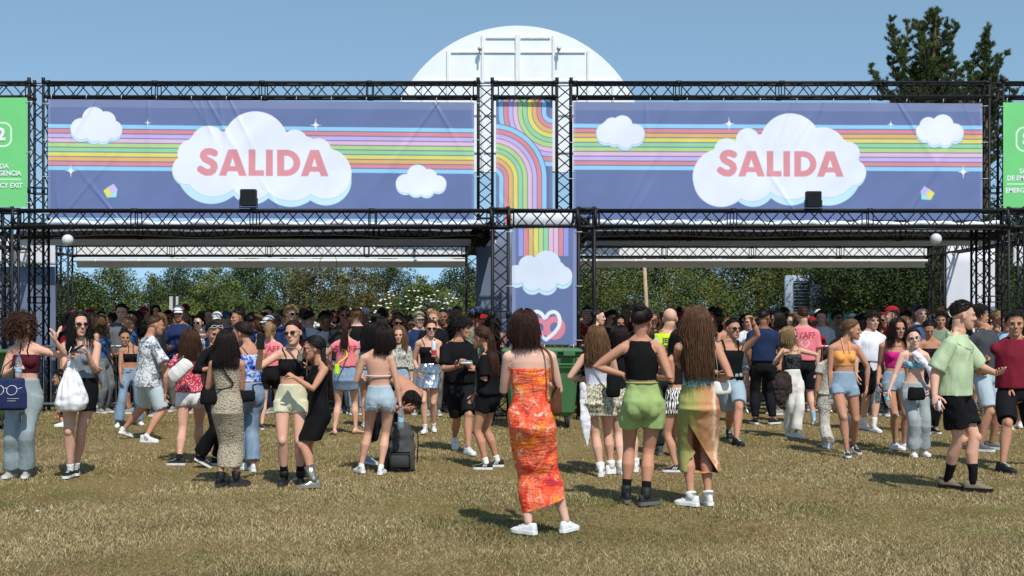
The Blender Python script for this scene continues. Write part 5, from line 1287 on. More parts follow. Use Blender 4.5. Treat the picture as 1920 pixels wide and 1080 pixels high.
# ================================================================== the people one can tell apart (photo pixels for feet, hands and heads)
W_SN = ('sneaker', '#e9e9e7', '#efefec'); B_SN = ('sneaker', '#1b1b1d', '#e4e3df'); B_BOOT = ('boot', '#17181a', '#3a3a3a')
p = person
P1 = p(43, 594, 896, 0, 'f', 'fair', ('curly', 'brown', .19), a=(29, 690, -.20), b=(104, 640, -.12), ea=(0, 700), eb=(99, 679, .1), hb=(104, 612), fa=(22, 894), fb=(50, 894), head=62, pitch=2, hx_=40,
       wear=[('tank', '#4d1a26', {'z0': .655, 'z1': .775}), ('straps', '#4d1a26', {'halter': 1, 'w': .007}), ('pants', '#84959a', {'mat': 'denim', 'zt': .615, 'loose': .024, 'flare': .03, 'end': 1.93, 'off': .012}), ('bracelet', '#8a4a3a', {'side': 'a'}), ('bracelet', '#222222', {'side': 'b', 'n': 1})],
       shoe=('sneaker', '#a9a8a2', '#e4e3df'), sock=None, label='woman with brown curls, maroon halter top and wide pale jeans, raising one hand')
P2 = p(147, 584, 893, 8, 'f', 'fair', ('long', 'black', .34), a=(136, 667, -.28), b=(163, 662, -.26), ea=(113, 683, .05), eb=(190, 688, .05), fa=(132, 894), fb=(143, 889), head=38, pitch=4, hx_=149,
       wear=[('tank', '#5b6b7d', {'z0': .565, 'z1': .80, 'mat': 'denim', 'off': .010}), ('straps', '#5b6b7d', {'halter': 1, 'w': .010, 'z': .79, 'mat': 'denim'}), ('skirt', '#101113', {'zt': .60, 'zb': .40, 'flare': .04}), ('bracelet', '#c9b43a', {'side': 'a', 'n': 2}), ('bracelet', '#181818', {'side': 'b', 'n': 2}), ('necklace', '', {})],
       shoe=B_SN, glasses=('cat',), curl=.7, sock=('#e8e8e6', .06), label='woman in sunglasses, grey denim halter top and black skirt, carrier bag on her arm')
P3 = p(238, 621, 800, 22, 'f', 'olive', ('bun', 'black'), a=(226, 712, -.12), b=(250, 695), ea=(213, 695), fa=(221, 800), fb=(262, 796), head=25, hx_=234,
       wear=[('top', '#141315', {'z0': .665, 'z1': .765}), ('straps', '#141315', {'halter': 1}), ('pants', '#5b7ba0', {'mat': 'denim', 'zt': .61, 'loose': .014, 'flare': .04})], shoe=W_SN, label='dark haired girl in a black triangle top and blue flared jeans')
P4 = p(277, 582, 826, 128, 'm', 'tan', ('buzz', 'brown'), b=(307, 707, .1), eb=(303, 678), fa=(231, 822), fb=(274, 829), head=120, hx_=292, yawfa=150, yawfb=78, neck=4, pf=(.35, 0),
       wear=[('tee', '#ffffff', {'mat': 'print', 'z0': .46, 'sleeve': .95, 'off': .026, 'soff': .028, 'flare': .03}), ('shorts', '#c7d8da', {'mat': 'denim', 'end': .92, 'loose': .022, 'off': .014}), ('fringe', '#dfe8e8', {'end': .92, 'off': .035})],
       shoe=('sneaker', '#dcd9c8', '#efeee8', '#3a55a8'), sock=('#e5e5e3', .03), label='man walking away in a grey and white printed shirt and frayed pale denim shorts')
P5 = p(352, 614, 870, 186, 'f', 'fair', ('wavy', 'brown', .27), a=(310, 738), b=(381, 712, .22), ea=(312, 706), eb=(388, 700), fa=(336, 872), fb=(372, 862), head=196, hx_=357, yawfa=-95, girth=1.08,
       wear=[('tee', '#c23a50', {'mat': 'dots', 'z0': .545, 'off': .012, 'sleeve': .5, 'soff': .014, 'amp': .006}), ('shorts', '#e9e7e6', {'end': .30, 'loose': .008, 'zt': .60}), ('fringe', '#e9e7e6', {'end': .30, 'off': .018})],
       shoe=B_SN, sock=('#1d1d1f', .05), label='woman seen from behind in a red dotted blouse and white shorts')
P6 = p(396, 606, 879, 66, 'f', 'tan', ('updo', 'dark'), a=(398, 690, -.2), b=(404, 700), fa=(372, 877), fb=(408, 872), head=38, pitch=14, hx_=401, pf=(.5, 0), yawfa=95, yawfb=95,
       wear=[('tee', '#131316', {'z0': .52, 'sleeve': 1.5, 'off': .012, 'soff': .010}), ('pants', '#131316', {'loose': .018, 'flare': .03})], shoe=B_SN, glasses=('wide', 1, '#e6e6e4'), label='woman in black with white sunglasses pushed up on her head')
P7 = p(426, 621, 912, 176, 'f', 'tan', ('long', 'dark', .27), a=(397, 716, .25), b=(446, 722, .25), ea=(390, 722), eb=(457, 728), fa=(413, 912), fb=(442, 911), head=190, hx_=424, yawfa=172, yawfb=120,
       wear=[('dress', '#b9ad97', {'mat': 'knit', 'zb': .125, 'flare': .0, 'z1': .80, 'sh': 1, 'lk': .8, 'off': .009}), ('straps', '#b9ad97', {'w': .010, 'mat': 'knit', 'z': .79, 'wd': 22})], shoe=B_BOOT, label='woman seen from behind in a long beige knitted dress and black boots')
P8 = p(467, 606, 882, 212, 'f', 'tan', ('updo', 'dark'), b=(479, 752, .05), eb=(478, 705), fa=(455, 880), fb=(474, 883), head=258, hx_=452,
       wear=[('top', '#ffffff', {'mat': 'floral', 'z0': .60, 'z1': .785, 'off': .010, 'amp': .008}), ('straps', '#1a1a1a', {'w': .003}), ('pants', '#56799c', {'mat': 'denim', 'loose': .02, 'flare': .03})], shoe=W_SN, label='woman in a blue floral off the shoulder top and jeans behind the knitted dress')
P9 = p(507, 607, 803, 182, 'f', 'fair', ('pony', 'blond', .14), a=(494, 672, .2), b=(523, 690), fa=(491, 805), fb=(523, 801), head=178, yawfa=-160,
       wear=[('tee', '#f0848c', {'z0': .60, 'sleeve': .25, 'off': .014, 'soff': .012}), ('shorts', '#151517', {'end': .5, 'zt': .62})], shoe=('sneaker', '#3a3a3a', '#d8d8d4'), label='blond staff woman in a pink shirt and black shorts behind the couple taking a selfie')
P10 = p(546, 601, 908, 4, 'f', 'fair', ('pony', 'auburn', .25), a=(490, 654, -.28), b=(575, 690, .0), ea=(500, 678, -.1), ha=(489, 640, -.3), fa=(533, 908), fb=(564, 907), head=-14, pitch=2, tilt=-8, hx_=550, neck=2,
        wear=[('top', '#141416', {'z0': .665, 'z1': .775}), ('straps', '#141416', {'w': .009}), ('shorts', '#e3dcae', {'mat': 'denim', 'end': .30, 'zt': .615, 'loose': .006}), ('fringe', '#e9e3b0', {'end': .30, 'off': .016}),], shoe=B_BOOT, sock=('#141414', .12), glasses=('cat',), label='woman in sunglasses and frayed yellow shorts holding out a phone for a selfie')
P11 = p(591, 622, 913, -62, 'f', 'tan', ('braids', 'black'), a=(552, 703, -.05), b=(553, 708, -.10), ea=(585, 700), eb=(604, 724, -.1), fa=(588, 914), fb=(572, 903), head=-82, hx_=588, hips=1.05,
        wear=[('tank', '#141416', {'z0': .585, 'z1': .825}), ('skirt', '#121214', {'zt': .62, 'zb': .335, 'flare': .035, 'lk': .2}), ('bracelet', '#b7b3b0', {'side': 'b', 'n': 3}), ('bracelet', '#b0506a', {'side': 'a', 'n': 2})], shoe=('western', '#c9c0ae', '#8a8276'), glasses=('wide',), curl=.9, label='braided woman in black with silver cowboy boots, cheek to cheek with the selfie taker')
P12 = p(645, 601, 817, 180, 'f', 'fair', ('pony', 'auburn', .30, .02), a=(622, 684, .2), b=(662, 684, .2), ea=(606, 664), eb=(668, 680), fa=(627, 815), fb=(667, 813), yawfa=-150, yawfb=140, hx_=648,
        wear=[('tee', '#f0848c', {'z0': .60, 'sleeve': .22, 'off': .014, 'soff': .012}), ('skirt', '#5f83a8', {'mat': 'denim', 'zt': .60, 'zb': .385, 'flare': .03, 'lk': .1})], shoe=('bare',), label='barefoot staff woman in a pink shirt and denim skirt with a lime phone pouch')
P13 = p(692, 604, 800, 184, 'f', 'tan', ('wavy', 'black', .36), hx_=694, wear=[('tee', '#2a63a0', {'mat': 'batik', 'z0': .56, 'sleeve': .5}), ('shorts', '#7fa0bd', {'mat': 'denim', 'end': .35})], label='woman with long black curls and a pale hair band behind the bikini back')
P14 = p(714, 614, 887, 178, 'f', 'fair', ('long', 'dark', .18), a=(679, 712, .22), b=(751, 760, .02), ea=(667, 714), eb=(745, 722), fa=(677, 886), fb=(714, 889), head=170, hx_=722, neck=-7, yawfa=-150, yawfb=172,
        wear=[('shorts', '#a3bccb', {'mat': 'denim', 'end': .27, 'zt': .61, 'loose': .010}), ('fringe', '#e9f0f2', {'end': .27, 'off': .020}), ('belt', '#eeeeec', {'z': .675, 'w': .006, 'name': 'bikini_back'}), ('bracelet', '#6a5aa0', {'side': 'b', 'n': 2})], shoe=W_SN, sock=('#ecece9', .03), label='woman seen from behind in a tied bikini top and pale denim shorts, bottle in hand')
P15 = p(728, 652, 872, 55, 'm', 'tan', ('short', 'black'), a=(757, 766, -.1), b=(763, 770, .1), fa=(690, 869), fb=(752, 872), pz=.80, lean=78, spine_bend=20, head=60, pitch=60, hx_=769,
        wear=[('pants', '#23242b', {'loose': .022})], shoe=('sneaker', '#8fa3b8', '#e9e9e7'), S=176, label='bare backed man bending down over a grey backpack')
P16 = p(748, 613, 803, 0, 'f', 'fair', ('wavy', 'light', .30), wear=[('top', '#121214', {'z0': .69, 'z1': .762}), ('tee', '#ffffff', {'mat': 'lace', 'z0': .60, 'sleeve': 1.4, 'off': .020, 'soff': .016}), ('shorts', '#7fa0bd', {'mat': 'denim', 'end': .35})], hx_=748, label='fair curly woman facing us in an openwork cream blouse')
P17 = p(772, 598, 772, 5, 'm', 'brown', ('fade', 'black'), wear=[('tee', '#e4e5e9', {}), ('shorts', '#2a2c33', {'end': .9})], label='man in a white shirt with a dark number on its chest')
P18 = p(804, 601, 809, 0, 'f', 'fair', ('updo', 'brown'), a=(785, 700, -.05), b=(816, 664, -.25), eb=(824, 684, 0), fa=(797, 811), fb=(813, 808), head=12, hx_=808,
        wear=[('tank', '#131315', {'z0': .60, 'z1': .765}), ('straps', '#131315', {'w': .007}), ('skirt', '#c9c9cc', {'mat': 'silver', 'zt': .615, 'zb': .395, 'flare': .05, 'ruffle': .05, 'lk': .2})], shoe=W_SN, glasses=('wide',), sock=('#ecece9', .05), label='woman in a black vest and shiny silver skirt holding up a can')
P19 = p(860, 589, 848, 18, 'm', 'tan', ('mop', 'black'), a=(855, 688, -.30), b=(874, 680, -.28), ea=(826, 688, -.05), eb=(890, 678), fa=(852, 840), fb=(878, 851), head=72, hx_=868, pf=(.45, 0),
        wear=[('tee', '#121214', {'z0': .53, 'sleeve': .8, 'off': .022, 'soff': .024}), ('shorts', '#17181b', {'end': .92, 'loose': .02})], shoe=W_SN, curl=.8, label='man with tousled black hair, black tee and black shorts, looking right')
P20 = p(914, 613, 880, -112, 'f', 'tan', ('pony', 'brown', .44, .02), a=(893, 694, .1), b=(883, 757, -.05), eb=(893, 722), fa=(912, 880), fb=(933, 875), yawfa=-98, yawfb=-95, head=-118, hx_=901,
        wear=[('tee', '#121213', {'z0': .535, 'sleeve': .85, 'off': .022, 'soff': .026, 'flare': .02}), ('shorts', '#141416', {'end': .42, 'loose': .018, 'zt': .58})], shoe=('sneaker', '#17171a', '#efefec', '#e9e9e7'), sock=('#ecece9', .06), label='woman with a very long brown ponytail, loose black tee and black shorts')
P21 = p(996, 581, 1000, 182, 'f', 'pale', ('wavy', 'auburn', .19), a=(957, 708, .30), b=(1034, 722, .30), ea=(944, 728, .05), eb=(1045, 720, .05), fa=(991, 1001), fb=(1062, 997), yawfa=-128, yawfb=146, head=205, hx_=982, girth=1.08, neck=-4, kb=(1030, 880, .1),
        wear=[('dress', '#ffffff', {'mat': 'tiedye', 'zb': .075, 'cut': ([((-.06, 0, .150), (-.33, 0, 1))], lambda c: c[2] < .150+(c[0]+.06)*.33), 'flare': .01, 'z1': .745, 'shear': .0, 'amp': .012, 'vert': 1.3, 'lk': 1.15, 'tight': .07})], shoe=W_SN, voxel=.008, label='woman seen from behind in a long strapless orange tie-dye dress')
P22 = p(1122, 611, 893, 178, 'f', 'fair', ('long', 'light', .34), a=(1085, 712, .15), b=(1140, 712, .25), ea=(1071, 708), fa=(1127, 893), fb=(1146, 888), head=176, hx_=1119, yawfa=172, yawfb=120, girth=1.04,
        wear=[('tank', '#e6e2ee', {'z0': .60, 'z1': .77}), ('straps', '#f1f1f3', {'w': .008}), ('skirt', '#d8d0b4', {'mat': 'scribble', 'zt': .625, 'zb': .40, 'flare': .085, 'ruffle': .045, 'lk': 0})], shoe=('boot', '#e9e8e4', '#efefec'), label='woman seen from behind in a white vest and ruffled animal print skirt')
P23 = p(1172, 612, 888, 184, 'f', 'pale', ('long', 'dark', .20), fa=(1166, 889), fb=(1192, 884), hx_=1160, wear=[('tank', '#1b1b1e', {'z0': .58}), ('skirt', '#d8d3c0', {'mat': 'scribble', 'zt': .60, 'zb': .41, 'flare': .06, 'ruffle': .04, 'lk': 0})], shoe=('boot', '#e9e8e4', '#efefec'), label='woman in a pale zebra skirt hidden behind the woman in lime shorts')
P24 = p(1207, 578, 946, 178, 'f', 'tan', ('bun', 'dark'), a=(1167, 702, .02), b=(1222, 708, .08), ea=(1119, 672, .02), eb=(1236, 690), ha=(1182, 722, .10), hb=(1203, 722, .05), fa=(1174, 942), fb=(1211, 947), head=152, hx_=1205, yawfa=188, yawfb=124, neck=-6, girth=1.04, curl=.25,
        wear=[('tank', '#131314', {'z0': .635, 'z1': .832, 'off': .008}), ('shorts', '#9fb573', {'end': .46, 'zt': .625, 'loose': .030, 'off': .014, 'amp': .012}), ('belt', '#a0b870', {'z': .622, 'w': .006})], shoe=('platform', '#232526', '#6a6a66'), sock=('#141414', .13), voxel=.0085, label='woman with a high bun and lime green shorts, hands on her hips')
P25 = p(1250, 579, 854, 180, 'm', 'fair', ('bald', 'dark'), a=(1228, 700), b=(1276, 700), fa=(1236, 853), fb=(1268, 855), head=176, hx_=1256, wide=1.05, girth=1.1,
        wear=[('tee', '#17181b', {'z0': .55, 'off': .012, 'sleeve': .7}), ('tank', '#d8ee3c', {'z0': .645, 'z1': .832, 'off': .034}), ('pants', '#22262b', {'loose': .02})], shoe=('boot', '#4a4c4e', '#6a6a66'), label='bald steward seen from behind in a yellow high visibility vest')
P26 = p(1271, 620, 885, -128, 'f', 'tan', ('long', 'black', .24), a=(1242, 690, -.05), b=(1242, 696, .05), ea=(1256, 715), eb=(1254, 718), fa=(1268, 885), fb=(1284, 878), head=-140, pitch=14, hx_=1274, yawfa=-100,
        wear=[('top', '#2a1e1a', {'z0': .62, 'z1': .77}), ('straps', '#1a1a1a', {}), ('skirt', '#e4e2de', {'mat': 'zebra', 'zt': .60, 'zb': .41, 'flare': .05, 'ruffle': .03, 'lk': 0})], shoe=('sneaker', '#232326', '#efefec', '#e9e9e7'), label='small dark haired woman in zebra shorts looking at her phone beside the steward')
P27 = p(1309, 573, 948, 182, 'f', 'tan', ('long', '#6a4a31', .56), a=(1292, 698, .04), b=(1336, 716, .08), ea=(1279, 678, .1), eb=(1347, 690), ha=(1303, 722, 0), hb=(1331, 732, .05), fa=(1296, 948), fb=(1328, 946), head=182, hx_=1306, yawfa=-130, yawfb=-170, curl=.3,
        wear=[('top', '#3a4240', {'z0': .60, 'z1': .69, 'mat': 'batik'}), ('skirt', '#ffffff', {'mat': 'sunset', 'zt': .61, 'zb': .165, 'flare': .045, 'shear': .03, 'lk': .5, 'amp': .010, 'cut': ([((-.054, 0, .64), (1.6, 0, 1)), ((-.088, 0, 0), (1, 0, 0)), ((0, .02, 0), (0, 1, 0))], lambda c: c[1] < .02 and c[2] < .64-(c[0]+.054)*1.6 and c[0] > -.088)})], shoe=('hightop', '#ececea', '#efefec'), voxel=.0085, label='woman with hair down to her waist and a long green and orange skirt')
P28 = p(1374, 578, 830, 8, 'm', 'tan', ('fade', 'black'), a=(1346, 700), b=(1409, 597, -.22), eb=(1427, 637, -.12), hb=(1395, 582, -.28), fa=(1366, 820), fb=(1381, 834), head=22, pitch=0, hx_=1375, wide=1.08, girth=1.04, pf=(.3, 0), curl=.2,
        wear=[('tank', '#131314', {'z0': .53, 'z1': .775}), ('straps', '#131314', {'w': .018, 'wd': 30, 'z': .765}), ('shorts', '#8fa9b8', {'mat': 'denim', 'end': .80, 'loose': .022}), ('belt', '#1a1a1a', {'z': .565, 'w': .012}), ('tattoo', '')], shoe=('sneaker', '#1d1f22', '#2a2a2c'), glasses=('wide',), label='man in a black vest and pale denim shorts shading his eyes with a tattooed arm')
P29 = p(1431, 581, 795, 178, 'm', 'brown', ('buzz', 'black'), a=(1408, 690), b=(1454, 680, .15), fa=(1416, 795), fb=(1449, 795), head=140, hx_=1433, wide=1.06, yawfb=130,
        wear=[('tee', '#22304f', {'z0': .555, 'sleeve': .62}), ('pants', '#191a1e', {'loose': .02})], shoe=('sneaker', '#1b1b1d', '#e4e3df'), label='broad man seen from behind in a navy polo shirt and black trousers')
P30 = p(1487, 614, 819, 22, 'f', 'fair', ('wavy', 'blond', .22), a=(1466, 664, -.2), b=(1533, 694, .0), ea=(1449, 684), eb=(1518, 674), fa=(1478, 817), fb=(1492, 820), head=68, hx_=1481, pitch=8,
        wear=[('top', '#22262a', {'mat': 'tooled', 'z0': .62, 'z1': .765, 'off': .009}), ('straps', '#1a1a1a', {'w': .003}), ('pants', '#e2dfd8', {'loose': .03, 'flare': .035, 'zt': .62}), ('necklace', '', {})], shoe=W_SN, glasses=('cat',), curl=.6, label='blond woman in sunglasses with a dark studded corset top and white trousers')
P31 = p(1507, 578, 794, 180, 'm', 'fair', ('fade', 'brown'), a=(1484, 690), b=(1531, 690), fa=(1497, 792), fb=(1526, 795), wide=1.02,
        wear=[('tee', '#f0848c', {'z0': .55, 'sleeve': .75}), ('shorts', '#1b1c20', {'end': .85, 'loose': .02})], shoe=('sneaker', '#cfcdc6', '#e9e9e7'), sock=('#8fb0c4', .12), label='staff man seen from behind in a pink shirt with a printed heart')
P32 = p(1588, 600, 855, 3, 'f', 'tan', ('updo', 'light'), a=(1557, 734, -.02), b=(1625, 724, 0), ea=(1556, 694), eb=(1622, 686), fa=(1588, 856), fb=(1601, 849), head=78, hx_=1598, neck=2, pf=(0, .2),
        wear=[('top', '#f2a65a', {'z0': .66, 'z1': .775, 'off': .007}), ('straps', '#f2a65a', {'halter': 1, 'w': .008, 'wd': 14}), ('shorts', '#7f9fba', {'mat': 'denim', 'end': .27, 'zt': .62}), ('fringe', '#a9c0cf', {'end': .27, 'off': .016}), ('bracelet', '#2a2a2a', {'side': 'b', 'n': 1})], shoe=('sneaker', '#2a2c30', '#e9e9e7', '#e9e9e7'), label='woman in an orange crossed crop top and blue denim shorts looking to the right')
P33 = p(1574, 612, 840, 175, 'f', 'tan', ('long', 'dark', .3), fa=(1553, 840), fb=(1600, 828), hx_=1570, wear=[('tee', '#d9d4c8', {'mat': 'knit', 'z0': .55, 'sleeve': .4}), ('pants', '#cfcabd', {'mat': 'knit', 'loose': .035, 'flare': .03})], shoe=W_SN, label='woman in wide patterned cream trousers hidden behind the orange crop top')
P34 = p(1634, 584, 807, 8, 'm', 'fair', ('mop', 'dark'), fa=(1618, 804), fb=(1638, 809), head=12, hx_=1636, yawfa=20,
        wear=[('tee', '#e9eaf0', {'z0': .58, 'sleeve': .6}), ('skirt', '#e6e7ec', {'name': 'shirt_round_waist', 'zt': .585, 'zb': .50, 'flare': .02, 'lk': 0, 'amp': .02}), ('shorts', '#15161a', {'end': .8, 'loose': .02})], shoe=W_SN, sock=('#ecece9', .12), label='young man in a plain white tee with a white shirt tied round his waist')
P35 = p(1678, 597, 842, 2, 'f', 'tan', ('long', 'dark', .26), a=(1646, 716, -.03), ea=(1649, 692), b=(1706, 720, -.05), fa=(1678, 842), fb=(1695, 842), head=8, hx_=1684, yawfa=35, yawfb=40,
        wear=[('top', '#c9297e', {'z0': .625, 'z1': .755, 'off': .007}), ('shorts', '#7797b4', {'mat': 'denim', 'end': .27}), ('bracelet', '#1a1a1a', {'side': 'a', 'n': 2}), ('necklace', '', {})], shoe=W_SN, label='woman in a bright pink strapless top and denim shorts carrying a bottle')
P36 = p(1716, 618, 855, 2, 'f', 'pale', ('updo', 'auburn'), a=(1665, 738, -.08), b=(1742, 730), ea=(1679, 700), eb=(1746, 700), fa=(1712, 855), fb=(1731, 854), head=-12, tilt=-10, pitch=2, hx_=1713, girth=1.03,
        wear=[('top', '#6fb6cf', {'mat': 'batik', 'z0': .69, 'z1': .758, 'off': .006}), ('straps', '#6fb6cf', {'halter': 1, 'w': .004}), ('pants', '#9fa8aa', {'mat': 'denim', 'loose': .022, 'flare': .04, 'zt': .585}), ('bracelet', '#d8d0a0', {'side': 'a', 'n': 1})], shoe=W_SN, glasses=('thin', 0), label='woman in glasses, blue bikini top and pale jeans with a quilted black bag')
P37 = p(1745, 603, 812, 4, 'f', 'olive', ('updo', 'black'), a=(1738, 680, -.25), b=(1750, 680, -.25), fa=(1738, 812), fb=(1752, 812), head=-5, pitch=26, hx_=1741, wear=[('top', '#161618', {'z0': .62, 'z1': .765}), ('pants', '#191a1e', {'loose': .012})], shoe=B_SN, label='dark haired woman in a black strapless top looking down beside the green tee')
P38 = p(1793, 567, 918, 52, 'm', 'fair', ('fade', 'dark'), a=(1752, 742, -.10), b=(1868, 700, -.22), ea=(1748, 712), eb=(1842, 692), ha=(1760, 766, -.12), hb=(1886, 700, -.26), fa=(1776, 914), fb=(1824, 920), head=86, pitch=4, hx_=1806, yawfa=52, yawfb=70, girth=1.0, neck=9, curl=.3, wide=1.05,
        wear=[('tee', '#b9cba4', {'z0': .50, 'sleeve': .90, 'off': .026, 'soff': .034, 'flare': .02, 'amp': .014}), ('shorts', '#131416', {'end': .72, 'loose': .032, 'off': .014, 'amp': .012}), ('necklace', '', {'z': .755, 'off': .030}), ('bracelet', '#8aa8b0', {'side': 'a', 'n': 2}), ('bracelet', '#26262a', {'side': 'b', 'n': 1})],
        shoe=('sneaker', '#7d705c', '#1a1a1b'), sock=('#131315', .17), voxel=.0085, label='man in a pale green tee, black shorts and black socks holding out his hand')
P39 = p(1846, 571, 843, 36, 'm', 'tan', ('short', 'black'), a=(1828, 690), b=(1848, 674, -.32), eb=(1874, 664, -.05), fa=(1836, 846), fb=(1858, 842), head=100, hx_=1836, yawfa=60, yawfb=60, wear=[('tee', '#45474c', {'z0': .54, 'sleeve': .85, 'off': .024, 'soff': .026}), ('shorts', '#b5cbd6', {'mat': 'denim', 'end': .85, 'loose': .022})], shoe=('sneaker', '#55585c', '#e2e2de'), label='man in a charcoal tee and pale denim shorts behind the green tee')
P40 = p(1904, 580, 806, -28, 'm', 'tan', ('short', 'dark'), a=(1878, 672, -.2), fa=(1894, 806), fb=(1912, 800), head=-40, wear=[('tee', '#a8cfe2', {'z0': .54, 'sleeve': .85, 'off': .024, 'soff': .028}), ('shorts', '#a9c6d8', {'end': .85, 'loose': .022})], shoe=W_SN, label='man in a light blue tee at the right edge')
P41 = p(1931, 560, 884, -8, 'm', 'tan', ('short', 'dark'), a=(1894, 728, -.10), ea=(1902, 690), fa=(1880, 884), fb=(1945, 868), ka=(1889, 800, -.3), head=-20, wear=[('tee', '#7a1f30', {'z0': .54, 'sleeve': .75, 'off': .024, 'soff': .026}), ('shorts', '#15161a', {'end': .9, 'loose': .028})], shoe=('sneaker', '#1b1d20', '#2a2a2c'), yawfa=20, label='man in a maroon tee and black shorts cut off by the right edge')
P42 = p(112, 672, 803, -75, 'm', 'tan', ('short', 'black'), fa=(122, 800), fb=(128, 796), pz=.30, ka=(84, 802, 0), kb=(88, 798, .1), lean=20, S=133, wear=[('tee', '#2b2c30', {}), ('shorts', '#3d4046', {'end': .7, 'loose': .02})], shoe=W_SN, label='person kneeling on the grass behind the woman with the white carrier bag')
flush()
STAFFC = '#b04a5a'
print_text(P9, 'shirt', 'STAFF', .765, .075, STAFFC); print_text(P12, 'shirt', 'STAFF', .755, .080, STAFFC); print_text(P31, 'shirt', 'STAFF', .765, .085, STAFFC)
print_text(P17, 'shirt', '17', .745, .10, '#2a2c33', 'front')
print_text(P25, 'tank_top', 'JEFE', .785, .055, '#4a5648'); print_text(P25, 'tank_top', 'INTERIOR', .735, .055, '#4a5648', squash=.85)
def heart_outline(s):
    mb = MB(); P_ = [np.array([16*math.sin(t)**3, 13*math.cos(t)-5*math.cos(2*t)-2*math.cos(3*t)-math.cos(4*t), 0])*s/32 for t in np.linspace(0, 2*PI, 30, endpoint=False)]
    n = len(P_); mb.add(P_+[p_*.82 for p_ in P_], [(i, (i+1) % n, (i+1) % n+n, i+n) for i in range(n)]); return mb.mesh('t')
def mark(P, g, me, zf, col, side='back', dx=0, name='heart_print'):
    o = P.g[g]; v = arrays(o.data)[0]; bvh = BVHTree.FromPolygons([tuple(q) for q in v], [tuple(p_.vertices) for p_ in o.data.polygons]); sg = -1 if side == 'back' else 1
    put_on(P, o, bvh, me, P.lv*sg, P.fd*sg, P.tc(zf)+P.lv*sg*dx, col, name)
mark(P31, 'shirt', heart_outline(.13), .69, '#f5e6e6'); mark(P12, 'shirt', heart_outline(.11), .685, '#d86a76'); mark(P9, 'shirt', heart_outline(.11), .69, '#d86a76')
def hiviz_band(P):
    g = MB(); n = 30
    for z in (.672, .70):
        pts = [P.tsurf(z if True else 0, q*360/n, .040) for q in range(n+1)]; 
        V = [q+np.array([0, 0, e]) for q in pts for e in (-.022, .022)]; g.add(V, [(2*i, 2*i+2, 2*i+3, 2*i+1) for i in range(n)])
    for s in (-1, 1):
        for sd in (1, -1): V = []; \
            pts = [P.tsurf(z, (90-sd*90)+s*sd*38 if sd > 0 else 180-s*38, .040) for z in np.linspace(.70, .80, 6)]; V = [q+P.lv*e for q in pts for e in (-.022, .022)]; g.add(V, [(2*i, 2*i+2, 2*i+3, 2*i+1) for i in range(5)])
    link('reflective_band', g.mesh('reflective_band', [plain('reflective', hx('b9bcbd'), .35)], False), P.g['tank_top'])
hiviz_band(P25)
# headband, tattoo
def hairband(P, col):
    mb = MB(); tube(mb, [P.hM((.088*math.cos(t), .0, .02+.108*math.sin(t))) for t in np.linspace(0, PI, 16)], .006, n=6); link('hair_band', mb.mesh('hair_band', [cloth('plain')]), P.root, hx(col))
hairband(P13, '#dcdcd8')
def sleeve_ink(P, s):
    sj, el_, wr, hd_ = P.A[s]; v = arrays(P.body.data)[0]; d = wr-el_; L = np.linalg.norm(d); t = ((v-el_)@d)/L**2; dist = np.linalg.norm(v-el_-np.outer(t, d), axis=1)
    nz = vnoise(v*38+4); m = (t > .05) & (t < .9) & (dist < .055) & (nz > .02); me = P.body.data; me.materials.append(plain('tattoo_ink', hx('4d4a4a'), .5)); k = len(me.materials)-1
    n = 0
    for p_ in me.polygons:
        if p_.material_index == 0 and m[p_.vertices[0]] and m[p_.vertices[2]]: p_.material_index = k
sleeve_ink(P28, -P28.aside)
# ================================================================== things held, worn loosely or standing about
def at(P, px, py, dz=0): return P.base+P.loc(px, py, dz)
def wrist(P, side): s = P.aside if side == 'a' else -P.aside; sj, el_, wr, hd_ = P.A[s]; return P.base+wr, hd_, P.base+wr+hd_*.085*P.H/1.65
M_CLEAR = NB('clear_plastic', .08, .5); M_CLEAR.b.inputs['Transmission Weight'].default_value = .85; M_CLEAR.b.inputs['IOR'].default_value = 1.2; M_CLEAR.col((.80, .88, .92)); M_CLEAR = M_CLEAR.m
def bottle(c, lb, dirv=(0, 0, 1), k=1.0, wat=True):
    r = empty('water_bottle', c, lb, 'bottle', 'plastic bottles in hands'); d = nrm(dirv)*k; mb = MB()
    prof = [(-.115, .020), (-.110, .030), (-.07, .031), (-.065, .028), (-.05, .031), (-.01, .031), (0, .028), (.012, .031), (.05, .030), (.075, .020), (.092, .013), (.100, .013)]
    tube(mb, [d*z for z, _ in prof], [w*k for _, w in prof], n=12); link('flask', mb.mesh('flask', [M_CLEAR]), r)
    mb = MB(); tube(mb, [d*.098, d*.116], .015*k, n=10); link('lid', mb.mesh('lid', [simple('blue_cap', hx('3b6fb4'), .4)]), r)
    mb = MB(); tube(mb, [d*-.05, d*-.005], .0318*k, n=14, cap=False); link('paper_band', mb.mesh('paper_band', [simple('bottle_band', hx('8fc0d8'), .5)]), r)
w, h, g = wrist(P1, 'a'); bottle(g+(0, -.03, -.01), 'clear water bottle in the hand of the curly haired woman')
w, h, g = wrist(P14, 'b'); bottle(g+(0, -.02, -.08), 'clear bottle hanging from the lowered hand before the grey backpack')
w, h, g = wrist(P32, 'a'); bottle(g+(.06, -.03, -.0), 'small bottle held sideways by the woman in the orange crop top', (1, 0, .1), .8)
w, h, g = wrist(P35, 'a'); bottle(g+(0, -.02, -.07), 'water bottle hanging from the hand of the woman in the pink top')
w, h, g = wrist(P36, 'a'); bottle(g+(0, -.02, -.04), 'crumpled clear bottle in the hand of the woman with glasses', (.3, 0, -1), .85)
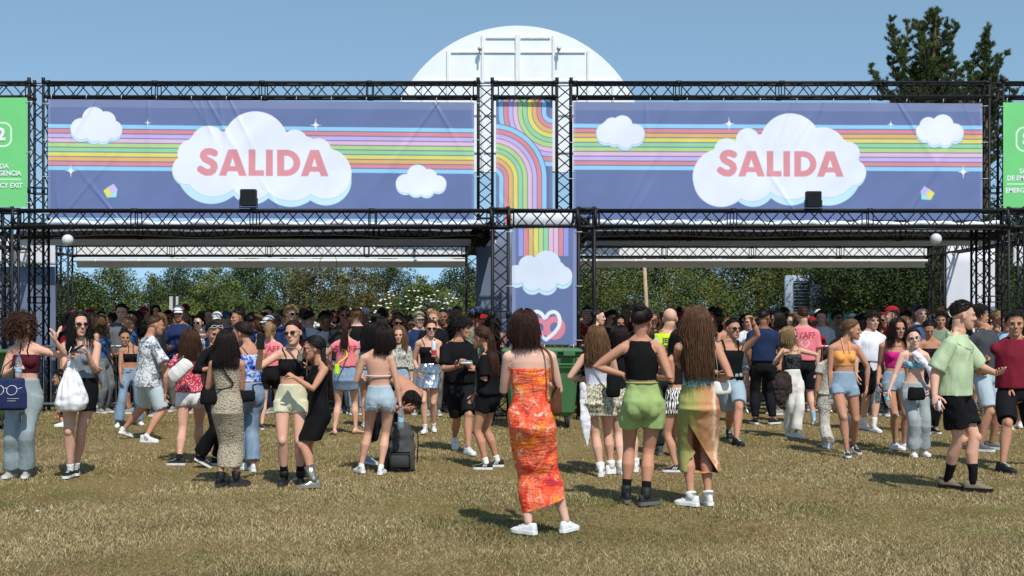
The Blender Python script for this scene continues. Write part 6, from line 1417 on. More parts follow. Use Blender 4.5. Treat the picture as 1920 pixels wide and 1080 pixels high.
w, h, g = wrist(P18, 'b'); r = empty('drink_can', g+(0, -.03, .04), 'tall white and red drink can held before a black vest', 'can'); mb = MB(); tube(mb, [(0, 0, -.11), (0, 0, -.10), (0, 0, .09), (0, 0, .10)], [.026, .033, .033, .027], n=14); link('can_body', mb.mesh('can_body', [simple('can_white', (.75, .75, .77), .3, .5, .2)]), r); mb = MB(); tube(mb, [(0, 0, -.09), (0, 0, -.02)], .0336, n=14, cap=False); link('printed_band', mb.mesh('printed_band', [simple('can_red', hx('b03a40'), .4)]), r)
w, h, g = wrist(P19, 'a'); r = empty('food_tray', g+(.07, -.02, .02), 'clear takeaway tray in the hands of the man with tousled hair', 'tray'); mb = MB(); bevbox(mb, (-.07, -.04, 0), (.07, .04, .035), .012); link('tray', mb.mesh('tray', [simple('milky_plastic', (.62, .64, .66), .3, .4)]), r); mb = MB(); bevbox(mb, (-.072, -.042, .036), (.072, .042, .046), .006); link('lid', mb.mesh('lid', [M_CLEAR]), r)
def phone(c, lb, yaw, tiltx, col=(.01, .01, .012)):
    r = empty('phone', c, lb, 'phone', 'phones in hands'); r.rotation_euler = (math.radians(tiltx), 0, math.radians(yaw)); mb = MB(); bevbox(mb, (-.036, -.004, -.074), (.036, .004, .074), .003); link('phone_case', mb.mesh('phone_case', [plain('phone_%.2f' % col[0], col, .3)], False), r)
    mb = MB(); box(mb, (-.032, .0042, -.068), (.032, .005, .068)); link('screen', mb.mesh('screen', [M_BLACK], False), r)
w, h, g = wrist(P10, 'a'); phone(g+(0, -.03, .05), 'phone in a dark spotted case held up for the selfie', 15, 5)
w, h, g = wrist(P2, 'a'); phone(g+(.03, -.03, .02), 'dark phone in the hand of the woman with the carrier bag', 80, 60)
w, h, g = wrist(P26, 'a'); phone(g+(0, -.02, .05), 'phone held by the small dark haired woman beside the steward', 40, -20, (.03, .05, .12))
w, h, g = wrist(P20, 'b'); phone(g+(.02, -.03, 0), 'dark phone in the lowered hand of the woman with the long ponytail', 80, 10)
w, h, g = wrist(P38, 'a'); r = empty('vape_pen', g+(.01, -.03, -.02), 'small white device in the lowered hand of the man in the green tee', 'device'); mb = MB(); bevbox(mb, (-.012, -.012, -.05), (.012, .012, .04), .005); link('casing', mb.mesh('casing', [M_TARP]), r); mb = MB(); bevbox(mb, (-.007, -.006, .041), (.007, .006, .06), .003); link('mouthpiece', mb.mesh('mouthpiece', [M_TR]), r)
# bags
def pouch(name, lb, c, size, col, P, strap=None, cat='bag', yaw=0, soft=.006, mat='plain', buckle=None, rad=.006, seed=0):
    """soft bag from a remeshed block; strap: list of world points"""
    root = empty(name, c, lb, cat); g = MB(); sx, sy, sz = np.array(size)/2
    loft(g, [((0, 0, z*sz), (sx*k, 0, 0), (0, sy*k2, 0)) for z, k, k2 in ((-1, .80, .5), (-.85, .97, .9), (-.4, 1.03, 1.08), (.2, 1.0, .95), (.7, .93, .7), (1, .86, .35))], n=8, off=PI/8)
    Rz = rotz(math.radians(yaw))
    def fn(v, n, F):
        v = v+n*(vnoise(v*16+seed)*soft)[:, None]; m = MB(); m.add(v@Rz.T, F); link('pouch', m.mesh('pouch', [cloth(mat)]), root, hx(col))
    JOBS.append((remesh_job(g, .010, 2), fn))
    if strap:
        m = MB(); tube(m, smoothp([np.asarray(q)-c for q in strap]), rad, n=6, flat=.5); link('strap', m.mesh('strap', [cloth('plain')]), root, hx(buckle or col))
    return root
TS = lambda P, z, a, o=.02: P.base+P.tsurf(z, a, o)
# white shoulder bag of P5 (image left, under the arm)
c = at(P5, 337, 694, -.16); pouch('shoulder_bag', 'white leather shoulder bag under the arm of the woman in red', c, (.30, .08, .15), '#e6e4e0', P5, [c+(.13, 0, .08), TS(P5, .80, 150, .03), P5.base+P5.tc(.83)+P5.lv*.05+(0, 0, .03), TS(P5, .78, 70, .03), c+(-.12, .05, .05)], yaw=0).rotation_euler = (0, -.75, 0)
c = at(P7, 391, 744, -.06); pouch('crossbody_bag', 'black leather crossbody bag at the hip of the knitted dress', c, (.17, .07, .14), '#141416', P7, [c+(.05, 0, .06), TS(P7, .66, 215, .02), TS(P7, .74, 185, .02), TS(P7, .80, 165, .02), P7.base+P7.tc(.83)-P7.lv*.05+(0, 0, .02)], rad=.010)
c = at(P8, 459, 742, -.15); pouch('waist_bag', 'black waist bag worn by the woman in the floral top', c, (.22, .07, .12), '#17181b', P8, [c+(-.10, .02, .02), TS(P8, .585, 230, .02), TS(P8, .585, 180, .02), c+(.10, .02, .02)])
c = at(P12, 632, 692, -.13); r = pouch('phone_pouch', 'lime green phone pouch hanging on a lime strap on a pink shirt', c, (.075, .02, .15), '#c6e62c', P12, [c+(.01, 0, .08), TS(P12, .70, 190, .03), TS(P12, .79, 165, .03), P12.base+P12.tc(.83)-P12.lv*.04+(0, 0, .02)], rad=.011, soft=.002)
c = at(P27, 1353, 727, -.02); pouch('shoulder_bag', 'cream shoulder bag on a thin chain beside the very long hair', c, (.17, .06, .11), '#e8e6e0', P27, [c+(-.04, 0, .06), at(P27, 1345, 690, -.06), at(P27, 1339, 645, -.04)], rad=.004, buckle='#d6d6d2')
c = at(P21, 1043, 752, -.03); pouch('shoulder_bag', 'small brown leather bag on a brown strap beside the orange dress', c, (.09, .05, .20), '#5e3a28', P21, [c+(0, 0, .1), at(P21, 1038, 715, -.14), at(P21, 1032, 668, -.12), P21.base+P21.tc(.83)-P21.lv*.075+(0, 0, .035), TS(P21, .79, 300, .02)], rad=.010, buckle='#7b5138')
c = at(P36, 1718, 738, -.17); pouch('quilted_bag', 'quilted black bag worn in front over pale ripped jeans', c, (.21, .07, .15), '#131315', P36, [c+(-.08, .02, .06), TS(P36, .70, -50, .02), TS(P36, .79, -35, .02), P36.base+P36.tc(.83)-P36.lv*.05+(0, 0, .03)], rad=.005, buckle='#c2a040')
c = at(P22, 1150, 722, -.10); pouch('shoulder_bag', 'black handbag between the white vest and the lime shorts', c, (.15, .08, .24), '#141416', P22, [c+(0, 0, .11), TS(P22, .78, 140, .03), P22.base+P22.tc(.83)-P22.lv*.06+(0, 0, .03)], rad=.007)
c = at(P10, 562, 666, -.13); pouch('sling_bag', 'slim grey sling bag across the chest of the selfie taker', c, (.06, .03, .12), '#6f736f', P10, [c+(.02, 0, -.05), c+(-.01, 0, .05), P10.base+P10.tc(.82)-P10.lv*.055+(0, -.03, .035)], rad=.012, buckle='#8a8d88')
# carrier bag of P2
c = at(P2, 127, 733, -.20); root = empty('carrier_bag', c, 'thin white plastic carrier bag full of things hanging from a forearm', 'bag'); g = MB()
loft(g, [((.035, 0, z), (w_, 0, 0), (0, d_, 0)) for z, w_, d_ in ((-.20, .07, .05), (-.185, .13, .09), (-.12, .165, .11), (-.03, .145, .10), (.08, .105, .08), (.17, .066, .05), (.27, .030, .025), (.33, .014, .014))], n=26)
def fn(v, n, F, root=root):
    a = np.arctan2(v[:, 1], v[:, 0]-.02); v = v+n*(.010*np.sin(a*9+v[:, 2]*9)*np.clip((v[:, 2]+.22)*3, .1, 1)+.008*vnoise(v*22))[:, None]; m = MB(); m.add(v, F)
    b = NB('thin_white_plastic', .35, .4); b.col(b.ramp(b.noise(b.coord(), 5, 3), [(.3, (.62, .60, .60)), (.6, (.82, .82, .82))])); b.b.inputs['Subsurface Weight'].default_value = .0
    link('sack', m.mesh('sack', [b.m]), root)
    m = MB()
    for s in (-1, 1): tube(m, [(.04, 0, .31), (.05+s*.03, -.02, .38), (.06+s*.02, -.01, .43)], .007, n=6, flat=.4)
    link('handle', m.mesh('handle', [b.m]), root)
JOBS.append((remesh_job(g, .010, 2), fn))
# navy tote of P1 with a pair of glasses printed on it
c = at(P1, 14, 738, -.22); root = empty('tote_bag', c, 'navy tote bag printed with a white pair of spectacles at the left edge', 'bag'); g = MB(); loft(g, [((0, 0, z), (w_, 0, 0), (0, d_, 0)) for z, w_, d_ in ((-.16, .15, .03), (-.14, .185, .06), (0, .185, .06), (.13, .17, .035), (.15, .165, .015))], n=22)
def fn2(v, n, F, root=root):
    v = v+n*(.006*vnoise(v*12))[:, None]; m = MB(); m.add(v, F); o = link('sack', m.mesh('sack', [cloth('plain')]), root, hx('#272f54'))
    bvh = BVHTree.FromPolygons([tuple(q) for q in v], F); m = MB()
    def stroke(P_, w_):
        Q_ = []
        for x_, z_ in P_:
            hh = bvh.ray_cast(Vector((x_, -.5, z_)), Vector((0, 1, 0))); Q_.append(np.array(hh[0])+(0, -.003, 0) if hh[0] else np.array([x_, -.06, z_]))
        tube(m, Q_, w_, n=6, flat=.4)
    for s in (-1, 1): stroke([(.0+s*.062+.048*math.cos(t), .035+.046*math.sin(t)) for t in np.linspace(0, 2*PI, 18)], .0065)
    stroke([(-.015, .05), (0, .058), (.015, .05)], .006); stroke([(-.11, .045), (-.16, .06)], .006); stroke([(.11, .045), (.15, .06)], .006)
    for k in range(2): stroke([(.02, -.045-.022*k), (.13-.03*k, -.045-.022*k)], .004)
    link('printed_spectacles', m.mesh('printed_spectacles', [M_WH]), o)
    m = MB(); tube(m, [(-.07, 0, .14), (-.04, .02, .26), (.03, .05, .33), (.05, .02, .26), (.07, 0, .14)], .009, n=6, flat=.5); link('handle', m.mesh('handle', [cloth('plain')]), root, hx('#272f54'))
JOBS.append((remesh_job(g, .010, 2), fn2))
# backpack on the grass
c = np.array([*W(752, 880, 0+(882-HY)/EYE)[:2], 0]); root = empty('backpack', c, 'big grey and black backpack standing on the grass', 'backpack')
g = MB(); loft(g, [((0, 0, z), (w_, 0, 0), (0, d_, 0)) for z, w_, d_ in ((.0, .14, .08), (.03, .150, .10), (.25, .150, .11), (.38, .135, .10), (.47, .11, .08), (.50, .07, .05))], n=20, off=PI/20); JOBS.append((remesh_job(g, .012, 2), lambda v, n, F, root=root: link('bag_body', (lambda m: (m.add(v+n*(.016*vnoise(v*[9, 9, 16]))[:, None], F), m.mesh('bag_body', [cloth('plain')]))[1])(MB()), root, hx('#4c4f4d'))))
mb = MB(); bevbox(mb, (-.115, -.135, .03), (.115, -.075, .20), .025); link('front_pocket', mb.mesh('front_pocket', [cloth('plain')]), root, hx('#454745'))
mb = MB(); tube(mb, [(-.10, -.142, .04), (-.10, -.142, .17), (-.08, -.142, .19), (.08, -.142, .19), (.10, -.142, .17), (.10, -.142, .04)], .005, n=5); tube(mb, [(-.03, 0, .49), (-.02, 0, .53), (.02, 0, .53), (.03, 0, .49)], .009, n=6); link('zip', mb.mesh('zip', [M_TR]), root)
mb = MB(); [tube(mb, [(s*.165, -.02, .42), (s*.18, -.04, .3), (s*.165, -.02, .08)], .013, n=6, flat=.5) for s in (-1, 1)]; bevbox(mb, (-.178, -.08, .0), (-.12, .06, .36), .02); link('side_panel', mb.mesh('side_panel', [cloth('plain')]), root, hx('#1a1b1d'))
# clothes carried
def drape(name, lb, c, rings, col, mat='plain', amp=.02, cat='garment', fr=14):
    root = empty(name, c, lb, cat); g = MB(); loft(g, rings, n=24)
    def fn(v, n, F): v = v+n*(amp*vnoise(v*[fr, fr, fr*.5])+amp*.5*vnoise(v*fr*2.2))[:, None]; m = MB(); m.add(v, F); link('cloth', m.mesh('cloth', [cloth(mat)]), root, hx(col))
    JOBS.append((remesh_job(g, .010, 2), fn))
drape('jacket', 'crumpled dark jacket carried over the arm of the blond woman', at(P30, 1468, 722, -.12), [((.02, 0, .19), (.04, 0, 0), (0, .03, 0)), ((.01, 0, .12), (.11, 0, 0), (0, .05, 0)), ((-.02, 0, .02), (.135, 0, 0), (0, .06, 0)), ((-.01, 0, -.09), (.12, 0, 0), (0, .055, 0)), ((-.03, 0, -.19), (.075, 0, 0), (0, .04, 0)), ((-.02, 0, -.29), (.035, 0, 0), (0, .02, 0))], '#3a3230', amp=.022)
drape('shirt', 'white shirt hanging down beside the animal print skirt', at(P22, 1095, 770, .02), [((-.02, 0, .28), (.025, 0, 0), (0, .03, 0)), ((0, 0, .15), (.04, 0, 0), (0, .02, 0)), ((.01, 0, 0), (.055, .01, 0), (0, .018, 0)), ((.02, 0, -.14), (.05, -.01, 0), (0, .018, 0)), ((.03, 0, -.27), (.03, 0, 0), (0, .014, 0)), ((.035, 0, -.36), (.012, 0, 0), (0, .010, 0))], '#ecebee', amp=.009, fr=20)
q = at(P36, 1733, 668, -.05); S1 = [((-.13, -.02, .05), (.03, 0, .02), (0, .035, 0)), ((-.09, -.07, .0), (.036, 0, .02), (0, .028, 0)), ((.02, -.09, -.12), (.042, 0, .01), (0, .026, 0)), ((.08, -.07, -.26), (.045, 0, 0), (0, .03, 0)), ((.10, -.04, -.42), (.04, 0, 0), (0, .03, 0)), ((.10, -.02, -.50), (.02, 0, 0), (0, .02, 0))]
drape('shirt', 'white shirt slung over the shoulder of the woman with glasses', q, S1, '#f0eff3', amp=.012)
r = drape
flush()
# dumpster behind the orange dress
def dumpster(c, lb, k=1.0):
    r = empty('waste_container', c, lb, 'waste container', 'green wheeled waste containers'); r.scale = (k, 1, 1); G = simple('green_plastic', hx('467248'), .45, .4, var=.08, scale=3)
    mb = MB(); b = 8
    R_ = [(.16, .50, .32), (.22, .55, .36), (.95, .62, .46), (1.02, .63, .47)]
    V = []; 
    for z, x_, y_ in R_:
        for a, b_ in ((1, 1), (-1, 1), (-1, -1), (1, -1)):
            for e in ((a*x_, b_*(y_-.05)), (a*(x_-.05), b_*y_)) if a*b_ > 0 else ((a*(x_-.05), b_*y_), (a*x_, b_*(y_-.05))): V.append((e[0], e[1], z))
    F = [(i*8+j, i*8+(j+1) % 8, (i+1)*8+(j+1) % 8, (i+1)*8+j) for i in range(3) for j in range(8)]+[tuple(range(7, -1, -1)), tuple(range(24, 32))]; mb.add(V, F); link('bin_body', mb.mesh('bin_body', [G], False), r)
    mb = MB(); bevbox(mb, (-.66, -.50, 1.022), (.66, .50, 1.06), .015); bevbox(mb, (-.68, -.53, 1.062), (.68, .53, 1.11), .02)
    for x_ in (-.45, -.15, .15, .45): bevbox(mb, (x_-.10, -.555, 1.02), (x_+.10, -.53, 1.10), .008)
    link('lid', mb.mesh('lid', [G], False), r)
    mb = MB(); [bevbox(mb, (s*.60-.03, -.52, .80), (s*.60+.03, -.46, 1.0), .008) for s in (-1, 1)]; tube(mb, [(-.6, -.5, .9), (.6, -.5, .9)], .016); link('comb_rail', mb.mesh('comb_rail', [G]), r)
    for sx in (-1, 1):
        for sy in (-1, 1):
            mb = MB(); tube(mb, [(sx*.44-.022, sy*.30, .085), (sx*.44+.022, sy*.30, .085)], .085, n=18); w_ = link('wheel', mb.mesh('wheel', [simple('rubber', (.02, .02, .021), .7)]), r)
            mb = MB(); tube(mb, [(sx*.44-.028, sy*.30, .085), (sx*.44+.028, sy*.30, .085)], .040, n=12); tube(mb, [(sx*.44-.03, sy*.30, .085), (sx*.44-.03, sy*.28, .19)], .010, n=5); tube(mb, [(sx*.44+.03, sy*.30, .085), (sx*.44+.03, sy*.28, .19)], .010, n=5); link('caster_fork', mb.mesh('caster_fork', [M_STEEL]), w_)
    return r
a = W(1016, 0, 132.0); a[2] = 0; dumpster(a+(0, .3, 0), 'green wheeled waste container behind the woman in the orange dress', .84)
a = W(-78, 0, 136.0); a[2] = 0; dumpster(a, 'green wheeled waste container cut off at the left edge')
# crowd barriers
def barrier(c, yaw):
    r = empty('crowd_barrier', c, None, 'barrier', 'steel crowd barriers before the waiting crowd'); r.rotation_euler[2] = yaw; mb = MB(); L = 2.3
    tube(mb, [(-L/2, 0, .14), (-L/2, 0, 1.02), (-L/2+.06, 0, 1.08), (L/2-.06, 0, 1.08), (L/2, 0, 1.02), (L/2, 0, .14), (-L/2, 0, .14)], .019, n=8); link('frame', mb.mesh('frame', [M_STEEL]), r)
    mb = MB(); [tube(mb, [(x_, 0, .14), (x_, 0, 1.08)], .0075, n=5, cap=False) for x_ in np.linspace(-L/2+.11, L/2-.11, 19)]; link('bars', mb.mesh('bars', [M_STEEL]), r)
    for s in (-1, 1):
        mb = MB(); tube(mb, [(s*.85, -.33, .012), (s*.85, -.03, .15), (s*.85, .03, .15), (s*.85, .33, .012)], .015, n=6); link('foot', mb.mesh('foot', [M_STEEL]), r)
    return r
def copy_tree(o, parent=None):
    c = o.copy(); C.objects.link(c); 
    if parent is not None: c.parent = parent
    for ch in o.children: copy_tree(ch, c)
    return c
spots = [(150, 131, .1), (305, 129, -.05), (458, 128, .08), (640, 128, .02), (800, 127, -.08), (1190, 128, .05), (1345, 130, -.06), (1490, 131, .04), (1640, 130, .1), (1792, 129, -.05)]
b0 = None
names_ = ['behind the woman with the carrier bag', 'behind the man in the printed shirt', 'behind the woman in red', 'behind the staff woman in the denim skirt', 'behind the silver skirt', 'left of the steward in the yellow vest', 'behind the man shading his eyes', 'behind the staff man in pink', 'behind the man in white', 'behind the man in the green tee']
for i, (px, s_, yw) in enumerate(spots):
    c = W(px, 0, s_-17); c[2] = 0
    o = barrier(c, yw) if b0 is None else copy_tree(b0); b0 = b0 or o; o.location = tuple(c); o.rotation_euler = (0, 0, yw); tag(o, 'galvanised steel crowd barrier '+names_[i])
# ================================================================== the waiting crowd
TPL = []
specs = [('m', 'fair', ('short', 'dark'), [('tee', '#202226', {}), ('pants', '#2a2d35', {})], {}), ('m', 'tan', ('fade', 'black'), [('tee', '#a01f2a', {}), ('shorts', '#22242a', {'end': .9, 'loose': .02})], {}),
         ('m', 'tan', ('mop', 'black'), [('tee', '#dcdde0', {}), ('pants', '#3a4558', {'mat': 'denim'})], dict(glasses=('wide',))), ('m', 'brown', ('buzz', 'black'), [('tee', '#26365c', {}), ('pants', '#1c1d20', {})], {}),
         ('m', 'fair', ('short', 'brown'), [('tee', '#3b3d42', {}), ('pants', '#22242a', {})], dict(hat=('#22252c', 'front'))), ('m', 'dark', ('fade', 'black'), [('tee', '#17181b', {}), ('pants', '#30343c', {})], dict(hat=('#e8e8e6', 'front'))),
         ('f', 'fair', ('long', 'dark', .30), [('tank', '#18191c', {}), ('pants', '#54718f', {'mat': 'denim'})], {}), ('f', 'tan', ('wavy', 'brown', .32), [('top', '#e4e2e0', {}), ('skirt', '#1a1b1e', {})], dict(glasses=('cat',))),
         ('f', 'fair', ('pony', 'light', .2), [('tee', '#50545c', {}), ('shorts', '#7797b4', {'mat': 'denim'})], {}), ('f', 'olive', ('long', 'black', .36), [('tank', '#6a2530', {}), ('pants', '#1c1d20', {})], {}),
         ('f', 'pale', ('wavy', 'blond', .26), [('tank', '#1b1c20', {}), ('shorts', '#e0ddd8', {})], {}), ('f', 'tan', ('updo', 'black'), [('top', '#17181a', {}), ('pants', '#43618a', {'mat': 'denim'})], dict(glasses=('wide',)))]
for i, (sx, sk, hr, wr_, kw) in enumerate(specs):
    H_ = 1.72 if sx == 'm' else 1.62
    arms = [None, (.02, .22, -.30), None, (.0, .26, -.22), None, (-.05, .25, -.30)][i % 6]
    TPL.append((person(CX, 750-100*H_, 750, 0, sx, sk, hr, a=arms, head=[-18, 12, 25, -6][i % 4], wear=wr_, template=True, S=100, voxel=.016, nstr=.55, shoe=('sneaker', '#8a8a86', '#dcdcd8'), curl=.6, **kw), H_))
flush()
CN = dict([('#17181b', 'black'), ('#26365c', 'navy'), ('#a01f2a', 'red'), ('#dfe0e3', 'white'), ('#6b6e74', 'grey'), ('#2e3136', 'charcoal'), ('#7b8f78', 'sage'), ('#5a2030', 'maroon'), ('#b9a98a', 'beige'), ('#3f5f86', 'blue')])
HN = dict(black='black', dark='dark', brown='brown', light='fair', blond='blond')
crng = random.Random(21); used = set(); ANCH = [(pp.base[0]/pp.base[1], pp) for pp in PEOPLE if pp.label]
SH = [(P1, 'the brown curls'), (P2, 'the carrier bag'), (P4, 'the printed shirt'), (P5, 'the red dotted blouse'), (P7, 'the knitted dress'), (P10, 'the selfie taker'), (P12, 'the lime phone pouch'), (P14, 'the tied bikini top'), (P18, 'the silver skirt'), (P19, 'the food tray'), (P20, 'the long ponytail'),
      (P22, 'the ruffled skirt'), (P24, 'the lime shorts'), (P25, 'the steward'), (P27, 'the waist long hair'), (P28, 'the tattooed arm'), (P29, 'the navy polo'), (P30, 'the corset top'), (P31, 'the staff man'), (P32, 'the orange crop top'), (P34, 'the white tee'), (P35, 'the pink strapless top'), (P36, 'the round glasses'), (P38, 'the pale green tee'), (P39, 'the charcoal tee'), (P40, 'the light blue tee')]
ORD = ['', 'second ', 'third ', 'fourth ', 'fifth ', 'sixth ', 'seventh ', 'eighth ', 'ninth ']
crowd_n = 0; seen = {}
def crowd(px, S_, H_, face, ti, shirt, bottom=None, hairc=None, skin=None, extra=''):
    global crowd_n
    P, h0 = TPL[ti]; first = P.root.get('used') is None
    r = P.root if first else copy_tree(P.root)
    if first: r['used'] = 1
    c = W(px, 0, S_); r.location = (c[0], c[1], 0); r.rotation_euler = (0, 0, math.radians(face)); k = H_/h0; r.scale = (k, k, k)
    hc_ = None
    for ch in r.children:
        nm = ch.name.split('.')[0]
        if nm in ('shirt', 'top', 'tank_top') and shirt: ch.color = (*hx(shirt), 1)
        elif nm in ('trousers', 'shorts', 'skirt') and bottom: ch.color = (*hx(bottom), 1)
        elif nm == 'cap' and not extra: ch.color = (*hx(crng.choice(['#e8e8e6', '#22252c', '#e8e8e6', '#a01f2a', '#3f5f86', '#b9a98a'])), 1)
        elif nm == 'hair' and hairc: ch.color = (*hx(HAIRC[hairc]), 1)
        elif nm == 'body' and skin: ch.color = (*hx(SKINC[skin]), 1)
    near = min(SH, key=lambda t: abs(t[0].base[0]/t[0].base[1]*F_PX+CX-px)); q = near[0].base[0]/near[0].base[1]*F_PX+CX
    rel = 'left of' if px < q-14 else 'right of' if px > q+14 else 'behind'
    f = (face+180) % 360-180; tn = 'facing us' if abs(f) < 50 else 'back turned' if abs(f) > 130 else 'in profile'
    sex = 'man' if ti < 6 else 'woman'; cn = CN.get(shirt, 'dark'); g = {'tee': 'tee', 'tank': 'vest', 'top': 'crop top'}[specs[ti][3][0][0]]; far = 'front row' if S_ > 100 else 'middle row' if S_ > 88 else 'rear row'
    hn = HN.get(hairc or specs[ti][2][1], 'dark')
    lb = '%s haired %s in %s %s, %s, %s %s %s' % (hn, sex, cn, g, tn, far, rel, near[1].replace('the ', '')); k_ = seen.get(lb, 0); seen[lb] = k_+1
    if k_: lb = ORD[min(k_, 8)].strip()+' '+lb
    tag(r, lb, 'person', 'people waiting in the crowd under the gate'); crowd_n += 1
    return r
TEE = ['#17181b', '#dfe0e3', '#26365c', '#a01f2a', '#dfe0e3', '#6b6e74', '#2e3136', '#2e3136', '#7b8f78', '#5a2030', '#b9a98a', '#3f5f86']
# rows that can be told apart in the photograph
for a_ in [(228, 112, 1.78, 25, 0, '#6b6e74'), (258, 108, 1.66, 0, 4, '#17181b', None, None, 'dark'), (332, 113, 1.68, 170, 3, '#26365c'), (316, 104, 1.66, 8, 2, '#2e3136'), (308, 100, 1.6, -5, 1, '#2e3136'), (347, 76, 1.86, 20, 4, '#b9a98a'), (292, 80, 1.82, -8, 6, '#17181b'),
           (472, 115, 1.60, 178, 3, '#26365c'), (450, 78, 1.80, 0, 10, '#dfe0e3'), (503, 82, 1.78, 0, 0, '#17181b', None, None, None), (534, 112, 1.68, 178, 1, '#a01f2a'), (608, 108, 1.64, 5, 2, '#17181b'), (655, 113, 1.70, 176, 5, '#2e3136'), (570, 84, 1.76, 0, 4, '#dfe0e3'), (580, 110, 1.66, 160, 0, '#dfe0e3'),
           (706, 105, 1.62, 172, 4, '#17181b'), (745, 102, 1.64, 8, 7, '#dfe0e3'), (788, 104, 1.63, -6, 1, '#a01f2a'), (830, 113, 1.68, 10, 3, '#17181b'), (845, 95, 1.72, 175, 5, '#17181b'), (903, 112, 1.60, -60, 4, '#17181b'), (910, 108, 1.64, 0, 2, '#2e3136'),
           (1101, 106, 1.74, 0, 1, '#a01f2a'), (1176, 92, 1.76, 5, 2, '#17181b'), (1162, 112, 1.58, 3, 9, '#6b6e74'), (1120, 115, 1.54, 0, 6, '#17181b'), (1345, 110, 1.70, 176, 5, '#17181b'), (1330, 112, 1.60, 10, 7, '#3f5f86'), (1404, 112, 1.60, 10, 8, '#dfe0e3'), (1448, 100, 1.62, 160, 6, '#17181b'),
           (1540, 108, 1.68, -8, 0, '#dfe0e3', None, 'brown'), (1522, 112, 1.56, 178, 4, '#a01f2a'), (1570, 98, 1.66, 0, 2, '#b9a98a'), (1475, 102, 1.6, 170, 1, '#a01f2a'), (1656, 112, 1.64, 5, 7, '#2e3136'), (1700, 104, 1.68, 178, 3, '#3f5f86'), (1726, 100, 1.68, -5, 4, '#a01f2a'), (1688, 100, 1.62, 10, 5, '#17181b'), (1775, 98, 1.58, 0, 1, '#a01f2a'), (1885, 95, 1.6, 0, 1, '#a01f2a')]:
    crowd(*a_)
# the rest of the mass
for row, S_ in enumerate((116, 109, 102, 95, 88, 81, 75)):
    step = (34, 36, 37, 38, 40, 42, 44)[row]
    x_ = 118+crng.uniform(0, 30)
    while x_ < 1900:
        dens = .74 if x_ < 925 else 0 if x_ < 1085 else .50 if x_ < 1500 else .62
        if row > 4 and x_ > 1085: dens *= .7
        if crng.random() < dens:
            ti = crng.randrange(12); H_ = (1.68 if ti < 6 else 1.60)+crng.uniform(-.08, .09)-(.03 if row < 2 else 0)
            crowd(x_+crng.uniform(-9, 9), S_+crng.uniform(-3, 3), H_, crng.choice([0, 0, 10, -12, 20, 30, -40, 70, -80, -6, 15, 178, -165]), ti, crng.choice(TEE), crng.choice(['#1c1d22', '#2a3550', '#54718f', '#7d7a72', '#23252a']), crng.choice(['black', 'dark', 'dark', 'brown', 'brown', 'light', 'light', 'blond']), crng.choice(['fair', 'tan', 'tan', 'olive', 'brown', 'pale']))
        x_ += step
print('crowd', crowd_n)
# ================================================================== trees and far things
def leaf_mat(name, c1, c2, c3):
    b = NB(name, .75, .2); ca = b.n('ShaderNodeVertexColor'); ca.layer_name = 'tint'; b.col(ca.outputs[0])
    b.b.inputs['Transmission Weight'].default_value = 0
    return b.m
M_LEAF = leaf_mat('foliage', 0, 0, 0); M_BARK = simple('bark', hx('6a5a45'), .9, .1, var=.3, scale=12, bump=.6, bscale=20)
def leaves(name, parent, cen, rad, size, cols, n, rng, base, up=.3, jit=.35):
    """many small leaf faces gathered in clumps: cen (k,3) clump centres, rad (k,) clump radii"""
    k = len(cen); w_ = rad**2; idx = rng.choice(k, n, p=w_/w_.sum()); d = rng.normal(0, 1, (n, 3)); d /= np.linalg.norm(d, axis=1)[:, None]
    r = rng.uniform(.25, 1, n)**.45; c = cen[idx]+d*(rad[idx]*r)[:, None]
    nn = d+rng.normal(0, .6, (n, 3))+[0, 0, up]; nn /= np.linalg.norm(nn, axis=1)[:, None]
    t = np.cross(nn, rng.normal(0, 1, (n, 3))); t /= np.linalg.norm(t, axis=1)[:, None]; b_ = np.cross(nn, t); s = size*rng.uniform(.55, 1.35, n)[:, None]
    V = np.stack([c-t*s, c+b_*s*.5, c+t*s, c-b_*s*.5], 1)-base
    me = bpy.data.meshes.new(name); me.vertices.add(n*4); me.vertices.foreach_set('co', V.ravel()); me.loops.add(n*4); me.loops.foreach_set('vertex_index', np.arange(n*4)); me.polygons.add(n); me.polygons.foreach_set('loop_start', np.arange(n)*4); me.polygons.foreach_set('loop_total', np.full(n, 4)); me.update()
    q = rng.random(k)[idx]*.7+rng.random(n)*.3; cs = np.array([hx(x) for x in cols]); u = q*(len(cs)-1); i0 = np.minimum(u.astype(int), len(cs)-2); f = (u-i0)[:, None]; col = cs[i0]*(1-f)+cs[i0+1]*f
    rgba = np.ones((n, 4, 4)); rgba[:, :, :3] = col[:, None]; at_ = me.color_attributes.new('tint', 'FLOAT_COLOR', 'POINT'); at_.data.foreach_set('color', rgba.ravel()); me.materials.append(M_LEAF)
    return link(name, me, parent)
GREENS = [['#262f1a', '#3a4722', '#556330', '#70793f'], ['#202a18', '#2f3d20', '#43532a', '#5b6838'], ['#2b351b', '#465428', '#647236', '#828b4c'], ['#30311e', '#4a4828', '#635e34', '#7d7542']]
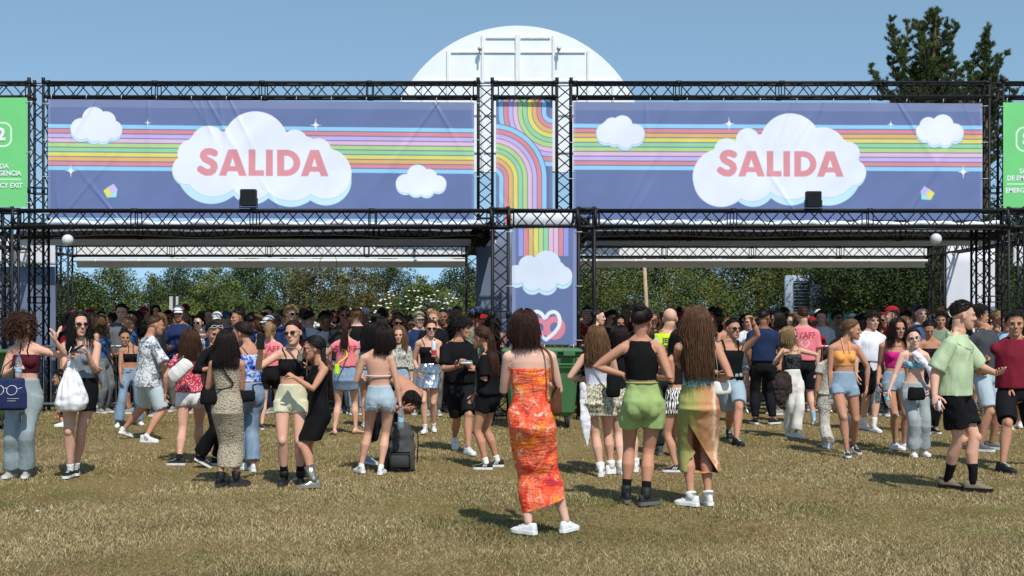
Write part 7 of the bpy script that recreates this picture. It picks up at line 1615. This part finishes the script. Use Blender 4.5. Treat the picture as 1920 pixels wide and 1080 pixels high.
def tree(px, S_, top, width, lb, pal, seed, bottom=600, n=5200, size=.052, name='bush_tree', open_=.0, spire=0):
    rng = np.random.default_rng(seed); base = W(px, 0, S_); base[2] = 0; H = ((HY-top)/S_+EYE)*1.05; R = width/S_/2; root = empty(name, base, lb, 'tree', 'trees behind the gate')
    mb = MB(); lim = []
    tube(mb, [(0, 0, 0), (.03*H, 0, H*.3), (-.02*H, .02*H, H*.6), (.02*H, 0, H*.86)], [.035*H, .028*H, .016*H, .004*H], n=8)
    for i in range(12):
        a = i*2.4+rng.uniform(0, .6); z = H*rng.uniform(.12, .62); e = np.array([math.cos(a)*R*rng.uniform(.5, .95), math.sin(a)*R*rng.uniform(.5, .95), z+H*rng.uniform(.12, .32)]); m_ = np.array([e[0]*.45, e[1]*.45, z+H*.08]); tube(mb, [(0, 0, z), m_, e], [.013*H, .008*H, .003*H], n=5); lim.append(e); lim.append(m_+[0, 0, .1*H])
    link('trunk', mb.mesh('trunk', [M_BARK]), root)
    k = int(46+26*R); u = rng.random(k); z = H*(.10+.84*u); prof = np.sin(np.clip(u*.88+.10, 0, 1)*PI)**.6*(1-spire*u); a = rng.uniform(0, 2*PI, k); rr = R*prof*rng.uniform(.2, 1.0, k)**.6
    cen = np.stack([rr*np.cos(a), rr*np.sin(a), z], 1); cen = np.concatenate([cen, np.array(lim)]); rad = rng.uniform(.10, .24, len(cen))*min(H, 2.4*R)*(.75-.25*open_); 
    tw = rng.random(int(k*.45)); aw = rng.uniform(0, 2*PI, len(tw)); tip = np.stack([R*.75*np.cos(aw)*tw, R*.75*np.sin(aw)*tw, H*(.97-.30*tw**2)+rng.uniform(-.05, .13, len(tw))*H], 1); cen = np.concatenate([cen, tip]); rad = np.concatenate([rad, rng.uniform(.03, .075, len(tip))*H])
    leaves('crown', root, cen+base, rad, size, GREENS[pal], n, rng, base)
    return root
# left: bushes and small trees with sky above, from left to right
L_ = [(150, 44, 530, 120, 1, 'dark bush tree just right of the left rear column'), (215, 40, 505, 120, 0, 'loose topped tree left of the metal sign panel'), (285, 43, 532, 130, 0, 'low bush tree behind the printed shirt man'), (345, 38, 503, 140, 1, 'tall tree rising above the white sign panel'), (405, 42, 520, 130, 2, 'yellowish bush tree right of the white sign panel'),
      (470, 38, 494, 130, 1, 'tall dark tree behind the left passage middle'), (535, 36, 498, 130, 0, 'airy tree with sky between its branches'), (600, 40, 500, 150, 3, 'brownish round bush tree behind the cable loop'), (668, 38, 510, 140, 3, 'olive round bush tree in the middle of the left passage'), (727, 33, 488, 110, 1, 'dark tree left of the gap of sky'),
      (790, 42, 538, 140, 2, 'low bush dotted with white blossom under the gap of sky'), (860, 36, 500, 110, 1, 'dark tree right of the gap of sky'), (60, 40, 500, 150, 1, 'dark tree behind the left edge cloth'), (925, 40, 505, 130, 0, 'tree behind the middle columns')]
for i, (px, s_, tp, wd, pal, lb) in enumerate(L_): tree(px, s_, tp, wd, lb, pal, 100+i, n=17000 if pal != 0 else 11500, open_=.6 if pal == 0 else .2)
R_ = [(1090, 38, 440, 170, 0, 'green tree behind the right central column'), (1165, 36, 430, 190, 2, 'bright green tree left of the leaning pole'), (1250, 37, 425, 190, 0, 'green tree right of the leaning pole'), (1335, 36, 430, 190, 2, 'green tree behind the tattooed arm'), (1420, 37, 430, 170, 0, 'green tree left of the white truck'), (1490, 34, 440, 140, 2, 'tree behind the white truck')]
for i, (px, s_, tp, wd, pal, lb) in enumerate(R_): tree(px, s_, tp, wd, lb, pal, 200+i, n=23000, size=.06)
D_ = [(1600, 50, 420, 185, 1, 'dark leafy tree overhanging the white truck'), (1680, 50, 400, 240, 1, 'dark leafy tree behind the white tee'), (1800, 52, 400, 240, 1, 'dark leafy tree behind the white cloth'), (1905, 48, 380, 220, 1, 'dark leafy tree at the right edge')]
for i, (px, s_, tp, wd, pal, lb) in enumerate(D_): tree(px, s_, tp, wd, lb, pal, 300+i, n=23000, size=.056, name='leafy_tree')
# undergrowth that nobody could count
rng = np.random.default_rng(5); base = W(960, 0, 33); base[2] = 0
k = 560; cx_ = np.concatenate([rng.uniform(60, 1950, 420), rng.uniform(1480, 2050, 140)]); ss = rng.uniform(30, 46, k); cen = np.stack([(cx_-CX)/ss, F_PX/ss, np.where(cx_ > 1480, rng.uniform(.2, 5.0, k), np.where(cx_ > 1085, rng.uniform(.2, 3.6, k), rng.uniform(.2, 1.9, k)))], 1); cen[:, 1] += np.where(cx_ > 1085, cen[:, 2]*1.2, 0)
o = leaves('undergrowth', None, cen, rng.uniform(.5, 1.0, k), .06, ['#2c3519', '#465327', '#5e6832', '#6f6a3c'], 170000, rng, base); o.location = tuple(base); tag(o, 'tangled green undergrowth filling the bank behind the gate', 'undergrowth', kind='stuff')
k = 60; cx_ = rng.uniform(700, 860, k); ss = np.full(k, 47.); cen = np.stack([(cx_-CX)/ss, F_PX/ss, EYE+(HY-rng.uniform(545, 590, k))/ss], 1)
mb = MB(); b0_ = cen[0].copy(); [ellip(mb, c-b0_, (.06, .03, .03), n=6, k=4) for c in cen]; o = link('blossom', mb.mesh('blossom', [simple('white_blossom', (.75, .75, .68), .8)])); o.location = tuple(b0_); tag(o, 'white blossoms scattered over the low bush under the gap of sky', 'blossom', kind='stuff')
# pines above the right banner
def pine(px, S_, pts, lb, seed, H):
    rng = np.random.default_rng(seed); base = W(px, 0, S_); base[2] = 0; root = empty('pine_tree', base, lb, 'pine tree', 'pines above the right banner'); mb = MB(); cen = []; rad = []
    Z = lambda x, y, dy=0: np.array([(x-px)/S_, dy, EYE+(HY-y)/S_])
    def limb(P_, r0):
        P_ = [np.asarray(q, float) for q in P_]; tube(mb, P_, np.linspace(r0, r0*.3, len(P_)), n=6)
        L = sum(np.linalg.norm(P_[i+1]-P_[i]) for i in range(len(P_)-1)); m_ = max(3, int(L/.23))
        for t in np.linspace(.10, 1, m_):
            u = t*(len(P_)-1); i = min(int(u), len(P_)-2); q = P_[i]*(1-(u-i))+P_[i+1]*(u-i)
            for _ in range(3 if rng.random() < .5 else 2):
                w = rng.normal(0, 1, 3)*[1, 1, .5]; w /= np.linalg.norm(w); ln = rng.uniform(.12, .46)*(1.1-.6*t); e = q+w*ln+[0, 0, ln*.75]; tube(mb, [q, (q+e)/2+[0, 0, -.02], e], [.014, .010, .006], n=4)
                for s in np.linspace(.35, 1.05, 4): cen.append(q+(e-q)*s*1.05); rad.append(.105)
    limb([Z(*p_) for p_ in pts[0]], .16)
    for P_ in pts[1:]: limb([Z(*p_) for p_ in P_], .06)
    link('trunk', mb.mesh('trunk', [M_BARK]), root)
    cen = np.array(cen); rad = np.array(rad); n = len(cen)*44; idx = rng.integers(0, len(cen), n); d = rng.normal(0, 1, (n, 3))+[0, 0, .7]; d /= np.linalg.norm(d, axis=1)[:, None]
    c = cen[idx]+root_off*0+rng.normal(0, .025, (n, 3)); e = c+d*rng.uniform(.06, .13, n)[:, None]; t = np.cross(d, rng.normal(0, 1, (n, 3))); t /= np.linalg.norm(t, axis=1)[:, None]
    V = np.stack([c-t*.009, c+t*.009, e], 1); me = bpy.data.meshes.new('crown'); me.vertices.add(n*3); me.vertices.foreach_set('co', V.ravel()); me.loops.add(n*3); me.loops.foreach_set('vertex_index', np.arange(n*3)); me.polygons.add(n); me.polygons.foreach_set('loop_start', np.arange(n)*3); me.polygons.foreach_set('loop_total', np.full(n, 3)); me.update()
    cs = np.array([hx('2b3620'), hx('44532c'), hx('66723c')]); u = (rng.random(len(cen))[idx]*.6+rng.random(n)*.4)*2; i0 = np.minimum(u.astype(int), 1); f = (u-i0)[:, None]; rgba = np.ones((n, 3, 4)); rgba[:, :, :3] = (cs[i0]*(1-f)+cs[i0+1]*f)[:, None]; a_ = me.color_attributes.new('tint', 'FLOAT_COLOR', 'POINT'); a_.data.foreach_set('color', rgba.ravel()); me.materials.append(M_LEAF)
    link('crown', me, root)
root_off = 0
trunkx = 1745
B1 = [[(1745, 640), (1745, 300), (1742, 200), (1748, 130), (1753, 70), (1755, 22)]]
for a_, x1, y1, x2, y2, dy in [(230, 1700, 170, 1668, 110, .3), (200, 1690, 140, 1672, 70, -.4), (180, 1685, 110, 1672, 38, .2), (190, 1700, 120, 1712, 34, .5), (170, 1722, 110, 1710, 50, -.5), (150, 1735, 90, 1735, 40, .4), (150, 1730, 60, 1745, 30, -.2), (160, 1765, 90, 1780, 50, .3), (150, 1780, 80, 1790, 52, -.3), (190, 1770, 130, 1800, 120, .6), (210, 1780, 150, 1804, 128, -.5), (240, 1690, 190, 1650, 150, .5), (260, 1670, 190, 1632, 128, 0), (250, 1790, 200, 1815, 170, .4), (230, 1700, 200, 1680, 160, -.7), (220, 1750, 160, 1730, 130, .8), (210, 1740, 150, 1770, 120, -.8), (250, 1720, 180, 1700, 150, .9), (240, 1760, 180, 1785, 150, .9), (300, 1650, 240, 1600, 215, .5), (300, 1700, 250, 1650, 220, -.5), (290, 1800, 230, 1830, 200, 0), (350, 1700, 300, 1640, 270, .3), (350, 1800, 300, 1850, 270, .3),
                        (205, 1752, 150, 1755, 100, .5), (215, 1728, 165, 1722, 120, -.6), (225, 1715, 190, 1690, 175, .1), (235, 1765, 190, 1790, 165, -.1), (228, 1745, 195, 1745, 165, .7), (245, 1735, 205, 1712, 185, -.9), (245, 1755, 208, 1800, 185, .6)]:
    B1.append([(1745, a_), (x1, y1, dy*.6), (x2, y2, dy)])
_r = random.Random(4)
for i in range(26):
    a_ = 150+i*9; sd = -1 if i % 2 else 1; w_ = (28+.30*(a_-120))*_r.uniform(.6, 1.1); dy = _r.uniform(-1, 1)
    B1.append([(1745, a_), (1745+sd*w_*.6, a_-18, dy*.6), (1745+sd*w_, a_-_r.uniform(45, 70), dy)])
for i in range(14):
    a_ = 165+i*12; sd = -1 if i % 2 else 1; w_ = (14+.28*(a_-140))*_r.uniform(.6, 1.1)
    EXTRA = globals().setdefault('EX2', []); EXTRA.append([(1850, a_), (1850+sd*w_*.6, a_-14, .2), (1850+sd*w_, a_-_r.uniform(35, 55), _r.uniform(-.8, .8))])
pine(1745, 52, B1, 'tall ragged dark pine above the right banner', 31, 13)
B2 = [[(1848, 640), (1850, 300), (1848, 180), (1850, 110), (1852, 62)]]
for a_, x1, y1, x2, y2, dy in [(110, 1842, 95, 1838, 85, 0), (120, 1856, 105, 1860, 88, .2), (140, 1838, 120, 1830, 105, .3), (150, 1862, 135, 1868, 115, -.3), (170, 1830, 150, 1822, 118, .3), (175, 1868, 160, 1876, 132, .4), (200, 1825, 175, 1812, 140, -.4), (200, 1872, 180, 1882, 155, .2), (220, 1815, 190, 1800, 160, .6), (230, 1880, 205, 1893, 175, -.5), (260, 1810, 230, 1790, 200, 0), (260, 1890, 230, 1900, 200, 0), (190, 1845, 160, 1850, 140, .6), (190, 1852, 165, 1846, 135, -.6), (210, 1840, 180, 1835, 165, .7), (215, 1858, 190, 1862, 170, -.7)]:
    B2.append([(1850, a_), (x1, y1, dy*.6), (x2, y2, dy)])
B2 += EX2
pine(1850, 50, B2, 'smaller pointed pine right of the tall ragged one', 32, 11)

# leaning wooden pole, sign panel, truck, fence panels
a_ = W(1213, 590, 55); b_ = W(1207, 470, 55); base = a_.copy(); base[2] = 0; mb = MB(); tube(mb, [(.05, 0, 0), a_-base+(0, 0, 0), b_-base], [.075, .07, .055], n=8); o = link('utility_pole', mb.mesh('utility_pole', [simple('pale_wood', hx('b59a80'), .8, var=.15)])); o.location = tuple(base); tag(o, 'leaning bare wooden pole before the green bank', 'pole')
base = W(326, 0, 66); base[2] = 0; r = empty('metal_sign', base, 'pale metal panel on posts standing behind the crowd on the left', 'sign'); S_ = 66
mb = MB(); z0, z1 = EYE+(HY-592)/S_, EYE+(HY-556)/S_; bevbox(mb, (-.125, -.02, z0), (-.03, .02, z1), .004); bevbox(mb, (.06, -.02, z0), (.125, .02, z1), .004); link('panel', mb.mesh('panel', [simple('pale_metal', (.60, .60, .57), .5)], False), r)
mb = MB(); tube(mb, [(-.005, 0, 0), (-.005, 0, z1)], .025); tube(mb, [(.035, 0, 0), (.035, 0, z1)], .025); link('post', mb.mesh('post', [M_TR]), r)
# white truck seen end on, half hidden by the leaves
S_ = 48.0; base = W(1498, 0, S_); base[2] = 0; r = empty('truck', base, 'white truck half hidden by leaves behind the right passage', 'truck'); r.rotation_euler[2] = math.radians(-14); zt = EYE+(HY-516)/S_
TW = simple('truck_white', hx('a9b4c2'), .4, .4, var=.05); mb = MB(); bevbox(mb, (-.55, 0, .9), (1.9, 6, zt), .06); link('cargo_box', mb.mesh('cargo_box', [TW]), r)
mb = MB(); bevbox(mb, (-.50, -.02, .35), (1.85, 5.5, .88), .05); link('chassis', mb.mesh('chassis', [simple('truck_grey', hx('7f96ad'), .5)]), r)
mb = MB(); bevbox(mb, (-.20, -.05, 1.72), (.40, -.002, zt-.22), .02); link('grille', mb.mesh('grille', [simple('dark_grille', (.03, .035, .04), .5)]), r)
mb = MB(); [box(mb, (-.19, -.065, z_), (.39, -.052, z_+.02)) for z_ in np.linspace(1.78, zt-.3, 9)]; link('slats', mb.mesh('slats', [TW], False), r)
mb = MB(); tube(mb, [(-.3, .6, .38), (-.3, .9, .38)], .38, n=20); tube(mb, [(1.6, .6, .38), (1.6, .9, .38)], .38, n=20); link('wheel', mb.mesh('wheel', [MATS['rubber']]), r)
def fence(x0, x1, y0, S_, col, lb):
    base = W(x0, 0, S_); base[2] = 0; r = empty('fence_panel', base, lb, 'fence'); L = (x1-x0)/S_; z1 = EYE+(HY-y0)/S_; mb = MB(); n = int(L/.06); V = []; 
    for i in range(n+1):
        x_ = L*i/n; y_ = .012*(i % 2); V += [(x_, y_, .08), (x_, y_, z1), (x_, y_+.01, z1), (x_, y_+.01, .08)]
    F = []; 
    for i in range(n):
        for j in range(4): F.append((i*4+j, (i+1)*4+j, (i+1)*4+(j+1) % 4, i*4+(j+1) % 4))
    mb.add(V, F); link('sheet', mb.mesh('sheet', [simple('fence_'+col[1:], hx(col), .6)], False), r)
    mb = MB(); [tube(mb, [(x_, -.03, 0), (x_, -.03, z1+.04)], .03, n=6) for x_ in (0, L)]; link('post', mb.mesh('post', [M_STEEL]), r)
fence(1500, 1600, 588, 68, '#4f8478', 'teal fence panel behind the crowd right of the truck'); fence(1602, 1760, 590, 68, '#3d4668', 'dark blue fence panel behind the crowd at the right'); fence(640, 880, 597, 68, '#6a7378', 'low grey fence behind the left crowd')
# scraps on the grass
for (px, py, sz, lb, c_) in ((68, 963, .03, 'small white scrap of paper on the grass at the lower left', '#d8d8d2'), (1762, 936, .025, 'pale scrap on the grass near the black socks', '#c9c4b4'), (1210, 1040, .02, 'tiny crumpled wrapper on the grass at the bottom', '#b9b4a0')):
    s_ = (py-HY)/EYE; base = W(px, 0, s_); base[2] = 0; r = random.Random(px); V = [(r.uniform(-1, 1)*sz, r.uniform(-1, 1)*sz, r.uniform(.2, 1)*sz) for _ in range(7)]
    mb = MB(); mb.add(V, [(0, 1, 2), (2, 3, 4), (0, 4, 5), (5, 6, 1), (1, 3, 6), (2, 5, 6)]); o = link('paper_scrap', mb.mesh('paper_scrap', [simple('scrap'+c_[1:], hx(c_), .8)], False)); o.location = tuple(base); tag(o, lb, 'litter')
print('objects', len(bpy.data.objects), 'crowd', crowd_n)
